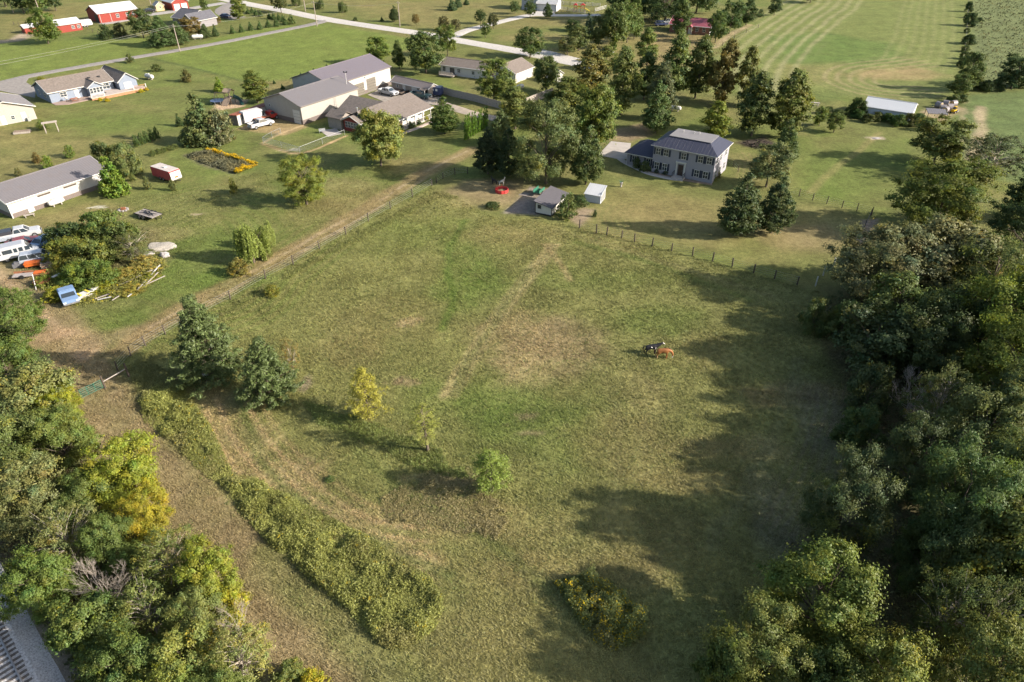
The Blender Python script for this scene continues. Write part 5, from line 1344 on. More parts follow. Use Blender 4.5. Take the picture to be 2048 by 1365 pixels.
junk(86, 569, 10, 'rusty_tank', 'brown rusty sheet box with a white pipe leaning on it', 'scrap', [('box', RUSTY, [(-1.0, 1.0, -.5, .5, 0, .7)]), ('pipe', WHITE, [((-1.1, .6, 1.4), (-.3, -1.6, .05), .06, .06, 7)])])
junk(130, 586, 20, 'engine_hood', 'red engine part left of the pale blue van wreck', 'scrap', [('cover', PR, [(-.5, .5, -.35, .35, .1, .55)]), ('base', BLACK, [(-.6, .6, -.4, .4, 0, .1)])])
junk(150, 572, 35, 'sheet_pile', 'pile of pale sheet metal behind the van wreck', 'scrap', [('sheet', GREYWOOD, [(-1.2, 1.1, -.5, .4, .3, .36), (-1.0, 1.3, -.3, .6, .40, .46)]), ('white_sheet', WHITE, [(-1.3, .9, -.7, .2, .50, .55)])])
junk(115, 558, 60, 'broken_panel', 'white broken panel in the weeds of the scrap heap', 'scrap', [('panel', WHITE, [(-.7, .7, -.25, .25, .5, .58)]), ('rib', STEEL, [(-.7, .7, -.03, .03, .58, .62)])])
for i, (x0, y0, x1, y1, m) in enumerate([(274, 581, 320, 530, WHITE), (282, 578, 316, 545, GREYWOOD), (288, 571, 330, 552, GREYWOOD), (190, 598, 228, 585, GREYWOOD), (195, 600, 222, 594, WHITE), (224, 601, 238, 592, GREYWOOD), (240, 570, 305, 540, GREYWOOD), (255, 594, 263, 588, WHITE)]):
    a, c = at(x0, y0, .25), at(x1, y1, .45)
    d = c - a; b = MB(); b.box(0, d.length, -.09, .09, -.03, .03)
    o = b.build('plank', m); o.location = a; o.rotation_euler = (0, -math.atan2(.2, d.length), math.atan2(d.y, d.x))
    tag(o, ['long white plank at the right rim of the scrap heap', 'grey plank under the long white one at the heap rim', 'grey plank sticking out to the lawn at the heap rim', 'grey board lying right of the stranded boat', 'white board lying right of the stranded boat', 'short grey board nearest the lawn below the heap', 'long grey pole lying through the straw weeds', 'short white block at the lower edge of the heap'][i], 'plank', 'planks round the scrap heap')
def rock_pile(px, py, sx, sy, sz, m, name, label, cat, seed, sub=3):
    import bmesh
    bm = bmesh.new(); bmesh.ops.create_icosphere(bm, subdivisions=sub, radius=1)
    from mathutils import noise as mn
    for v in bm.verts:
        v.co *= 1 + .35 * mn.noise(v.co * 1.6 + Vector((seed, 0, 0))) + .12 * mn.noise(v.co * 5 + Vector((0, seed, 0)))
        v.co = Vector((v.co.x * sx, v.co.y * sy, max(-.05, v.co.z * sz)))
    me = bpy.data.meshes.new(name); bm.to_mesh(me); bm.free()
    o = link(name, me, None, m); p = at(px, py); o.location = p; return tag(o, label, cat)
rock_pile(322, 494, 2.5, 1.5, .28, mat('sand', (.33, .30, .26), .95, var=.3, scale=5, bump=.8), 'gravel_pile', 'pale sand pile at the right of the scrap thicket', 'sand pile', 3)
rock_pile(329, 512, .8, .6, .6, mat('pale_rock', (.29, .27, .265), .95, var=.2), 'boulder', 'pale boulder below the sand pile', 'rock', 8)
rock_pile(297, 508, .9, .5, .3, mat('pale_rock', ()), 'stone_heap', 'small pale stone heap left of the boulder', 'rock', 12)
rock_pile(1752, 277, .9, .5, .12, mat('pale_rock', ()), 'flat_stone', 'pale bare stone slab in the yard below the white barn', 'rock', 15)
# trailers on the lawn
o = place(336, 358, -32, 'cargo_trailer', 'faded red enclosed cargo trailer on the lawn', 'trailer')
b = MB(); b.prism([(-2.9, .42), (2.75, .42), (2.9, .7), (2.75, 2.05), (2.6, 2.2), (-2.9, 2.2)], -1.1, 1.1, 'y'); b.build('body', mat('faded_red', (.34, .055, .06), .6, var=.15, dirt=.3), o, .04)
b = MB(); b.box(-2.88, 2.62, -1.08, 1.08, 2.204, 2.25); rr = b.build('roof', mat('chalky_roof', (.42, .38, .36), .8, var=.15, dirt=.3), o)
b = MB(); b.box(-.3, .4, -.3, .3, 2.25, 2.4); b.build('roof_hatch', WHITE, rr)
b = MB(); b.prism([(2.76, .45), (2.86, .47), (3.0, .72), (2.86, 2.02)], -1.07, 1.07, 'y'); b.build('nose', WHITE, o)
b = MB(); b.box(2.99, 3.02, -.35, .35, .9, 1.15); b.build('nose_emblem', ORANGE, o)
wheels(o, (-.6, .3), 1.0, .34, .22); b = MB(); b.tube((2.8, .5, .5), (4.0, 0, .5), .06, .06, 6); b.tube((2.8, -.5, .5), (4.0, 0, .5), .06, .06, 6); b.build('tow_bar', BLACK, o)
o = place(298, 434, -28, 'flatbed_trailer', 'low timber deck flatbed trailer on the lawn', 'trailer')
DECKW = mat('trailer_deck', (.27, .24, .22), .9, var=.2)
for i in range(8):
    b = MB(); b.box(-2.2, 2.2, -1.0 + i * .25, -.77 + i * .25, .55, .61); b.build('deck_board', DECKW, o)
b = MB(); b.box(-2.25, 2.25, -1.08, -1.01, .45, .68); b.box(-2.25, 2.25, 1.01, 1.08, .45, .68); b.tube((2.2, .6, .5), (3.4, 0, .5), .06, .05, 6); b.tube((2.2, -.6, .5), (3.4, 0, .5), .06, .05, 6); b.build('frame', BLACK, o)
wheels(o, (-.6, .25), 1.22, .33, .22)
b = MB()
for k_ in range(8): b.tube((random.uniform(-1.6, 0), random.uniform(-.6, .6), .63 + .03 * k_), (random.uniform(0, 1.8), random.uniform(-.6, .6), .66 + .04 * k_), .05, .05, 5)
b.build('load', PK, o)
o = place(171, 54, 46, 'horse_trailer', 'white horse trailer between the two red barns', 'trailer')
b = MB(); b.prism([(-2.4, .5), (2.2, .5), (2.5, .9), (2.2, 2.3), (-2.4, 2.4)], -1.0, 1.0, 'y'); b.build('body', WHITE, o, .06); wheels(o, (-.5, .4), .95, .34, .22); b = MB(); b.tube((2.3, 0, .5), (3.5, 0, .5), .06, .06, 6); b.build('tow_bar', BLACK, o)
o = place(1078, 388, 62, 'utility_cart', 'small green two wheeled cart beside the coop', 'cart')
b = MB(); b.box(-1.2, 1.0, -.6, .6, .55, .62); b.box(-1.2, 1.0, -.63, -.57, .62, 1.1); b.box(-1.2, 1.0, .57, .63, .62, 1.1); b.build('tray', GREEN, o); wheels(o, (0,), .7, .33, .16); b = MB(); b.tube((1, 0, .55), (2.0, 0, .1), .05, .04, 6); b.build('tow_bar', BLACK, o)
# tanks
def propane(px, py, ang, label, s=1.0):
    o = place(px, py, ang, 'propane_tank', label, 'tank', 'white propane tanks')
    b = MB()
    R_ = .48 * s; L2 = 1.1 * s
    prof = [(-L2 - R_ * .75, .05), (-L2 - R_ * .55, R_ * .7), (-L2, R_), (L2, R_), (L2 + R_ * .55, R_ * .7), (L2 + R_ * .75, .05)]
    for (x0, r0), (x1, r1) in zip(prof[:-1], prof[1:]): b.tube((x0, 0, .25 + R_), (x1, 0, .25 + R_), r0, r1, 16)
    b.build('vessel', WHITE, o, smooth=False)
    b = MB(); b.tube((0, 0, .24 + 2 * R_), (0, 0, .42 + 2 * R_), .2 * s, .2 * s, 10); b.build('dome', WHITE, o)
    for x in (-.7 * s, .7 * s): b = MB(); b.box(x - .08, x + .08, -.3, .3, 0, .35); b.build('foot', CONC, o)
propane(300, 159, -35, 'white propane tank on the lawn right of the ranch house', 1.2)
propane(1350, 222, -30, 'white propane tank behind the colonial house')
propane(1038, 180, 40, 'white propane tank inside the privacy fence', 1.1)
propane(396, 79, 15, 'white propane tank beside the lane at the evergreen clump', 1.3)
propane(115, 411, 57, 'white propane tank along the long barn wall', .95)
# feeder and animals at the coop
p = at(1003.5, 384); o = thing('round_feeder', 'round red livestock feeder ring with hay', 'feeder', tuple(p))
REDP = mat('red_enamel', (.48, .05, .05), .5, var=.12)
n = 12
for i in range(n):
    a0, a1 = 2 * math.pi * i / n, 2 * math.pi * (i + .96) / n
    b = MB(); b.hexa([(1.15 * math.cos(a0), 1.15 * math.sin(a0), 0), (1.15 * math.cos(a1), 1.15 * math.sin(a1), 0), (1.10 * math.cos(a1), 1.10 * math.sin(a1), 0), (1.10 * math.cos(a0), 1.10 * math.sin(a0), 0)],
                     [(1.2 * math.cos(a0), 1.2 * math.sin(a0), .62), (1.2 * math.cos(a1), 1.2 * math.sin(a1), .62), (1.15 * math.cos(a1), 1.15 * math.sin(a1), .62), (1.15 * math.cos(a0), 1.15 * math.sin(a0), .62)]); b.build('panel', REDP, o)
    b = MB(); b.tube((1.17 * math.cos(a0), 1.17 * math.sin(a0), 0), (1.2 * math.cos(a0), 1.2 * math.sin(a0), .9 if 2 < i < 6 else .68), .035, .035, 6); b.build('upright', REDP, o)
b = MB(); b.tube((0, 0, 0), (0, 0, .22), 1.0, .8, 14); b.build('hay', mat('hay', (.34, .25, .13), .95, var=.3, scale=8, bump=.8), o)

def skin_animal(name, label, cat, px, py, ang, chain, edges, m, parts=(), scale=1.0, group=None):
    """one continuous body grown on a skeleton"""
    p = at(px, py)
    root = thing(name, label, cat, (p.x, p.y, 0), R(ang), group)
    root.scale = (scale,) * 3
    keys = list(chain)
    me = bpy.data.meshes.new('body')
    me.from_pydata([chain[k][:3] for k in keys], [(keys.index(a), keys.index(b_)) for a, b_ in edges], [])
    o = link('body', me, root, m)
    md = o.modifiers.new('skin', 'SKIN'); md.use_smooth_shade = True
    sv = me.skin_vertices[0].data
    for i, k in enumerate(keys):
        r = chain[k][3]; sv[i].radius = (r, r) if not isinstance(r, tuple) else r
        sv[i].use_root = (i == 0)
    sb_ = o.modifiers.new('sub', 'SUBSURF'); sb_.levels = 2; sb_.render_levels = 2
    for nm, mm, fn in parts:
        b = MB(); fn(b); b.build(nm, mm, root)
    return root
def horse(px, py, ang, label, m, manem, head, extra=()):
    c = {'pelvis': (-.62, 0, 1.14, .29), 'loin': (-.2, 0, 1.10, .28), 'chest': (.3, 0, 1.08, .30), 'wither': (.52, 0, 1.18, .25), 'rump': (-.86, 0, 1.12, .17)}
    e = [('pelvis', 'loin'), ('loin', 'chest'), ('chest', 'wither'), ('pelvis', 'rump')]
    prev = 'wither'
    for i, q in enumerate(head):
        c['h%d' % i] = q; e.append((prev, 'h%d' % i)); prev = 'h%d' % i
    for s, t in ((-1, 'a'), (1, 'b')):
        dx = .07 * s
        c.update({'el' + t: (.42, .16 * s, .82, .12), 'kn' + t: (.44 + dx, .16 * s, .48, .065), 'ff' + t: (.42 + dx, .16 * s, .13, .048), 'fh' + t: (.47 + dx, .16 * s, .03, .06),
                  'st' + t: (-.56, .17 * s, .76, .15), 'hk' + t: (-.82 - dx, .16 * s, .47, .07), 'rf' + t: (-.78 - dx, .16 * s, .13, .05), 'rh' + t: (-.72 - dx, .16 * s, .03, .06)})
        e += [('chest', 'el' + t), ('el' + t, 'kn' + t), ('kn' + t, 'ff' + t), ('ff' + t, 'fh' + t), ('pelvis', 'st' + t), ('st' + t, 'hk' + t), ('hk' + t, 'rf' + t), ('rf' + t, 'rh' + t)]
    def tail(b):
        b.tube((-.98, 0, 1.2), (-1.12, 0, .95), .06, .085, 7); b.tube((-1.12, 0, .95), (-1.08, 0, .45), .085, .03, 7)
    def mane(b):
        P = [(.52, 0, 1.40, .24)] + list(head[:-1])
        for u, v in zip(P[:-1], P[1:]):
            b.tube((u[0], .02, u[2] + u[3] * .75), (v[0], .02, v[2] + v[3] * .75), .05, .045, 5)
    def ears(b):
        q = head[-2]
        for s in (-1, 1): b.tube((q[0], .06 * s, q[2] + q[3] * .8), (q[0] - .02, .08 * s, q[2] + q[3] + .14), .035, .008, 5)
    return skin_animal('horse', label, 'horse', px, py, ang, c, e, m, [('tail', manem, tail), ('mane', manem, mane), ('ears', m, ears)] + list(extra))
COATB = mat('black_coat', (.018, .017, .02), .5, var=.3); COATR = mat('chestnut_coat', (.26, .105, .035), .55, var=.15); FLAX = mat('flaxen_hair', (.42, .30, .17), .8); WHC = mat('white_hair', (.6, .56, .52), .8); DKM = mat('dark_mane', (.06, .03, .02), .8)
graze = [(.80, 0, 1.10, .20), (1.02, 0, .82, .16), (1.12, -.04, .55, .115), (1.05, -.12, .22, .075)]
up = [(.78, 0, 1.32, .21), (1.0, 0, 1.46, .16), (1.18, 0, 1.52, .115), (1.46, 0, 1.34, .075)]
horse(1325.5, 716, -4, 'chestnut horse grazing with pale blaze, nearer of the two', COATR, DKM, graze,
      [('blaze', WHC, lambda b: b.tube((1.14, -.14, .46), (1.06, -.2, .2), .045, .035, 6)), ('sock', FLAX, lambda b: (b.tube((-.70, -.16, .02), (-.70, -.16, .34), .068, .062, 7), b.tube((-.86, .16, .02), (-.86, .16, .34), .068, .062, 7)))])
horse(1303, 708, 3, 'black horse with white patches behind the chestnut one', COATB, COATB, up,
      [('patch', WHC, lambda b: (b.tube((-.25, -.30, 1.22), (-.1, -.30, 1.12), .05, .06, 6), b.tube((.34, -.30, 1.1), (.30, -.24, .85), .05, .06, 6))), ('blaze', WHC, lambda b: b.tube((1.2, 0, 1.62), (1.47, 0, 1.40), .05, .04, 6))])
def alpaca(px, py, ang, label, m):
    c = {'hip': (-.38, 0, .82, .22), 'mid': (0, 0, .82, .23), 'sh': (.36, 0, .82, .21), 'n0': (.5, 0, 1.05, .12), 'n1': (.55, 0, 1.32, .09), 'hd': (.6, 0, 1.46, .10), 'mz': (.76, 0, 1.42, .06)}
    e = [('hip', 'mid'), ('mid', 'sh'), ('sh', 'n0'), ('n0', 'n1'), ('n1', 'hd'), ('hd', 'mz')]
    for s, t in ((-1, 'a'), (1, 'b')):
        for x, k, par in ((.34, 'f', 'sh'), (-.36, 'r', 'hip')):
            c[k + '1' + t] = (x, .13 * s, .5, .09); c[k + '2' + t] = (x - (.05 if k == 'r' else 0), .13 * s, .28, .05); c[k + '3' + t] = (x, .13 * s, .03, .045)
            e += [(par, k + '1' + t), (k + '1' + t, k + '2' + t), (k + '2' + t, k + '3' + t)]
    return skin_animal('alpaca', label, 'alpaca', px, py, ang, c, e, m, [('ears', m, lambda b: [b.tube((.58, .05 * s, 1.52), (.57, .07 * s, 1.68), .03, .01, 5) for s in (-1, 1)]), ('tail', m, lambda b: b.tube((-.55, 0, .9), (-.68, 0, .75), .07, .03, 6))])
alpaca(1003, 371, 10, 'white alpaca standing behind the red feeder', mat('white_fleece', (.40, .37, .33), .95, var=.15, scale=9, bump=.5))
alpaca(989, 369, 160, 'black alpaca in the shade left of the white one', mat('black_fleece', (.03, .028, .028), .95, var=.15, scale=9, bump=.5))
# playset
o = place(462, 207, -20, 'playset', 'weathered timber playset with green tube slide on tan mulch', 'playset')
TIM = mat('play_timber', (.30, .22, .16), .9, var=.2)
for x, y in ((-.8, -.8), (.8, -.8), (.8, .8), (-.8, .8)): b = MB(); b.box(x - .07, x + .07, y - .07, y + .07, 0, 2.9); b.build('post', TIM, o)
b = MB(); b.box(-.9, .9, -.9, .9, 1.45, 1.55); b.build('platform', TIM, o)
b = MB(); b.slab([(-1.1, -1.1, 2.9), (1.1, -1.1, 2.9), (1.1, 0, 3.6), (-1.1, 0, 3.6)], .08); b.slab([(-1.1, 0, 3.6), (1.1, 0, 3.6), (1.1, 1.1, 2.9), (-1.1, 1.1, 2.9)], .08); b.build('roof', TIM, o)
b = MB()
for i in range(9): b.tube((.9 + i * .32, .3 + .5 * math.sin(i * .5), 1.8 - i * .2), (.9 + (i + 1) * .32, .3 + .5 * math.sin((i + 1) * .5), 1.6 - i * .2), .42, .42, 10)
b.build('tube_slide', mat('dark_green_plastic', (.02, .06, .05), .4), o)
b = MB(); b.tube((-.8, 0, 2.3), (-4.2, 0, 2.3), .08, .08, 6); b.tube((-4.2, 0, 2.3), (-4.5, -1.1, 0), .07, .07, 6); b.tube((-4.2, 0, 2.3), (-4.5, 1.1, 0), .07, .07, 6); b.build('swing_beam', TIM, o)
for x in (-1.8, -3.0):
    b = MB(); b.tube((x - .2, 0, 2.3), (x - .2, 0, .5), .015, .015, 4); b.tube((x + .2, 0, 2.3), (x + .2, 0, .5), .015, .015, 4); b.box(x - .24, x + .24, -.1, .1, .46, .5); b.build('swing', BLACK, o)
b = MB(); b.slab([(-.9, -.95, 1.5), (.9, -.95, 1.5), (.9, -2.4, 0.05), (-.9, -2.4, 0.05)], .08); b.build('climbing_ramp', TIM, o)
o = place(-0 + 436, 208, 0, 'trampoline', 'dark blue trampoline left of the playset', 'trampoline')
b = MB(); b.tube((0, 0, .82), (0, 0, .86), 1.7, 1.7, 24); b.build('mat', PDB, o)
b = MB()
for i in range(8): a0 = i * math.pi / 4; b.tube((1.7 * math.cos(a0), 1.7 * math.sin(a0), 0), (1.7 * math.cos(a0), 1.7 * math.sin(a0), .85), .05, .05, 5)
b.build('legs', STEEL, o)
o = place(1160, 23, 0, 'playset', 'red and yellow plastic playset by the white vinyl fence', 'playset')
YEL = mat('yellow_plastic', (.60, .42, .02), .5)
b = MB(); b.box(-2.6, -1.2, -.6, .6, 1.2, 1.35); b.box(.2, 1.8, -.6, .6, 1.2, 1.35); b.build('platform', RUSTY, o)
b = MB(); b.slab([(1.8, -.4, 1.3), (4.0, -.4, .1), (4.0, .4, .1), (1.8, .4, 1.3)], .1); b.box(-1.2, .2, -.2, .2, 1.6, 1.9); b.build('slide', YEL, o)
b = MB()
for x in (-2.5, -1.3, .3, 1.7):
    for y in (-.5, .5): b.tube((x, y, 0), (x, y, 2.4), .08, .08, 6)
b.build('posts', RUSTY, o)
b = MB(); b.prism([(-2.8, 2.3), (-1.0, 2.3), (-1.9, 3.0)], -.7, .7, 'y'); b.prism([(0, 2.3), (2.0, 2.3), (1.0, 3.0)], -.7, .7, 'y'); b.build('canopies', REDP, o)
# odds and ends
o = place(1628, 212, -20, 'picnic_table', 'pale picnic table by the field left of the white barn', 'table')
b = MB(); b.box(-1.2, 1.2, -.4, .4, .72, .78); b.build('table_top', GREYWOOD, o)
for y in (-.75, .75): b = MB(); b.box(-1.2, 1.2, y - .14, y + .14, .42, .47); b.build('bench', GREYWOOD, o)
b = MB()
for x in (-.9, .9): b.tube((x, -.75, 0), (x, .2, .72), .05, .05, 5); b.tube((x, .75, 0), (x, -.2, .72), .05, .05, 5)
b.build('legs', GREYWOOD, o)
for i, (x, y) in enumerate([(1876, 216), (1890, 213), (1884, 222), (1897, 220), (1905, 213), (1889, 226)]):
    p = at(x, y); o = thing('wrapped_bale', ['wrapped bale at the left end of the pile right of the white barn', 'upper middle wrapped bale of the pile', 'lower left wrapped bale of the pile', 'wrapped bale next to the yellow loader', 'topmost wrapped bale by the hedgerow', 'lowest wrapped bale by the grey lean-to'][i], 'bale', (p.x, p.y, 0), R(30 + 20 * i), 'wrapped bales beside the white barn')
    b = MB(); b.wheel((0, 0, .72), .72, 1.3, n=18); b.build('wrap', mat('grey_wrap', (.20, .18, .185), .5, var=.3, scale=2), o); b = MB(); b.wheel((0, 0, .72), .6, 1.34, n=14); b.build('end_hay', mat('hay', ()), o)
o = place(1907, 226, 40, 'loader', 'small yellow loader beside the wrapped bales', 'loader'); o.scale = (.75, .75, .75)
YM = mat('yellow_machine', (.55, .33, .01), .5, var=.1)
b = MB(); b.box(-1.3, .6, -.5, .5, .5, 1.15); b.build('body', YM, o, .05); cabin(o, -.5, .5, -.4, .4, 1.15, 1.95, .95, YM, 1, .06); wheels(o, (-.8, .55), .62, .42, .28)
for s in (-.5, .5): b = MB(); b.tube((-.6, s, 1.1), (1.2, s, .7), .07, .06, 6); b.build('arm', YM, o)
b = MB(); b.prism([(1.1, .25), (1.8, .25), (1.3, .8), (1.1, .8)], -.8, .8, 'y'); b.build('bucket', STEEL, o)
h = House('open_shelter', 'low grey metal shelter at the lower right of the white barn', 'shed', at(1852, 240), -15, 4.2, 3.0)
b = MB(); b.slab([(0, 0, 1.5), (4.2, 0, 1.5), (4.2, 3, 1.9), (0, 3, 1.9)], .08); b.build('roof', MROOFG, h.o)
b = MB(); [b.box(x - .05, x + .05, y - .05, y + .05, 0, z) for x in (.1, 4.1) for y, z in ((.1, 1.45), (2.9, 1.8))]; b.build('posts', DARKWOOD, h.o)
o = place(1518, 290, 0, 'brush_pile', 'dark brush pile under the bronze green tree', 'brush pile')
b = MB()
for i in range(150):
    a0 = random.random() * 6.28; r0 = random.random() ** .5 * 3.0; x, y = r0 * math.cos(a0), r0 * math.sin(a0) * .7; z = max(.05, 1.2 - .35 * r0) * random.random()
    a1 = random.random() * 6.28; L0 = random.uniform(.5, 1.3); b.tube((x - L0 * math.cos(a1), y - L0 * math.sin(a1), z), (x + L0 * math.cos(a1), y + L0 * math.sin(a1), z + random.uniform(-.1, .4)), .05, .02, 4)
k = b.build('branches', DARKWOOD, o)
o = place(1242, 374, 0, 'planter', 'pale urn planter with spiky leaves on the front lawn', 'planter')
b = MB(); b.tube((0, 0, 0), (0, 0, .5), .16, .14, 10); b.tube((0, 0, .5), (0, 0, .8), .18, .32, 10); b.build('urn', CONC, o)
b = MB(); [b.tube((0, 0, .8), (.55 * math.cos(i * .52), .55 * math.sin(i * .52), 1.3), .03, .005, 4) for i in range(12)]; b.build('leaves', GREEN, o)
o = place(150, 203, 49, 'patio_table', 'timber patio table on the ranch house patio', 'table')
b = MB(); b.box(-.9, .9, -.45, .45, .7, .76); b.build('table_top', mat('red_wood', (.26, .10, .06), .7), o)
b = MB(); [b.box(x - .04, x + .04, y - .04, y + .04, .07, .7) for x in (-.8, .8) for y in (-.35, .35)]; b.build('legs', DARKWOOD, o)
for s in (-1, 1): b = MB(); b.box(-.9, .9, s * .85 - .15, s * .85 + .15, .4, .45); b.build('bench', mat('red_wood', ()), o)
o = place(135, 204, 40, 'kettle_grill', 'white domed grill on the ranch house patio', 'grill')
b = MB(); b.tube((0, 0, .7), (0, 0, .95), .2, .4, 12); b.tube((0, 0, .95), (0, 0, 1.2), .4, .15, 12); b.build('bowl', WHITE, o); b = MB(); [b.tube((0, 0, .75), (.35 * math.cos(i * 2.09), .35 * math.sin(i * 2.09), .06), .025, .025, 5) for i in range(3)]; b.build('legs', BLACK, o)
o = place(645, 266, 20, 'patio_set', 'grey garden bench on the stone patio by the sunroom', 'bench')
b = MB(); b.box(-.7, .7, -.25, .25, .4, .46); b.build('seat', STEEL, o); b = MB(); b.box(-.7, .7, .2, .26, .46, .9); b.build('backrest', STEEL, o); b = MB(); [b.box(x - .03, x + .03, y - .03, y + .03, 0, .4) for x in (-.6, .6) for y in (-.2, .2)]; b.build('legs', STEEL, o)
h = House('timber_steps', 'tan timber landing and steps beside the red sunroom', 'steps', at(665, 256), -33, 3.0, 1.6)
b = MB(); b.box(0, 3, 0, 1.6, .5, .58); b.build('landing', WOOD, h.o); b = MB(); [b.box(.1 + i * .28, .16 + i * .28, 1.5, 1.56, .58, 1.5) for i in range(11)]; b.box(0, 3, 1.48, 1.58, 1.5, 1.58); b.build('railing', mat('new_timber', (.50, .34, .20), .8), h.o)
b = MB(); [b.box(-.3 * (i + 1), -.3 * i, 0, 1.6, 0, .5 - .15 * i) for i in range(3)]; b.build('treads', WOOD, h.o)
h = House('garden_arbor', 'small weathered arbor in the lawn below the cream gable barn', 'arbor', at(92, 268), 30, 2.6, 1.4)
b = MB(); [b.box(x - .06, x + .06, y - .06, y + .06, 0, 2.1) for x in (.1, 2.5) for y in (.1, 1.3)]; b.build('posts', GREYWOOD, h.o); b = MB(); [b.box(-.2, 2.8, i * .22, .08 + i * .22, 2.1, 2.18) for i in range(7)]; b.build('slats', GREYWOOD, h.o)
o = place(45, 266, 20, 'raised_bed', 'timber raised bed with grey stones left of the arbor', 'planter'); b = MB(); b.box(-1.6, 1.6, -.8, .8, 0, .4); b.build('frame', GREYWOOD, o); b = MB(); b.box(-1.5, 1.5, -.7, .7, .404, .44); b.build('soil', mat('mulch', ()), o)
o = place(60, 434, 40, 'workbench', 'low grey bench in front of the long barn', 'bench'); b = MB(); b.box(-.8, .8, -.3, .3, .38, .45); b.build('top', GREYWOOD, o); b = MB(); [b.box(x - .05, x + .05, -.25, .25, 0, .38) for x in (-.6, .6)]; b.build('legs', GREYWOOD, o)
o = place(247, 421, 10, 'fire_ring', 'small stone fire ring with rusty scraps by the thicket', 'fire pit')
for i in range(9): b = MB(); a0 = i * .7; b.box(.7 * math.cos(a0) - .16, .7 * math.cos(a0) + .16, .7 * math.sin(a0) - .13, .7 * math.sin(a0) + .13, 0, .25); b.build('stone', mat('pale_rock', ()), o, .03)
b = MB(); b.box(-.3, .4, -.2, .2, 0, .5); b.build('scrap', RUSTY, o)
o = place(408, 733, 0, 'salt_tub', 'white plastic tub in the shade of the largest pine', 'tub'); b = MB(); b.tube((0, 0, 0), (0, 0, .5), .3, .36, 14); b.build('shell', WHITE, o); b = MB(); b.tube((0, 0, .5), (0, 0, .53), .38, .38, 14); b.build('rim', WHITE, o)
o = place(412, 755, 0, 'salt_tub', 'second white tub lower in the shade of the largest pine', 'tub'); b = MB(); b.tube((0, 0, 0), (0, 0, .4), .25, .33, 14); b.build('shell', WHITE, o); b = MB(); b.tube((0, 0, .4), (0, 0, .43), .35, .35, 14); b.build('rim', WHITE, o)
# ---- trees standing on their own, far to near
ORD = ['first','second','third','fourth','fifth','sixth','seventh','eighth','ninth','tenth','eleventh']
T_ = tree
g = 'trees round the red barns'
T_('lo0', 12, 14, -35, 60, DARK, 'dark tree at the very top left corner of the view', g)
T_('lo1', 48, 26, -22, 48, DARK, 'dense dark tree at top left beside the leftmost utility pole', g)
T_('lo0', 78, 27, -24, 50, MID, 'middle of the three dense trees above the small red barn', g)
T_('lo1', 112, 22, -22, 40, DARK, 'rightmost of the three dense trees above the small red barn', g)
T_('md0', 97, 88, 24, 60, (.095, .125, .035), 'round green tree in front of the small red barn with long shadow', g)
T_('sh0', 213, 79, 52, 34, DARK, 'dark bushy shrub by the rail fence below the long red barn', g)
T_('sh1', 242, 71, 48, 32, (.11, .105, .05), 'brownish spreading shrub beside the rail fence below the long red barn', g)
T_('md1', 288, 76, 24, 52, (.075, .095, .042), 'tall leafy tree at the left of the evergreen clump by the lane', g)
T_('pn0', 328, 93, 36, 58, (.06, .09, .042), 'large dark evergreen in the clump beside the utility pole', g)
T_('pn1', 360, 88, 46, 46, (.06, .085, .04), 'evergreen right of the utility pole in the clump by the lane', g)
T_('md2', 386, 74, 38, 40, RUST, 'rusty brown tinted tree in front of the dark roofed grey house', g)
T_('pn1', 412, 76, 50, 28, (.07, .09, .045), 'short bushy evergreen by the white propane tank near the lane', g)
T_('lo0', 412, 26, -4, 17, MID, 'narrow tree behind the dark roofed grey house', g)
T_('ov0', 479, 40, -6, 30, (0.120, 0.140, 0.040), 'tall yellowish green tree beside the house driveway at the top', g)
T_('sh1', 436, 46, 34, 16, RUST, 'brown shrub at the gable end of the dark roofed grey house', g)
for i, (x, y) in enumerate([(466, 67), (484, 65), (502, 61), (520, 59), (537, 55), (554, 53), (571, 50)]):
    T_('cn0', x, y, y - 15, 11, (.07, .10, .045), ('%s '%(ORD[i],) + 'small evergreen from the left in the front row of the young windbreak'), 'young evergreens in the windbreak rows', rz=i)
for i, (x, y) in enumerate([(497, 28), (505, 27), (512, 31), (521, 33), (539, 38), (548, 39), (558, 41), (567, 44)]):
    T_('cn0', x, y, y - 11 - i // 4 * 2, 9, (.07, .10, .045), ('%s '%(ORD[i],) + 'small evergreen from the left in the back row of the young windbreak'), 'young evergreens in the windbreak rows', rz=i)
T_('cn0', 583, 48, 31, 16, (.085, .105, .045), 'largest evergreen at the right end of the young windbreak rows', 'young evergreens in the windbreak rows')
T_('cn0', 432, 73, 52, 13, DARK, 'lone small evergreen between the propane tank and the windbreak row')
g = 'trees along the far side of the gravel road'
T_('lo1', 563, 26, -18, 34, (.075, .08, .035), 'dark trunked tree right beside the white gravel road at the top', g)
T_('wi0', 592, 12, -10, 22, (.10, .12, .06), 'leftmost of three small weeping willows beyond the gravel road', g)
T_('wi0', 642, 18, 0, 22, (.10, .12, .06), 'middle one of three small weeping willows beyond the gravel road', g)
T_('wi0', 686, 26, 4, 20, (.11, .13, .06), 'rightmost of three small weeping willows beyond the gravel road', g)
T_('sh0', 711, 42, 35, 11, DARK, 'little dark bush in the lawn beyond the gravel road', g)
T_('cn0', 764, 43, 35, 7, DARK, 'tiny conical evergreen in the lawn beyond the gravel road', g)
T_('pe0', 789, 44, 15, 20, DARK, 'dark tree next to the utility pole beyond the gravel road', g)
T_('lo0', 833, 51, 30, 15, RUST, 'small brownish tree beyond the gravel road right of the utility pole', g)
T_('lo1', 888, 61, 36, 24, (.085, .075, .04), 'left of two small dark brown trees at the driveway mouth', g)
T_('lo0', 912, 65, 42, 23, (.08, .07, .04), 'right of two small dark brown trees at the driveway mouth', g)
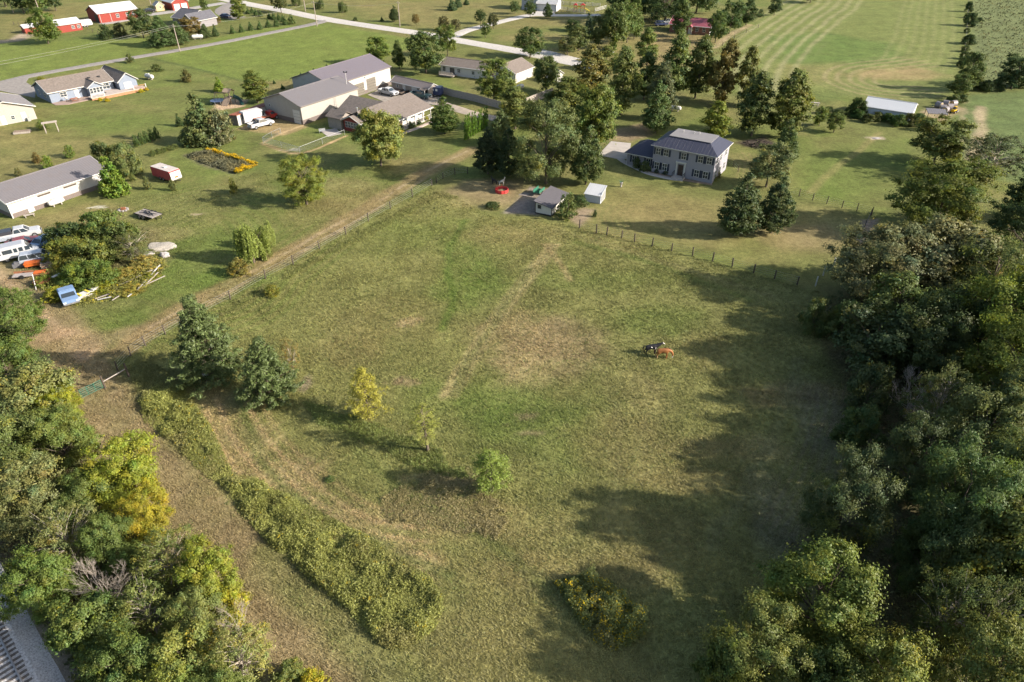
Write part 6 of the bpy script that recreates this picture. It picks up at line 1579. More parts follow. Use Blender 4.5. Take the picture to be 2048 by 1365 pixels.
T_('cn0', 905, 21, -2, 19, BLUE, 'larger of the two blue green conifers at top centre', g)
T_('cn0', 917, 15, -8, 15, BLUE, 'conifer half hidden behind the larger one at top centre', g)
T_('cn0', 933, 10, -2, 11, BLUE, 'small conifer right of the pair at top centre', g)
T_('lo1', 961, 48, 23, 25, DARK, 'upper left of three trees flanking the pale curving driveway', g)
T_('lo0', 987, 58, 31, 23, (.07, .072, .036), 'upper right of three trees flanking the pale curving driveway', g)
T_('lo1', 971, 76, 48, 22, MID, 'lowest of three trees flanking the pale curving driveway', g)
T_('lo0', 1030, 28, 5, 24, (.07, .095, .04), 'tree in front of the left wall of the white house at the top', g)
T_('lo1', 1060, 36, 5, 24, (.07, .095, .04), 'tree left of the white house garage door', g)
T_('pe1', 1096, 37, 8, 19, (.07, .095, .04), 'slim tree right of the white house garage door', g)
g = 'trees round the brick house'
T_('md0', 1060, 116, 60, 64, (.075, .10, .04), 'large round tree standing alone beside the gravel road', g)
T_('md1', 1157, 102, 54, 46, (.10, .115, .05), 'round greyish green tree between the lone road tree and the spruce', g)
T_('md2', 1135, 110, 78, 36, OLIVE, 'low olive tree at the gravel road bend', g)
T_('cn0', 1178, 78, 32, 24, (.05, .068, .05), 'dark blue spruce behind the roadside trees', g)
T_('md2', 1147, 62, 42, 34, DARK, 'dark bushy tree behind the blue spruce on its left', g)
T_('md0', 1198, 94, 38, 38, (.10, .12, .05), 'pale green tree right of the blue spruce', g)
T_('md1', 1230, 97, 14, 56, (.095, .12, .045), 'tall forked tree with pale trunk left of the blue car', g)
T_('md2', 1254, 86, 10, 44, (.10, .13, .045), 'slender tree behind the tall forked tree', g)
T_('ov1', 1268, 78, 8, 34, (0.110, 0.140, 0.050), 'light green tree nearest to the blue car', g)
T_('hi0', 1330, 46, -60, 120, DARK, 'huge dark tree over the blue car at the top', g)
T_('hi1', 1260, 36, -40, 90, DARK, 'big dark tree at the top left of the blue car', g)
T_('md0', 1392, 26, -50, 80, (.06, .085, .038), 'dark tree behind the red metal roof', g)
T_('ov0', 1360, 74, 0, 38, (0.085, 0.110, 0.045), 'tall thin tree right in front of the red roofed brick house', g)
T_('md1', 1430, 86, 28, 40, (.085, .115, .045), 'leaning green tree off the right end of the brick house', g)
T_('md2', 1458, 68, 8, 42, (.07, .10, .04), 'tall green tree behind the right end of the brick house', g)
T_('ov1', 1492, 50, 4, 36, (0.065, 0.090, 0.040), 'dark oval tree by the field edge right of the brick house', g)
T_('md0', 1548, 31, 0, 27, DARK, 'small dark tree alone at the top of the field edge', g)
T_('sh1', 1520, 34, 20, 14, DARK, 'low bush left of the lone tree at the top of the field edge', g)
T_('lo1', 1620, 6, -20, 40, OLIVE, 'tree cut by the top edge above the striped hay field')
T_('sh0', 1225, 100, 86, 20, (.08, .12, .03), 'green bush at the foot of the tall forked tree', g)
# ---- garden trees of the farmyard
T_('sh0', 260, 126, 109, 17, (.09, .10, .05), 'little tree on the verge behind the blue ranch house', 'small garden trees')
T_('sh1', 315, 143, 129, 22, (.085, .10, .04), 'flat topped small tree right of the blue ranch house', 'small garden trees')
T_('sh0', 373, 164, 141, 25, (.115, .10, .045), 'round brownish bush in the lawn above the playset', 'small garden trees')
T_('cn0', 440, 184, 157, 22, LIME, 'bright lime green young tree left of the playset', 'small garden trees')
T_('ov2', 516, 206, 146, 50, (0.110, 0.125, 0.040), 'round tree turning brown on top behind the big barn', 'small garden trees')
for i, (x, y) in enumerate([(549, 168), (566, 179), (602, 153), (628, 144), (654, 136), (679, 131), (702, 125), (725, 118)]):
    T_('cn0', x, y, y - (10 if i == 1 else 7), 6 if i != 1 else 8, (.045, .07, .03), ['tiny dark bush at the left end of the row along the green field', 'largest of the tiny dark bushes along the green field', 'third tiny dark bush of the row along the green field', 'fourth tiny dark bush of the row along the green field', 'fifth tiny dark bush of the row along the green field', 'sixth tiny dark bush of the row along the green field', 'seventh tiny dark bush of the row along the green field', 'last tiny dark bush of the row, beside the round green tree'][i], 'tiny bushes along the green field')
T_('md0', 757, 128, 78, 50, (.12, .15, .04), 'round yellow green tree behind the rear barn roof')
T_('ov1', 799, 138, 86, 24, (0.100, 0.125, 0.045), 'thin open tree between two rounder ones behind the rear barn')
T_('md1', 852, 147, 70, 78, (.082, .105, .042), 'wide dark green tree left of the white manufactured house')
T_('md2', 896, 112, 56, 40, (.115, .14, .045), 'pale green tree just above the white manufactured house')
T_('cn0', 405, 288, 196, 66, (.078, .092, .045), 'tall dark juniper at the left of the white van')
T_('sh1', 446, 286, 222, 62, (.13, .125, .085), 'greyish spreading bush between the tall juniper and the white van')
T_('sh0', 378, 290, 262, 36, (.08, .10, .05), 'low green bush at the left foot of the tall juniper')
T_('cn0', 361, 252, 229, 16, DARK, 'small dark conifer in the lawn left of the tall juniper')
T_('hi2', 762, 332, 226, 94, (.165, .175, .06), 'pale yellow green tree in front of the red sunroom')
T_('hi3', 614, 409, 314, 94, (.155, .165, .042), 'yellowing round tree on the lawn beside the two rut track')
T_('wi0', 508, 526, 444, 72, (.19, .215, .07), 'large weeping willow on the lawn near the track')
T_('wi0', 538, 496, 440, 44, (.19, .21, .075), 'paler willow half hidden behind the large weeping willow')
T_('sh0', 482, 547, 516, 46, (.16, .13, .045), 'golden brown round bush at the foot of the weeping willow')
T_('cn0', 232, 388, 316, 54, (.105, .145, .03), 'bright green conical evergreen at the end of the long barn')
T_('th0', 218, 348, 285, 56, (.09, .105, .05), 'left of two bushy trees behind the conical evergreen')
T_('th1', 262, 350, 288, 58, (.12, .135, .06), 'right of two bushy trees behind the conical evergreen')
for x, y, t, wd, c, l in [(142, 314, 291, 24, (.11, .14, .04), 'conical sapling on the lawn above the long barn roof'), (98, 336, 312, 22, LIME, 'lime green sapling right against the long barn roof'),
                          (76, 326, 306, 20, RUST, 'brown leaved sapling above the long barn roof'), (39, 352, 336, 14, (.13, .12, .06), 'thin bare looking sapling at the left of the long barn roof'),
                          (298, 378, 354, 17, OLIVE, 'thin sapling between the conical evergreen and the red trailer'), (348, 381, 360, 15, OLIVE, 'sapling at the lower right of the red cargo trailer'),
                          (266, 362, 346, 14, (.12, .13, .05), 'low sapling right of the conical evergreen'), (468, 386, 357, 17, (.14, .135, .04), 'yellow sapling below the marigold bed')]:
    T_('sh0' if wd < 18 else 'sh1', x, y, t, wd, c, l, 'saplings on the left lawn')
for i in range(5):
    T_('sh0', 274 + i * 10.5, 294 - i * 4.2, 271 - i * 4, 14, (.075, .105, .04), ('%s '%(ORD[i],) + 'upright shrub from the left in the short row left of the juniper'), 'short row of upright shrubs')
for i in range(5):
    T_('sh1', 306 + i * 11, 311 - i * 3.4, 301 - i * 3.2, 16, (.10, .115, .045), ('%s '%(ORD[i],) + 'trellis vine from the left in the row above the marigold bed'), 'vines in a low row', name='vine_plant')
# thicket over the scrap heap
for i, (k, x, y, h, wd, c, l) in enumerate([('th0', 135, 470, 3.6, 6.2, DARK, 'dark bush at the upper left of the scrap thicket'), ('th1', 195, 455, 4.4, 7.5, (.10, .125, .04), 'tallest bush at the top of the scrap thicket'),
                                            ('th0', 228, 470, 3.8, 6.0, (.085, .105, .04), 'bush at the upper right of the scrap thicket'), ('th1', 130, 500, 3.0, 5.5, (.15, .15, .04), 'yellowish bush right of the parked white pickup'),
                                            ('th0', 175, 505, 3.4, 6.0, (.11, .125, .045), 'bush in the middle of the scrap thicket'), ('th1', 190, 540, 2.6, 5.4, (.10, .13, .035), 'lower green bush of the scrap thicket'),
                                            ('sp0', 262, 490, 3.4, 6.0, (.12, .125, .06), 'sparse feathery bush on the right of the scrap thicket'), ('th0', 150, 545, 2.4, 4.6, (.115, .15, .04), 'bright bush left of the lower scrap thicket'),
                                            ('sh1', 108, 585, 1.7, 3.0, (.20, .19, .03), 'yellow flowering weeds left of the blue van wreck'), ('sh0', 88, 560, 1.2, 2.6, (.13, .155, .03), 'yellow green weeds by the rusty scrap'),
                                            ('sh1', 200, 570, 1.1, 4.0, (.19, .19, .03), 'bright yellow weeds in the middle of the scrap heap'), ('sh0', 165, 560, 1.0, 3.5, (.13, .16, .03), 'green weeds behind the stranded boat'),
                                            ('sh1', 245, 545, 1.1, 4.2, (.24, .19, .07), 'straw coloured weeds behind the plank pile'), ('sh0', 290, 520, 1.4, 4.2, (.26, .20, .08), 'tall straw coloured grass at the right of the scrap heap'),
                                            ('sh1', 262, 575, 0.9, 3.4, (.24, .20, .06), 'yellow straw weeds along the fallen planks'), ('sh0', 300, 550, 0.8, 2.6, (.20, .18, .04), 'yellow tuft by the white planks at the scrap heap edge')]):
    treec(k, x, y, h * (1.25 if k[:2] in ('th', 'sp') else 1), wd * 1.12, c, l, 'overgrowth on the scrap heap')
# ---- the big trees by the colonial house
g = 'tall trees between the yards'
T_('md0', 988, 203, 124, 78, (.115, .135, .042), 'round tree with yellow green top inside the privacy fence', g)
T_('md1', 1092, 184, 116, 54, (.09, .11, .045), 'tree at the right end of the white garage', g)
T_('pe0', 890, 268, 199, 55, (.085, .115, .038), 'neat oval tree left of the arborvitae hedge', g)
T_('ov0', 1030, 258, 178, 66, (0.120, 0.130, 0.048), 'bronze tinted tree in front of the privacy fence corner', g)
T_('pe1', 1000, 290, 222, 46, (.10, .12, .06), 'grey green tree just right of the arborvitae hedge', g)
T_('ov1', 1130, 250, 160, 92, (0.115, 0.125, 0.045), 'broad bronze green tree behind the big maple', g)
T_('ov2', 1178, 200, 100, 74, (0.135, 0.122, 0.050), 'rusty topped tall tree near the gravel road end', g)
T_('ov0', 1240, 232, 104, 62, (0.100, 0.115, 0.042), 'tall dark oval tree left of the grey topped tree', g)
T_('ov1', 1287, 200, 112, 58, (0.080, 0.105, 0.042), 'dark tall tree in the middle of the grove', g)
T_('ov2', 1342, 205, 76, 62, (0.105, 0.130, 0.050), 'tall green tree with loose top in the middle of the grove', g)
T_('ov0', 1294, 130, 62, 42, (0.120, 0.145, 0.050), 'tall pale green tree at the back of the grove', g)
T_('ov1', 1212, 140, 96, 50, (0.130, 0.140, 0.050), 'yellow green tree over the end of the gravel road', g)
T_('ov1', 1318, 240, 132, 54, (0.109, 0.118, 0.075), 'grey brown fading tree above the colonial house', g)
T_('pe1', 1310, 266, 168, 62, (.085, .115, .05), 'green tree directly above the colonial house roof', g)
T_('ov2', 1390, 197, 82, 58, (0.085, 0.100, 0.038), 'dark oval tree with clear trunk left of the red topped one', g)
T_('ov0', 1436, 209, 89, 56, (0.145, 0.112, 0.045), 'oval tree with a red brown top by the striped field', g)
T_('ov1', 1492, 213, 102, 56, (0.120, 0.120, 0.042), 'oval tree with bronze top right of the red topped one', g)
T_('ov2', 1502, 272, 152, 74, (0.085, 0.100, 0.042), 'dark green tree left of the brush pile tree', g)
T_('ov0', 1566, 274, 146, 84, (0.115, 0.125, 0.042), 'broad bronze green tree above the brush pile', g)
T_('pe0', 1566, 334, 244, 46, (.085, .11, .05), 'narrow dark tree right of the brush pile', g)
T_('md2', 1532, 374, 292, 78, (.125, .135, .075), 'grey green loose tree behind the two dark pear trees', g)
T_('ov1', 1428, 279, 206, 56, (0.161, 0.175, 0.036), 'yellow weeping tree behind the colonial house', g)
T_('pe1', 976, 348, 258, 58, (.045, .058, .036), 'left dark plum coloured tree above the red feeder', g)
T_('pe0', 1018, 352, 262, 62, (.05, .068, .036), 'dark tree squeezed between the plum tree and the big maple', g)
T_('hi0', 1092, 368, 206, 132, (.11, .125, .058), 'huge grey green maple above the small white coop', g)
T_('hi2', 1190, 304, 176, 88, (.11, .135, .04), 'tall bright green tree behind the concrete driveway', g)
T_('pe0', 1171, 369, 258, 62, (.085, .108, .05), 'dense oval tree just above the white metal shed', g)
T_('pe0', 1469, 471, 352, 78, (.068, .088, .045), 'left of the two dark pear trees on the front lawn', g)
T_('pe1', 1541, 466, 356, 70, (.068, .085, .045), 'right of the two dark pear trees on the front lawn', g)
for i in range(9):
    T_('ar0', 931 + i * 5.3, 281 - i * 3.2, 233 - i * 2.2, 6.6, (.088, .150, .022), ('%s '%(ORD[i],) + 'arborvitae from the left in the bright hedge row'), 'row of bright arborvitae')
# ---- right hand yard and field edges
g = 'trees along the right field edge'
T_('md0', 1638, 252, 216, 33, (.115, .14, .04), 'left of two small orchard trees left of the white barn', g)
T_('md1', 1667, 265, 228, 35, (.12, .14, .05), 'right of two small orchard trees left of the white barn', g)
T_('th0', 1712, 232, 198, 36, (.075, .10, .035), 'dark bush against the left end of the white barn', g)
T_('md2', 1866, 330, 240, 104, (.10, .11, .038), 'bushy tree below the white barn', g)
T_('hi1', 1866, 462, 322, 180, (.11, .125, .036), 'very large spreading tree at the right end of the black fence', g)
T_('sp1', 1966, 362, 268, 150, (.075, .085, .05), 'feathery dark tree with bent trunk in the right field', g)
T_('md0', 1930, 182, 110, 50, (.085, .105, .04), 'tallest tree on the far hedgerow', g)
T_('md1', 1914, 196, 150, 44, (.10, .12, .045), 'bushy tree at the lower end of the far hedgerow', g)
T_('th0', 1938, 52, 28, 28, DARK, 'small dark tree high on the far hedgerow', g)
T_('th1', 1934, 88, 70, 28, DARK, 'dark bush midway up the far hedgerow', g)
T_('th0', 1936, 24, 6, 16, DARK, 'little bush near the top of the far hedgerow', g)
T_('th1', 1958, 44, 36, 16, DARK, 'small bush right of the far hedgerow', g)
T_('th0', 1946, 128, 108, 26, DARK, 'dark bush above the tallest hedgerow tree', g)
T_('md2', 2022, 178, 116, 66, (.06, .08, .04), 'dark leaning tree on the cross hedge at the right edge', g)
T_('md1', 2056, 172, 112, 60, (.06, .08, .04), 'dark tree cut by the right edge on the cross hedge', g)
for i, (x, y, wd) in enumerate([(1955, 180, 34), (1972, 182, 30), (1990, 180, 34), (2036, 174, 36)]):
    T_('th%d' % (i % 2), x, y, y - 20, wd, (.06, .08, .035), ['low bush at the left end of the cross hedge', 'second low bush of the cross hedge', 'third low bush of the cross hedge', 'low bush under the leaning tree of the cross hedge'][i], g)
for i in range(11):
    x = 1655 + i * 20
    T_('th%d' % (i % 2), x, 228 + i * 3.0 + 4 * math.sin(i * 2.0), 214 + i * 2.6 + 4 * math.sin(i * 2.0) - (i > 6) * 6, 27, (.065 + .01 * (i % 3), .085 + .008 * (i % 4), .035), ('%s '%(ORD[i],) + 'hedge shrub from the left below the white barn'), 'hedge shrubs below the white barn')
for i, (x, y, wd, hh) in enumerate([(1937, 12, 12, 8), (1935, 36, 14, 9), (1933, 66, 14, 9), (1930, 104, 18, 12), (1927, 118, 20, 14), (1924, 134, 22, 18), (1906, 208, 26, 18), (1921, 206, 24, 16), (1899, 204, 18, 10)]):
    T_('th%d' % (i % 2), x, y, y - hh, wd, (.075, .095, .04), [('%s bush from the top in the gaps of the far hedgerow' % q) for q in ORD][i], 'low bushes of the far hedgerow')
T_('md2', 2040, 440, 340, 90, (.05, .068, .03), 'dark tree at the right edge above the grey oaks', g)
T_('hi0', 2030, 520, 390, 130, (.055, .075, .03), 'dark crown at the right edge beside the grey oaks', g)
# ---- the wood on the right
g = 'trees of the right hand wood'
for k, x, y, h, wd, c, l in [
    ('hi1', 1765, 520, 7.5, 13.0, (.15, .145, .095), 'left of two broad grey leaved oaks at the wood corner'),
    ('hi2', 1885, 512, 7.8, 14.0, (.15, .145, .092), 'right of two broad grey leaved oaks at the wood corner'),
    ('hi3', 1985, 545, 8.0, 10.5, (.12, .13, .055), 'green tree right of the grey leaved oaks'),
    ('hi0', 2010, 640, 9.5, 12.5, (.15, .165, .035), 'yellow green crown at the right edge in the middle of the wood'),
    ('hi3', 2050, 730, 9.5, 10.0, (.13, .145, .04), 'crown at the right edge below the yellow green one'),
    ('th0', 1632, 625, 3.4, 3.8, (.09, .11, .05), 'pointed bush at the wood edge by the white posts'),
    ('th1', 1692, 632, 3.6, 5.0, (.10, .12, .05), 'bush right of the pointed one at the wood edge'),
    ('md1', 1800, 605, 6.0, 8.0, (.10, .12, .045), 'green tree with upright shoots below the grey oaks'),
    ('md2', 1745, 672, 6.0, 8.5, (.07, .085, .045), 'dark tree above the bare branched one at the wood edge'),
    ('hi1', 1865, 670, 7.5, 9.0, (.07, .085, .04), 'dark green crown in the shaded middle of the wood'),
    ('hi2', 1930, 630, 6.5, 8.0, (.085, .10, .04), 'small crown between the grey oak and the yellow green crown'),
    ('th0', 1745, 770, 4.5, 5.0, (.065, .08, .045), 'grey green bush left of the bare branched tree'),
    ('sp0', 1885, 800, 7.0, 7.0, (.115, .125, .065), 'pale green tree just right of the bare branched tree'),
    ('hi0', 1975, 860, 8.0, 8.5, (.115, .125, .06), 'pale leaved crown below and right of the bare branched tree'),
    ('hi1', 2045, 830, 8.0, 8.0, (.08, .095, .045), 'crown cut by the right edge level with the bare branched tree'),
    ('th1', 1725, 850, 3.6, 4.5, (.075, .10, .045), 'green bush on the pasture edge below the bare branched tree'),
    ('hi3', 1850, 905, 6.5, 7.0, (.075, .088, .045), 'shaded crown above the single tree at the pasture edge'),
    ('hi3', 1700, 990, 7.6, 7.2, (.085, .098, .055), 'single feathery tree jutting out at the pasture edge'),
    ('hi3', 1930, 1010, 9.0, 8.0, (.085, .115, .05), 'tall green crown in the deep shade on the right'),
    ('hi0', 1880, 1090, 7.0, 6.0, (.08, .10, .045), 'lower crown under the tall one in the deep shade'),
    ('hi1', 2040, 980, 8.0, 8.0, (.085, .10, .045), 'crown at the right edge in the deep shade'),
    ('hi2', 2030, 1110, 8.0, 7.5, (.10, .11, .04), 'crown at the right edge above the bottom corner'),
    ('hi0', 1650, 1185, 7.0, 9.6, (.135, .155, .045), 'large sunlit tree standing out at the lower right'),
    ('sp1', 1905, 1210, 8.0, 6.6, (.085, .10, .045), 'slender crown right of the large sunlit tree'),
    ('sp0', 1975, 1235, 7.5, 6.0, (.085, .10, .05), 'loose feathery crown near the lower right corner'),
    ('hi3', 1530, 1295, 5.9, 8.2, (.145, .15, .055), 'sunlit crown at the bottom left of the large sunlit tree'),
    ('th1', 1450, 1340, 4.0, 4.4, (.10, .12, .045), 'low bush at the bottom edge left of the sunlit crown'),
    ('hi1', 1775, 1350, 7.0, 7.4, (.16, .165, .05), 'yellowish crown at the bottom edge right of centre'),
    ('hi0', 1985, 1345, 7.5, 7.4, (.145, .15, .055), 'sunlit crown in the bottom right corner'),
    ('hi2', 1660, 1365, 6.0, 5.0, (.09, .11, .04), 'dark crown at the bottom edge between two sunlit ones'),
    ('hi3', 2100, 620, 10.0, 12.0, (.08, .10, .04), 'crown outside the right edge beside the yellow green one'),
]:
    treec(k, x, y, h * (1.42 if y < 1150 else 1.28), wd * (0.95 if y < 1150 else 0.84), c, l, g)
for i, (x, y, h, wd) in enumerate([(2150, 880, 10, 10), (2130, 1050, 10, 9), (2130, 1200, 9, 9), (2220, 760, 11, 12), (2200, 540, 9, 12)]):
    treec('hi%d' % (i % 4), x, y, h, wd, (.08, .10, .04), ['dark tree outside the right edge beside the deep shade', 'tree outside the right edge below the deep shade', 'tree outside the right edge near the bottom corner', 'tree far outside the right edge beside the yellow crown', 'tree outside the right edge beside the grey oaks'][i], g)
treec('dd0', 1832, 780, 6.2, 7.0, MID, 'bare dead tree with grey branches at the wood edge', g, cat='tree')
treec('dd1', 1980, 900, 4.0, 4.5, MID, 'small bare branches below the pale leaved crown', g, cat='tree')
# ---- the trees between the railway and the track
g = 'trees along the railway'
for k, x, y, h, wd, c, l in [
    ('hi0', 20, 628, 7.5, 8.0, (.085, .11, .036), 'green tree at the left edge beside the dirt track'),
    ('hi1', 10, 730, 6.5, 6.5, (.085, .11, .04), 'green crown below the tree at the left edge'),
    ('hi2', 62, 785, 7.0, 8.2, (.14, .145, .075), 'broad grey green crown above the gate'),
    ('hi3', 122, 798, 5.0, 4.2, (.20, .20, .03), 'yellow tree beside the green gate'),
    ('hi0', 110, 870, 6.6, 6.4, (.12, .135, .045), 'olive crown below the yellow tree by the gate'),
    ('hi1', 20, 880, 7.2, 7.0, (.10, .115, .05), 'crown at the left edge below the broad grey one'),
    ('hi1', 242, 935, 6.8, 6.8, (.175, .185, .036), 'large yellow green tree by the track'),
    ('hi1', 50, 985, 7.2, 6.8, (.135, .135, .075), 'upper of two grey crowns at the left edge'),
    ('sp0', 120, 1070, 7.0, 6.2, (.135, .138, .072), 'lower of two grey crowns near the left edge'),
    ('hi0', 170, 985, 5.5, 5.0, (.09, .11, .04), 'dark green crown below the large yellow green tree'),
    ('hi3', 288, 1022, 5.6, 4.6, (.22, .185, .03), 'golden orange crown at the track edge'),
    ('hi0', 215, 1080, 5.8, 4.8, (.10, .125, .045), 'green crown left of the golden one'),
    ('sp1', 330, 1110, 6.4, 5.2, (.125, .135, .055), 'olive crown in the middle of the railway trees'),
    ('hi1', 415, 1140, 6.2, 5.0, (.16, .17, .036), 'yellow tinged crown beside the brown track'),
    ('th1', 455, 1205, 3.4, 3.2, (.24, .215, .03), 'small golden bush below the yellow tinged crown'),
    ('hi1', 70, 1160, 6.0, 5.6, (.10, .13, .042), 'green crown by the railway ballast'),
    ('hi2', 175, 1245, 5.8, 5.0, (.09, .115, .042), 'green crown below the bare tree'),
    ('sp0', 290, 1220, 6.2, 5.4, (.125, .14, .06), 'pale olive crown right of the bare tree'),
    ('hi0', 385, 1235, 5.6, 4.6, (.13, .14, .06), 'olive crown above the pale feathery tree'),
    ('sp1', 478, 1305, 6.0, 5.6, (.19, .185, .085), 'pale feathery tree at the bottom edge by the track'),
    ('hi2', 360, 1325, 5.8, 5.2, (.14, .15, .055), 'crown left of the pale feathery tree'),
    ('hi1', 255, 1320, 5.8, 5.2, (.09, .115, .042), 'dark green crown at the bottom edge by the ballast'),
    ('th0', 190, 1345, 3.6, 3.6, (.08, .10, .04), 'low bush at the bottom edge beside the ballast'),
    ('hi3', 330, 1400, 5.8, 5.2, (.16, .165, .045), 'yellow green crown cut by the bottom edge'),
    ('hi0', 430, 1400, 5.6, 5.0, (.11, .13, .045), 'crown cut by the bottom edge below the feathery tree'),
    ('sh1', 622, 1358, 1.8, 2.2, (.26, .22, .03), 'small golden sapling at the bottom edge of the track'),
    ('th1', 575, 1350, 2.2, 2.6, (.12, .13, .05), 'dark bush at the bottom edge by the golden sapling'),
]:
    treec(k, x, y, h, wd * 0.95, (c[0] * 1.15, c[1] * 1.15, c[2] * 1.1), l, g)
treec('dd1', 205, 1165, 6.2, 4.6, MID, 'bare pale tree among the railway trees', g, cat='tree')
treec('dd0', 468, 1235, 4.2, 3.2, MID, 'bare twiggy bush beside the brown track', g, cat='tree')
# ---- pines in the pasture
g = 'pines in the pasture'
T_('pn0', 436, 760, 585, 146, (.082, .102, .052), 'largest dark pine at the pasture corner', g)
T_('pn1', 542, 800, 668, 116, (.078, .098, .048), 'second dark pine right of the largest one', g)
T_('ps0', 738, 838, 734, 84, (.27, .235, .055), 'yellow pine in the pasture', g)
T_('ps1', 856, 902, 804, 58, (.20, .20, .062), 'thin yellow green pine with bare lower trunk', g)
T_('ps2', 984, 981, 900, 80, (.15, .185, .05), 'small bright green pine lowest in the pasture', g)
T_('sp0', 590, 750, 676, 40, (.22, .18, .09), 'dry brown bush behind the second dark pine', g)
T_('sh0', 444, 738, 712, 34, (.20, .14, .05), 'rusty low growth under the largest pine', g)
T_('sh1', 985, 415, 402, 36, (.06, .08, .035), 'dark low bush at the corner of the coop yard')
T_('sh0', 1135, 436, 388, 44, (.11, .13, .055), 'leafy bush at the right of the small white coop')
T_('sh1', 1160, 412, 390, 36, (.07, .095, .04), 'dark bush between the coop and the white metal shed')
T_('sh0', 1189, 434, 420, 9, DARK, 'tiny bush in the lawn below the white metal shed')
T_('sh1', 545, 590, 568, 34, (.17, .16, .04), 'yellowish weed clump on the pasture fence')
T_('sh0', 662, 960, 950, 22, (.11, .14, .06), 'low pale green weed clump in the rough grass')
# garden shrubs by houses
for x, y, t, wd, c, l in [(852, 241, 230, 14, (.26, .23, .02), 'yellow flowering bush at the porch end of the brown roofed house'), (838, 249, 240, 12, DARK, 'first dark round bush along the porch from the yellow bush'), (829, 254, 245, 10, DARK, 'second dark round bush along the porch from the yellow bush'),
                          (820, 256, 243, 12, DARK, 'third dark round bush along the porch by the steps'), (803, 264, 250, 15, DARK, 'round dark bush left of the porch steps'), (790, 268, 258, 13, (.26, .24, .02), 'yellow bush behind the pale yellow green tree'),
                          (1428, 362, 350, 16, (.17, .18, .07), 'pale round bush at the right corner of the colonial house'), (1288, 342, 322, 24, (.10, .12, .06), 'tall bush in the corner of the colonial house and its wing'),
                          (1273, 336, 316, 20, (.09, .11, .055), 'bush under the wing window of the colonial house'), (1314, 346, 338, 11, DARK, 'little dark bush left of the colonial front door'),
                          (1331, 349, 341, 13, DARK, 'dark bush nearest the colonial front door'), (1436, 356, 344, 12, OLIVE, 'bush on the sunny side of the colonial house'), (1386, 358, 353, 14, (.16, .14, .06), 'low flower clump right of the colonial door'),
                          (200, 202, 196, 11, (.36, .30, .01), 'yellow flower clump at the left end of the timber deck'), (216, 203, 197, 11, (.36, .26, .01), 'second yellow flower clump at the left end of the deck'),
                          (283, 185, 178, 12, (.36, .30, .01), 'yellow flower clump at the right end of the timber deck'), (294, 181, 175, 9, (.36, .26, .01), 'outermost yellow flower clump right of the deck'),
                          (82, 161, 154, 18, (.17, .16, .03), 'yellow green bush on the lane corner behind the ranch house'), (88, 258, 240, 24, (.12, .14, .045), 'weedy bush in front of the cream gable barn'), (1248, 320, 308, 1, DARK, '')]:
    if l:
        T_('sh%d' % (x % 2), x, y, t, wd, c, l, 'garden bushes by the houses')
# ------------------------------------------------------------------ rough growth that nobody could count
def points_in(poly_px, n, seed):
    P = W(poly_px); rs = np.random.default_rng(seed)
    lo, hi = P.min(0), P.max(0)
    out = []
    tot = 0
    while tot < n:
        q = lo + (hi - lo) * rs.random((n * 2, 2))
        q = q[in_poly(q[:, 0], q[:, 1], P)]
        out.append(q); tot += len(q)
    return np.concatenate(out)[:n], rs

def weeds(name, label, poly_px, n, hgt, colour, spots, seed, per=8, leaf=0.16, edge=0.6, ragged=0.8):
    """a stand of tall weeds: many thin plants of leaf sized faces"""
    q, rs = points_in(poly_px, n, seed)
    P = W(poly_px)
    sd_ = -sdf_poly(q[:, 0], q[:, 1], P)
    d = fbm(q[:, 0], q[:, 1], 1.6, seed)
    h = hgt * np.clip(0.1 + 4.2 * (d - 0.34), 0.10, 1.7) * (0.6 + 0.8 * rs.random(n)) * sstep(-0.3, edge, sd_ + 1.2 * (d - 0.5))
    keep = (sd_ + ragged * (fbm(q[:, 0], q[:, 1], 2.5, seed + 3) - 0.5)) > 0.05
    q, h, d = q[keep], h[keep], d[keep]
    n = len(q)
    base = np.array(colour)[None] * (0.65 + 0.8 * fbm(q[:, 0], q[:, 1], 2.2, seed + 5))[:, None]
    mixd = sstep(0.5, 0.68, fbm(q[:, 0], q[:, 1], 4, seed + 7))[:, None]
    base = base * (1 - 0.5 * mixd) + np.array((0.21, 0.18, 0.075)) * 0.5 * mixd
    idx = np.repeat(np.arange(n), per)
    m = len(idx)
    f = rs.random(m) ** 0.8
    C = np.stack([q[idx, 0] + rs.normal(size=m) * 0.10, q[idx, 1] + rs.normal(size=m) * 0.10, 0.03 + h[idx] * f], 1)
    Nn = unit(rs.normal(size=(m, 3)) * 0.75 + np.array([0.15, 0, 1.0]))
    tint = base[idx] * (0.75 + 0.7 * rs.random((m, 1)))
    if spots:
        s = (rs.random(n) < spots[1])[idx] & (f > 0.65)
        tint[s] = np.array(spots[0]) * (0.7 + 0.6 * rs.random((s.sum(), 1)))
    me = leaves_mesh(name, C, Nn, leaf * (0.6 + 0.8 * rs.random(m)), tint, 0.45, rs)
    o = link(name, me, None, LEAF)
    o.color = (1, 1, 1, 1)
    return tag(o, label, 'weeds', kind='stuff')
weeds('tall_weeds', 'upper strip of tall yellow green weeds beside the brown track', [(275, 800), (320, 765), (372, 775), (430, 870), (470, 960), (455, 985), (400, 940), (330, 880), (290, 845)], 5000, 0.5, (0.215, 0.225, 0.06), ((.45, .33, .02), .02), 31, ragged=1.5, edge=0.9)
weeds('tall_weeds', 'long strip of tall weeds ending in the lower pasture', [(440, 965), (470, 945), (505, 950), (565, 985), (665, 1038), (765, 1092), (862, 1160), (897, 1195), (866, 1262), (802, 1306), (762, 1290), (695, 1222), (612, 1152), (543, 1092), (475, 1020)], 11000, 0.50, (0.215, 0.225, 0.06), ((.45, .33, .02), .012), 32, ragged=1.5, edge=0.9)
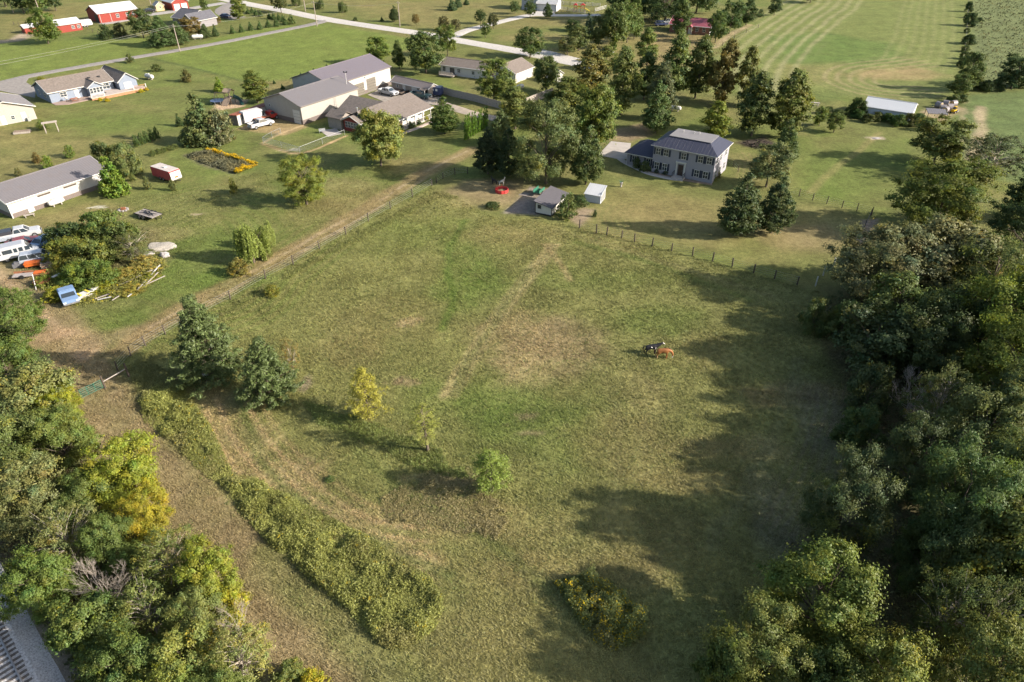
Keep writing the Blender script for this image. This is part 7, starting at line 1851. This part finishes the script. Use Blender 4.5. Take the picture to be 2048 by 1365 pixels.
weeds('goldenrod_patch', 'dark weed patch with yellow goldenrod flowers at the bottom', [(1108, 1165), (1160, 1150), (1220, 1165), (1280, 1220), (1298, 1275), (1230, 1305), (1190, 1280), (1130, 1215)], 3600, 1.25, (0.15, 0.17, 0.05), ((.55, .40, .01), .16), 33)
weeds('rough_weeds', 'rough dry weeds round the lowest pasture pine', [(760, 1000), (860, 935), (980, 990), (1050, 1040), (1010, 1085), (880, 1070), (780, 1050)], 3600, 0.17, (0.25, 0.215, 0.10), None, 34, per=6, ragged=5.0, leaf=0.15)
weeds('rough_weeds', 'green weeds along the line of pasture pines', [(600, 800), (720, 830), (880, 890), (950, 960), (860, 950), (760, 900), (640, 850)], 3400, 0.15, (0.16, 0.19, 0.05), None, 35, per=6, ragged=5.0, leaf=0.15)
weeds('rough_weeds', 'weeds growing along the diagonal pasture fence', [(300, 705), (470, 600), (600, 530), (740, 452), (870, 380), (920, 395), (860, 410), (700, 490), (560, 570), (420, 650)], 3600, 0.20, (0.17, 0.18, 0.055), None, 36, per=5, ragged=5.0, leaf=0.15)
weeds('rough_weeds', 'weeds below the gate post at the pasture corner', [(250, 740), (290, 715), (380, 740), (420, 780), (330, 775), (280, 790)], 1500, 0.45, (0.145, 0.150, 0.050), None, 37, per=6, ragged=5.0, leaf=0.15)
weeds('pasture_clumps', 'scattered coarse grass clumps across the horse pasture', PASTURE[:14] + [(1400, 1300), (700, 1340), (560, 1180), (400, 960), (300, 800)], 12000, 0.13, (0.125, 0.15, 0.042), None, 45, per=4, leaf=0.15, ragged=60.0)
weeds('garden_growth', 'grey green growth in the marigold bed', [(370, 312), (414, 302), (505, 330), (465, 346), (405, 328)], 1700, 0.45, (0.115, 0.115, 0.065), None, 38, per=6, leaf=0.26, edge=0.5)
weeds('marigold_edging', 'bright marigold row on the far edge of the garden bed', [(412, 301), (416, 297), (462, 311), (516, 327), (510, 331), (455, 315)], 1000, 0.45, (0.13, 0.13, 0.02), ((.62, .40, .005), .9), 39, per=7, leaf=0.2, edge=0.3)
weeds('marigold_edging', 'bright marigold row on the near end of the garden bed', [(468, 346), (474, 349), (516, 331), (509, 328)], 700, 0.45, (0.13, 0.13, 0.02), ((.62, .40, .005), .9), 40, per=7, leaf=0.2, edge=0.3)
weeds('heap_weeds', 'yellow green weeds growing through the scrap heap', [(66, 565), (100, 600), (150, 612), (215, 602), (285, 588), (338, 535), (318, 505), (250, 545), (150, 545), (100, 540)], 2600, 0.55, (0.185, 0.19, 0.045), ((.45, .36, .03), .08), 43, per=8, leaf=0.22, edge=0.5, ragged=3.0)
weeds('field_weeds', 'dark weed tufts dotted over the far right field', [(1950, -5), (2070, -5), (2070, 165), (1945, 160)], 1100, 0.5, (0.075, 0.085, 0.04), None, 44, per=7, leaf=0.45, edge=0.5, ragged=9.0)
weeds('undergrowth', 'dark undergrowth on the floor of the right hand wood', WOODR[:1] + [(1700, 580), (1850, 560), (2100, 500), (2150, 1000), (2000, 1450), (1600, 1400), (1600, 1250), (1720, 1010), (1720, 800)], 6500, 0.6, (0.085, 0.10, 0.04), None, 41, per=6, leaf=0.3)
weeds('undergrowth', 'undergrowth below the trees along the railway', [(-60, 720), (100, 760), (180, 900), (270, 1020), (400, 1190), (510, 1330), (560, 1450), (200, 1450), (100, 1280), (0, 1130), (-60, 900)], 4800, 0.7, (0.095, 0.105, 0.040), None, 42, per=6, leaf=0.28)

def tufts(name, label, poly_px, n, seed, hgt=0.2, far=90.0):
    q, rs = points_in(poly_px, n, seed)
    dd = q[:, 1] * CP + H * SP
    keep = rs.random(n) < np.clip((60 / dd) ** 2, 0.12, 1) * (0.4 + 0.6 * sstep(0.3, 0.7, fbm(q[:, 0], q[:, 1], 3.0, seed)))
    q = q[keep]; n = len(q)
    c = paint(q[:, 0], q[:, 1]) * (0.85 + 0.75 * rs.random((n, 1)))
    dd = q[:, 1] * CP + H * SP
    h = hgt * (0.4 + 1.0 * rs.random(n)) * (0.5 + fbm(q[:, 0], q[:, 1], 5, seed + 2))
    wd = 0.032 * (0.7 + 0.8 * rs.random(n)) * np.clip(dd / 60, 1, 1.6)
    k = 3
    V = np.empty((n, k, 3, 3))
    for j in range(k):
        a = rs.random(n) * 6.283
        bx, by = q[:, 0] + rs.normal(size=n) * 0.10, q[:, 1] + rs.normal(size=n) * 0.10
        V[:, j, 0] = np.stack([bx - np.cos(a) * wd, by - np.sin(a) * wd, np.zeros(n) - 0.01], 1)
        V[:, j, 1] = np.stack([bx + np.cos(a) * wd, by + np.sin(a) * wd, np.zeros(n) - 0.01], 1)
        V[:, j, 2] = np.stack([bx - np.sin(a) * h * 1.7, by + np.cos(a) * h * 1.7, h], 1)
    Fq = np.arange(n * k * 3).reshape(-1, 3)
    me = np_mesh(name, V.reshape(-1, 3), Fq, np.repeat(c, k * 3, 0))
    o = link(name, me, None, LEAF)
    o.color = (1.25, 1.25, 1.2, 1)
    return tag(o, label, 'grass', kind='stuff')
tufts('pasture_grass', 'short tufted grass over the whole horse pasture', PASTURE, 300000, 51, 0.11)
tufts('lawn_grass', 'grass of the left lawns and the brown track', [(0, 560), (250, 400), (600, 330), (870, 360), (580, 530), (330, 665), (240, 740), (300, 920), (480, 1180), (640, 1400), (560, 1400), (330, 1040), (180, 850), (60, 650)], 90000, 52, 0.08)
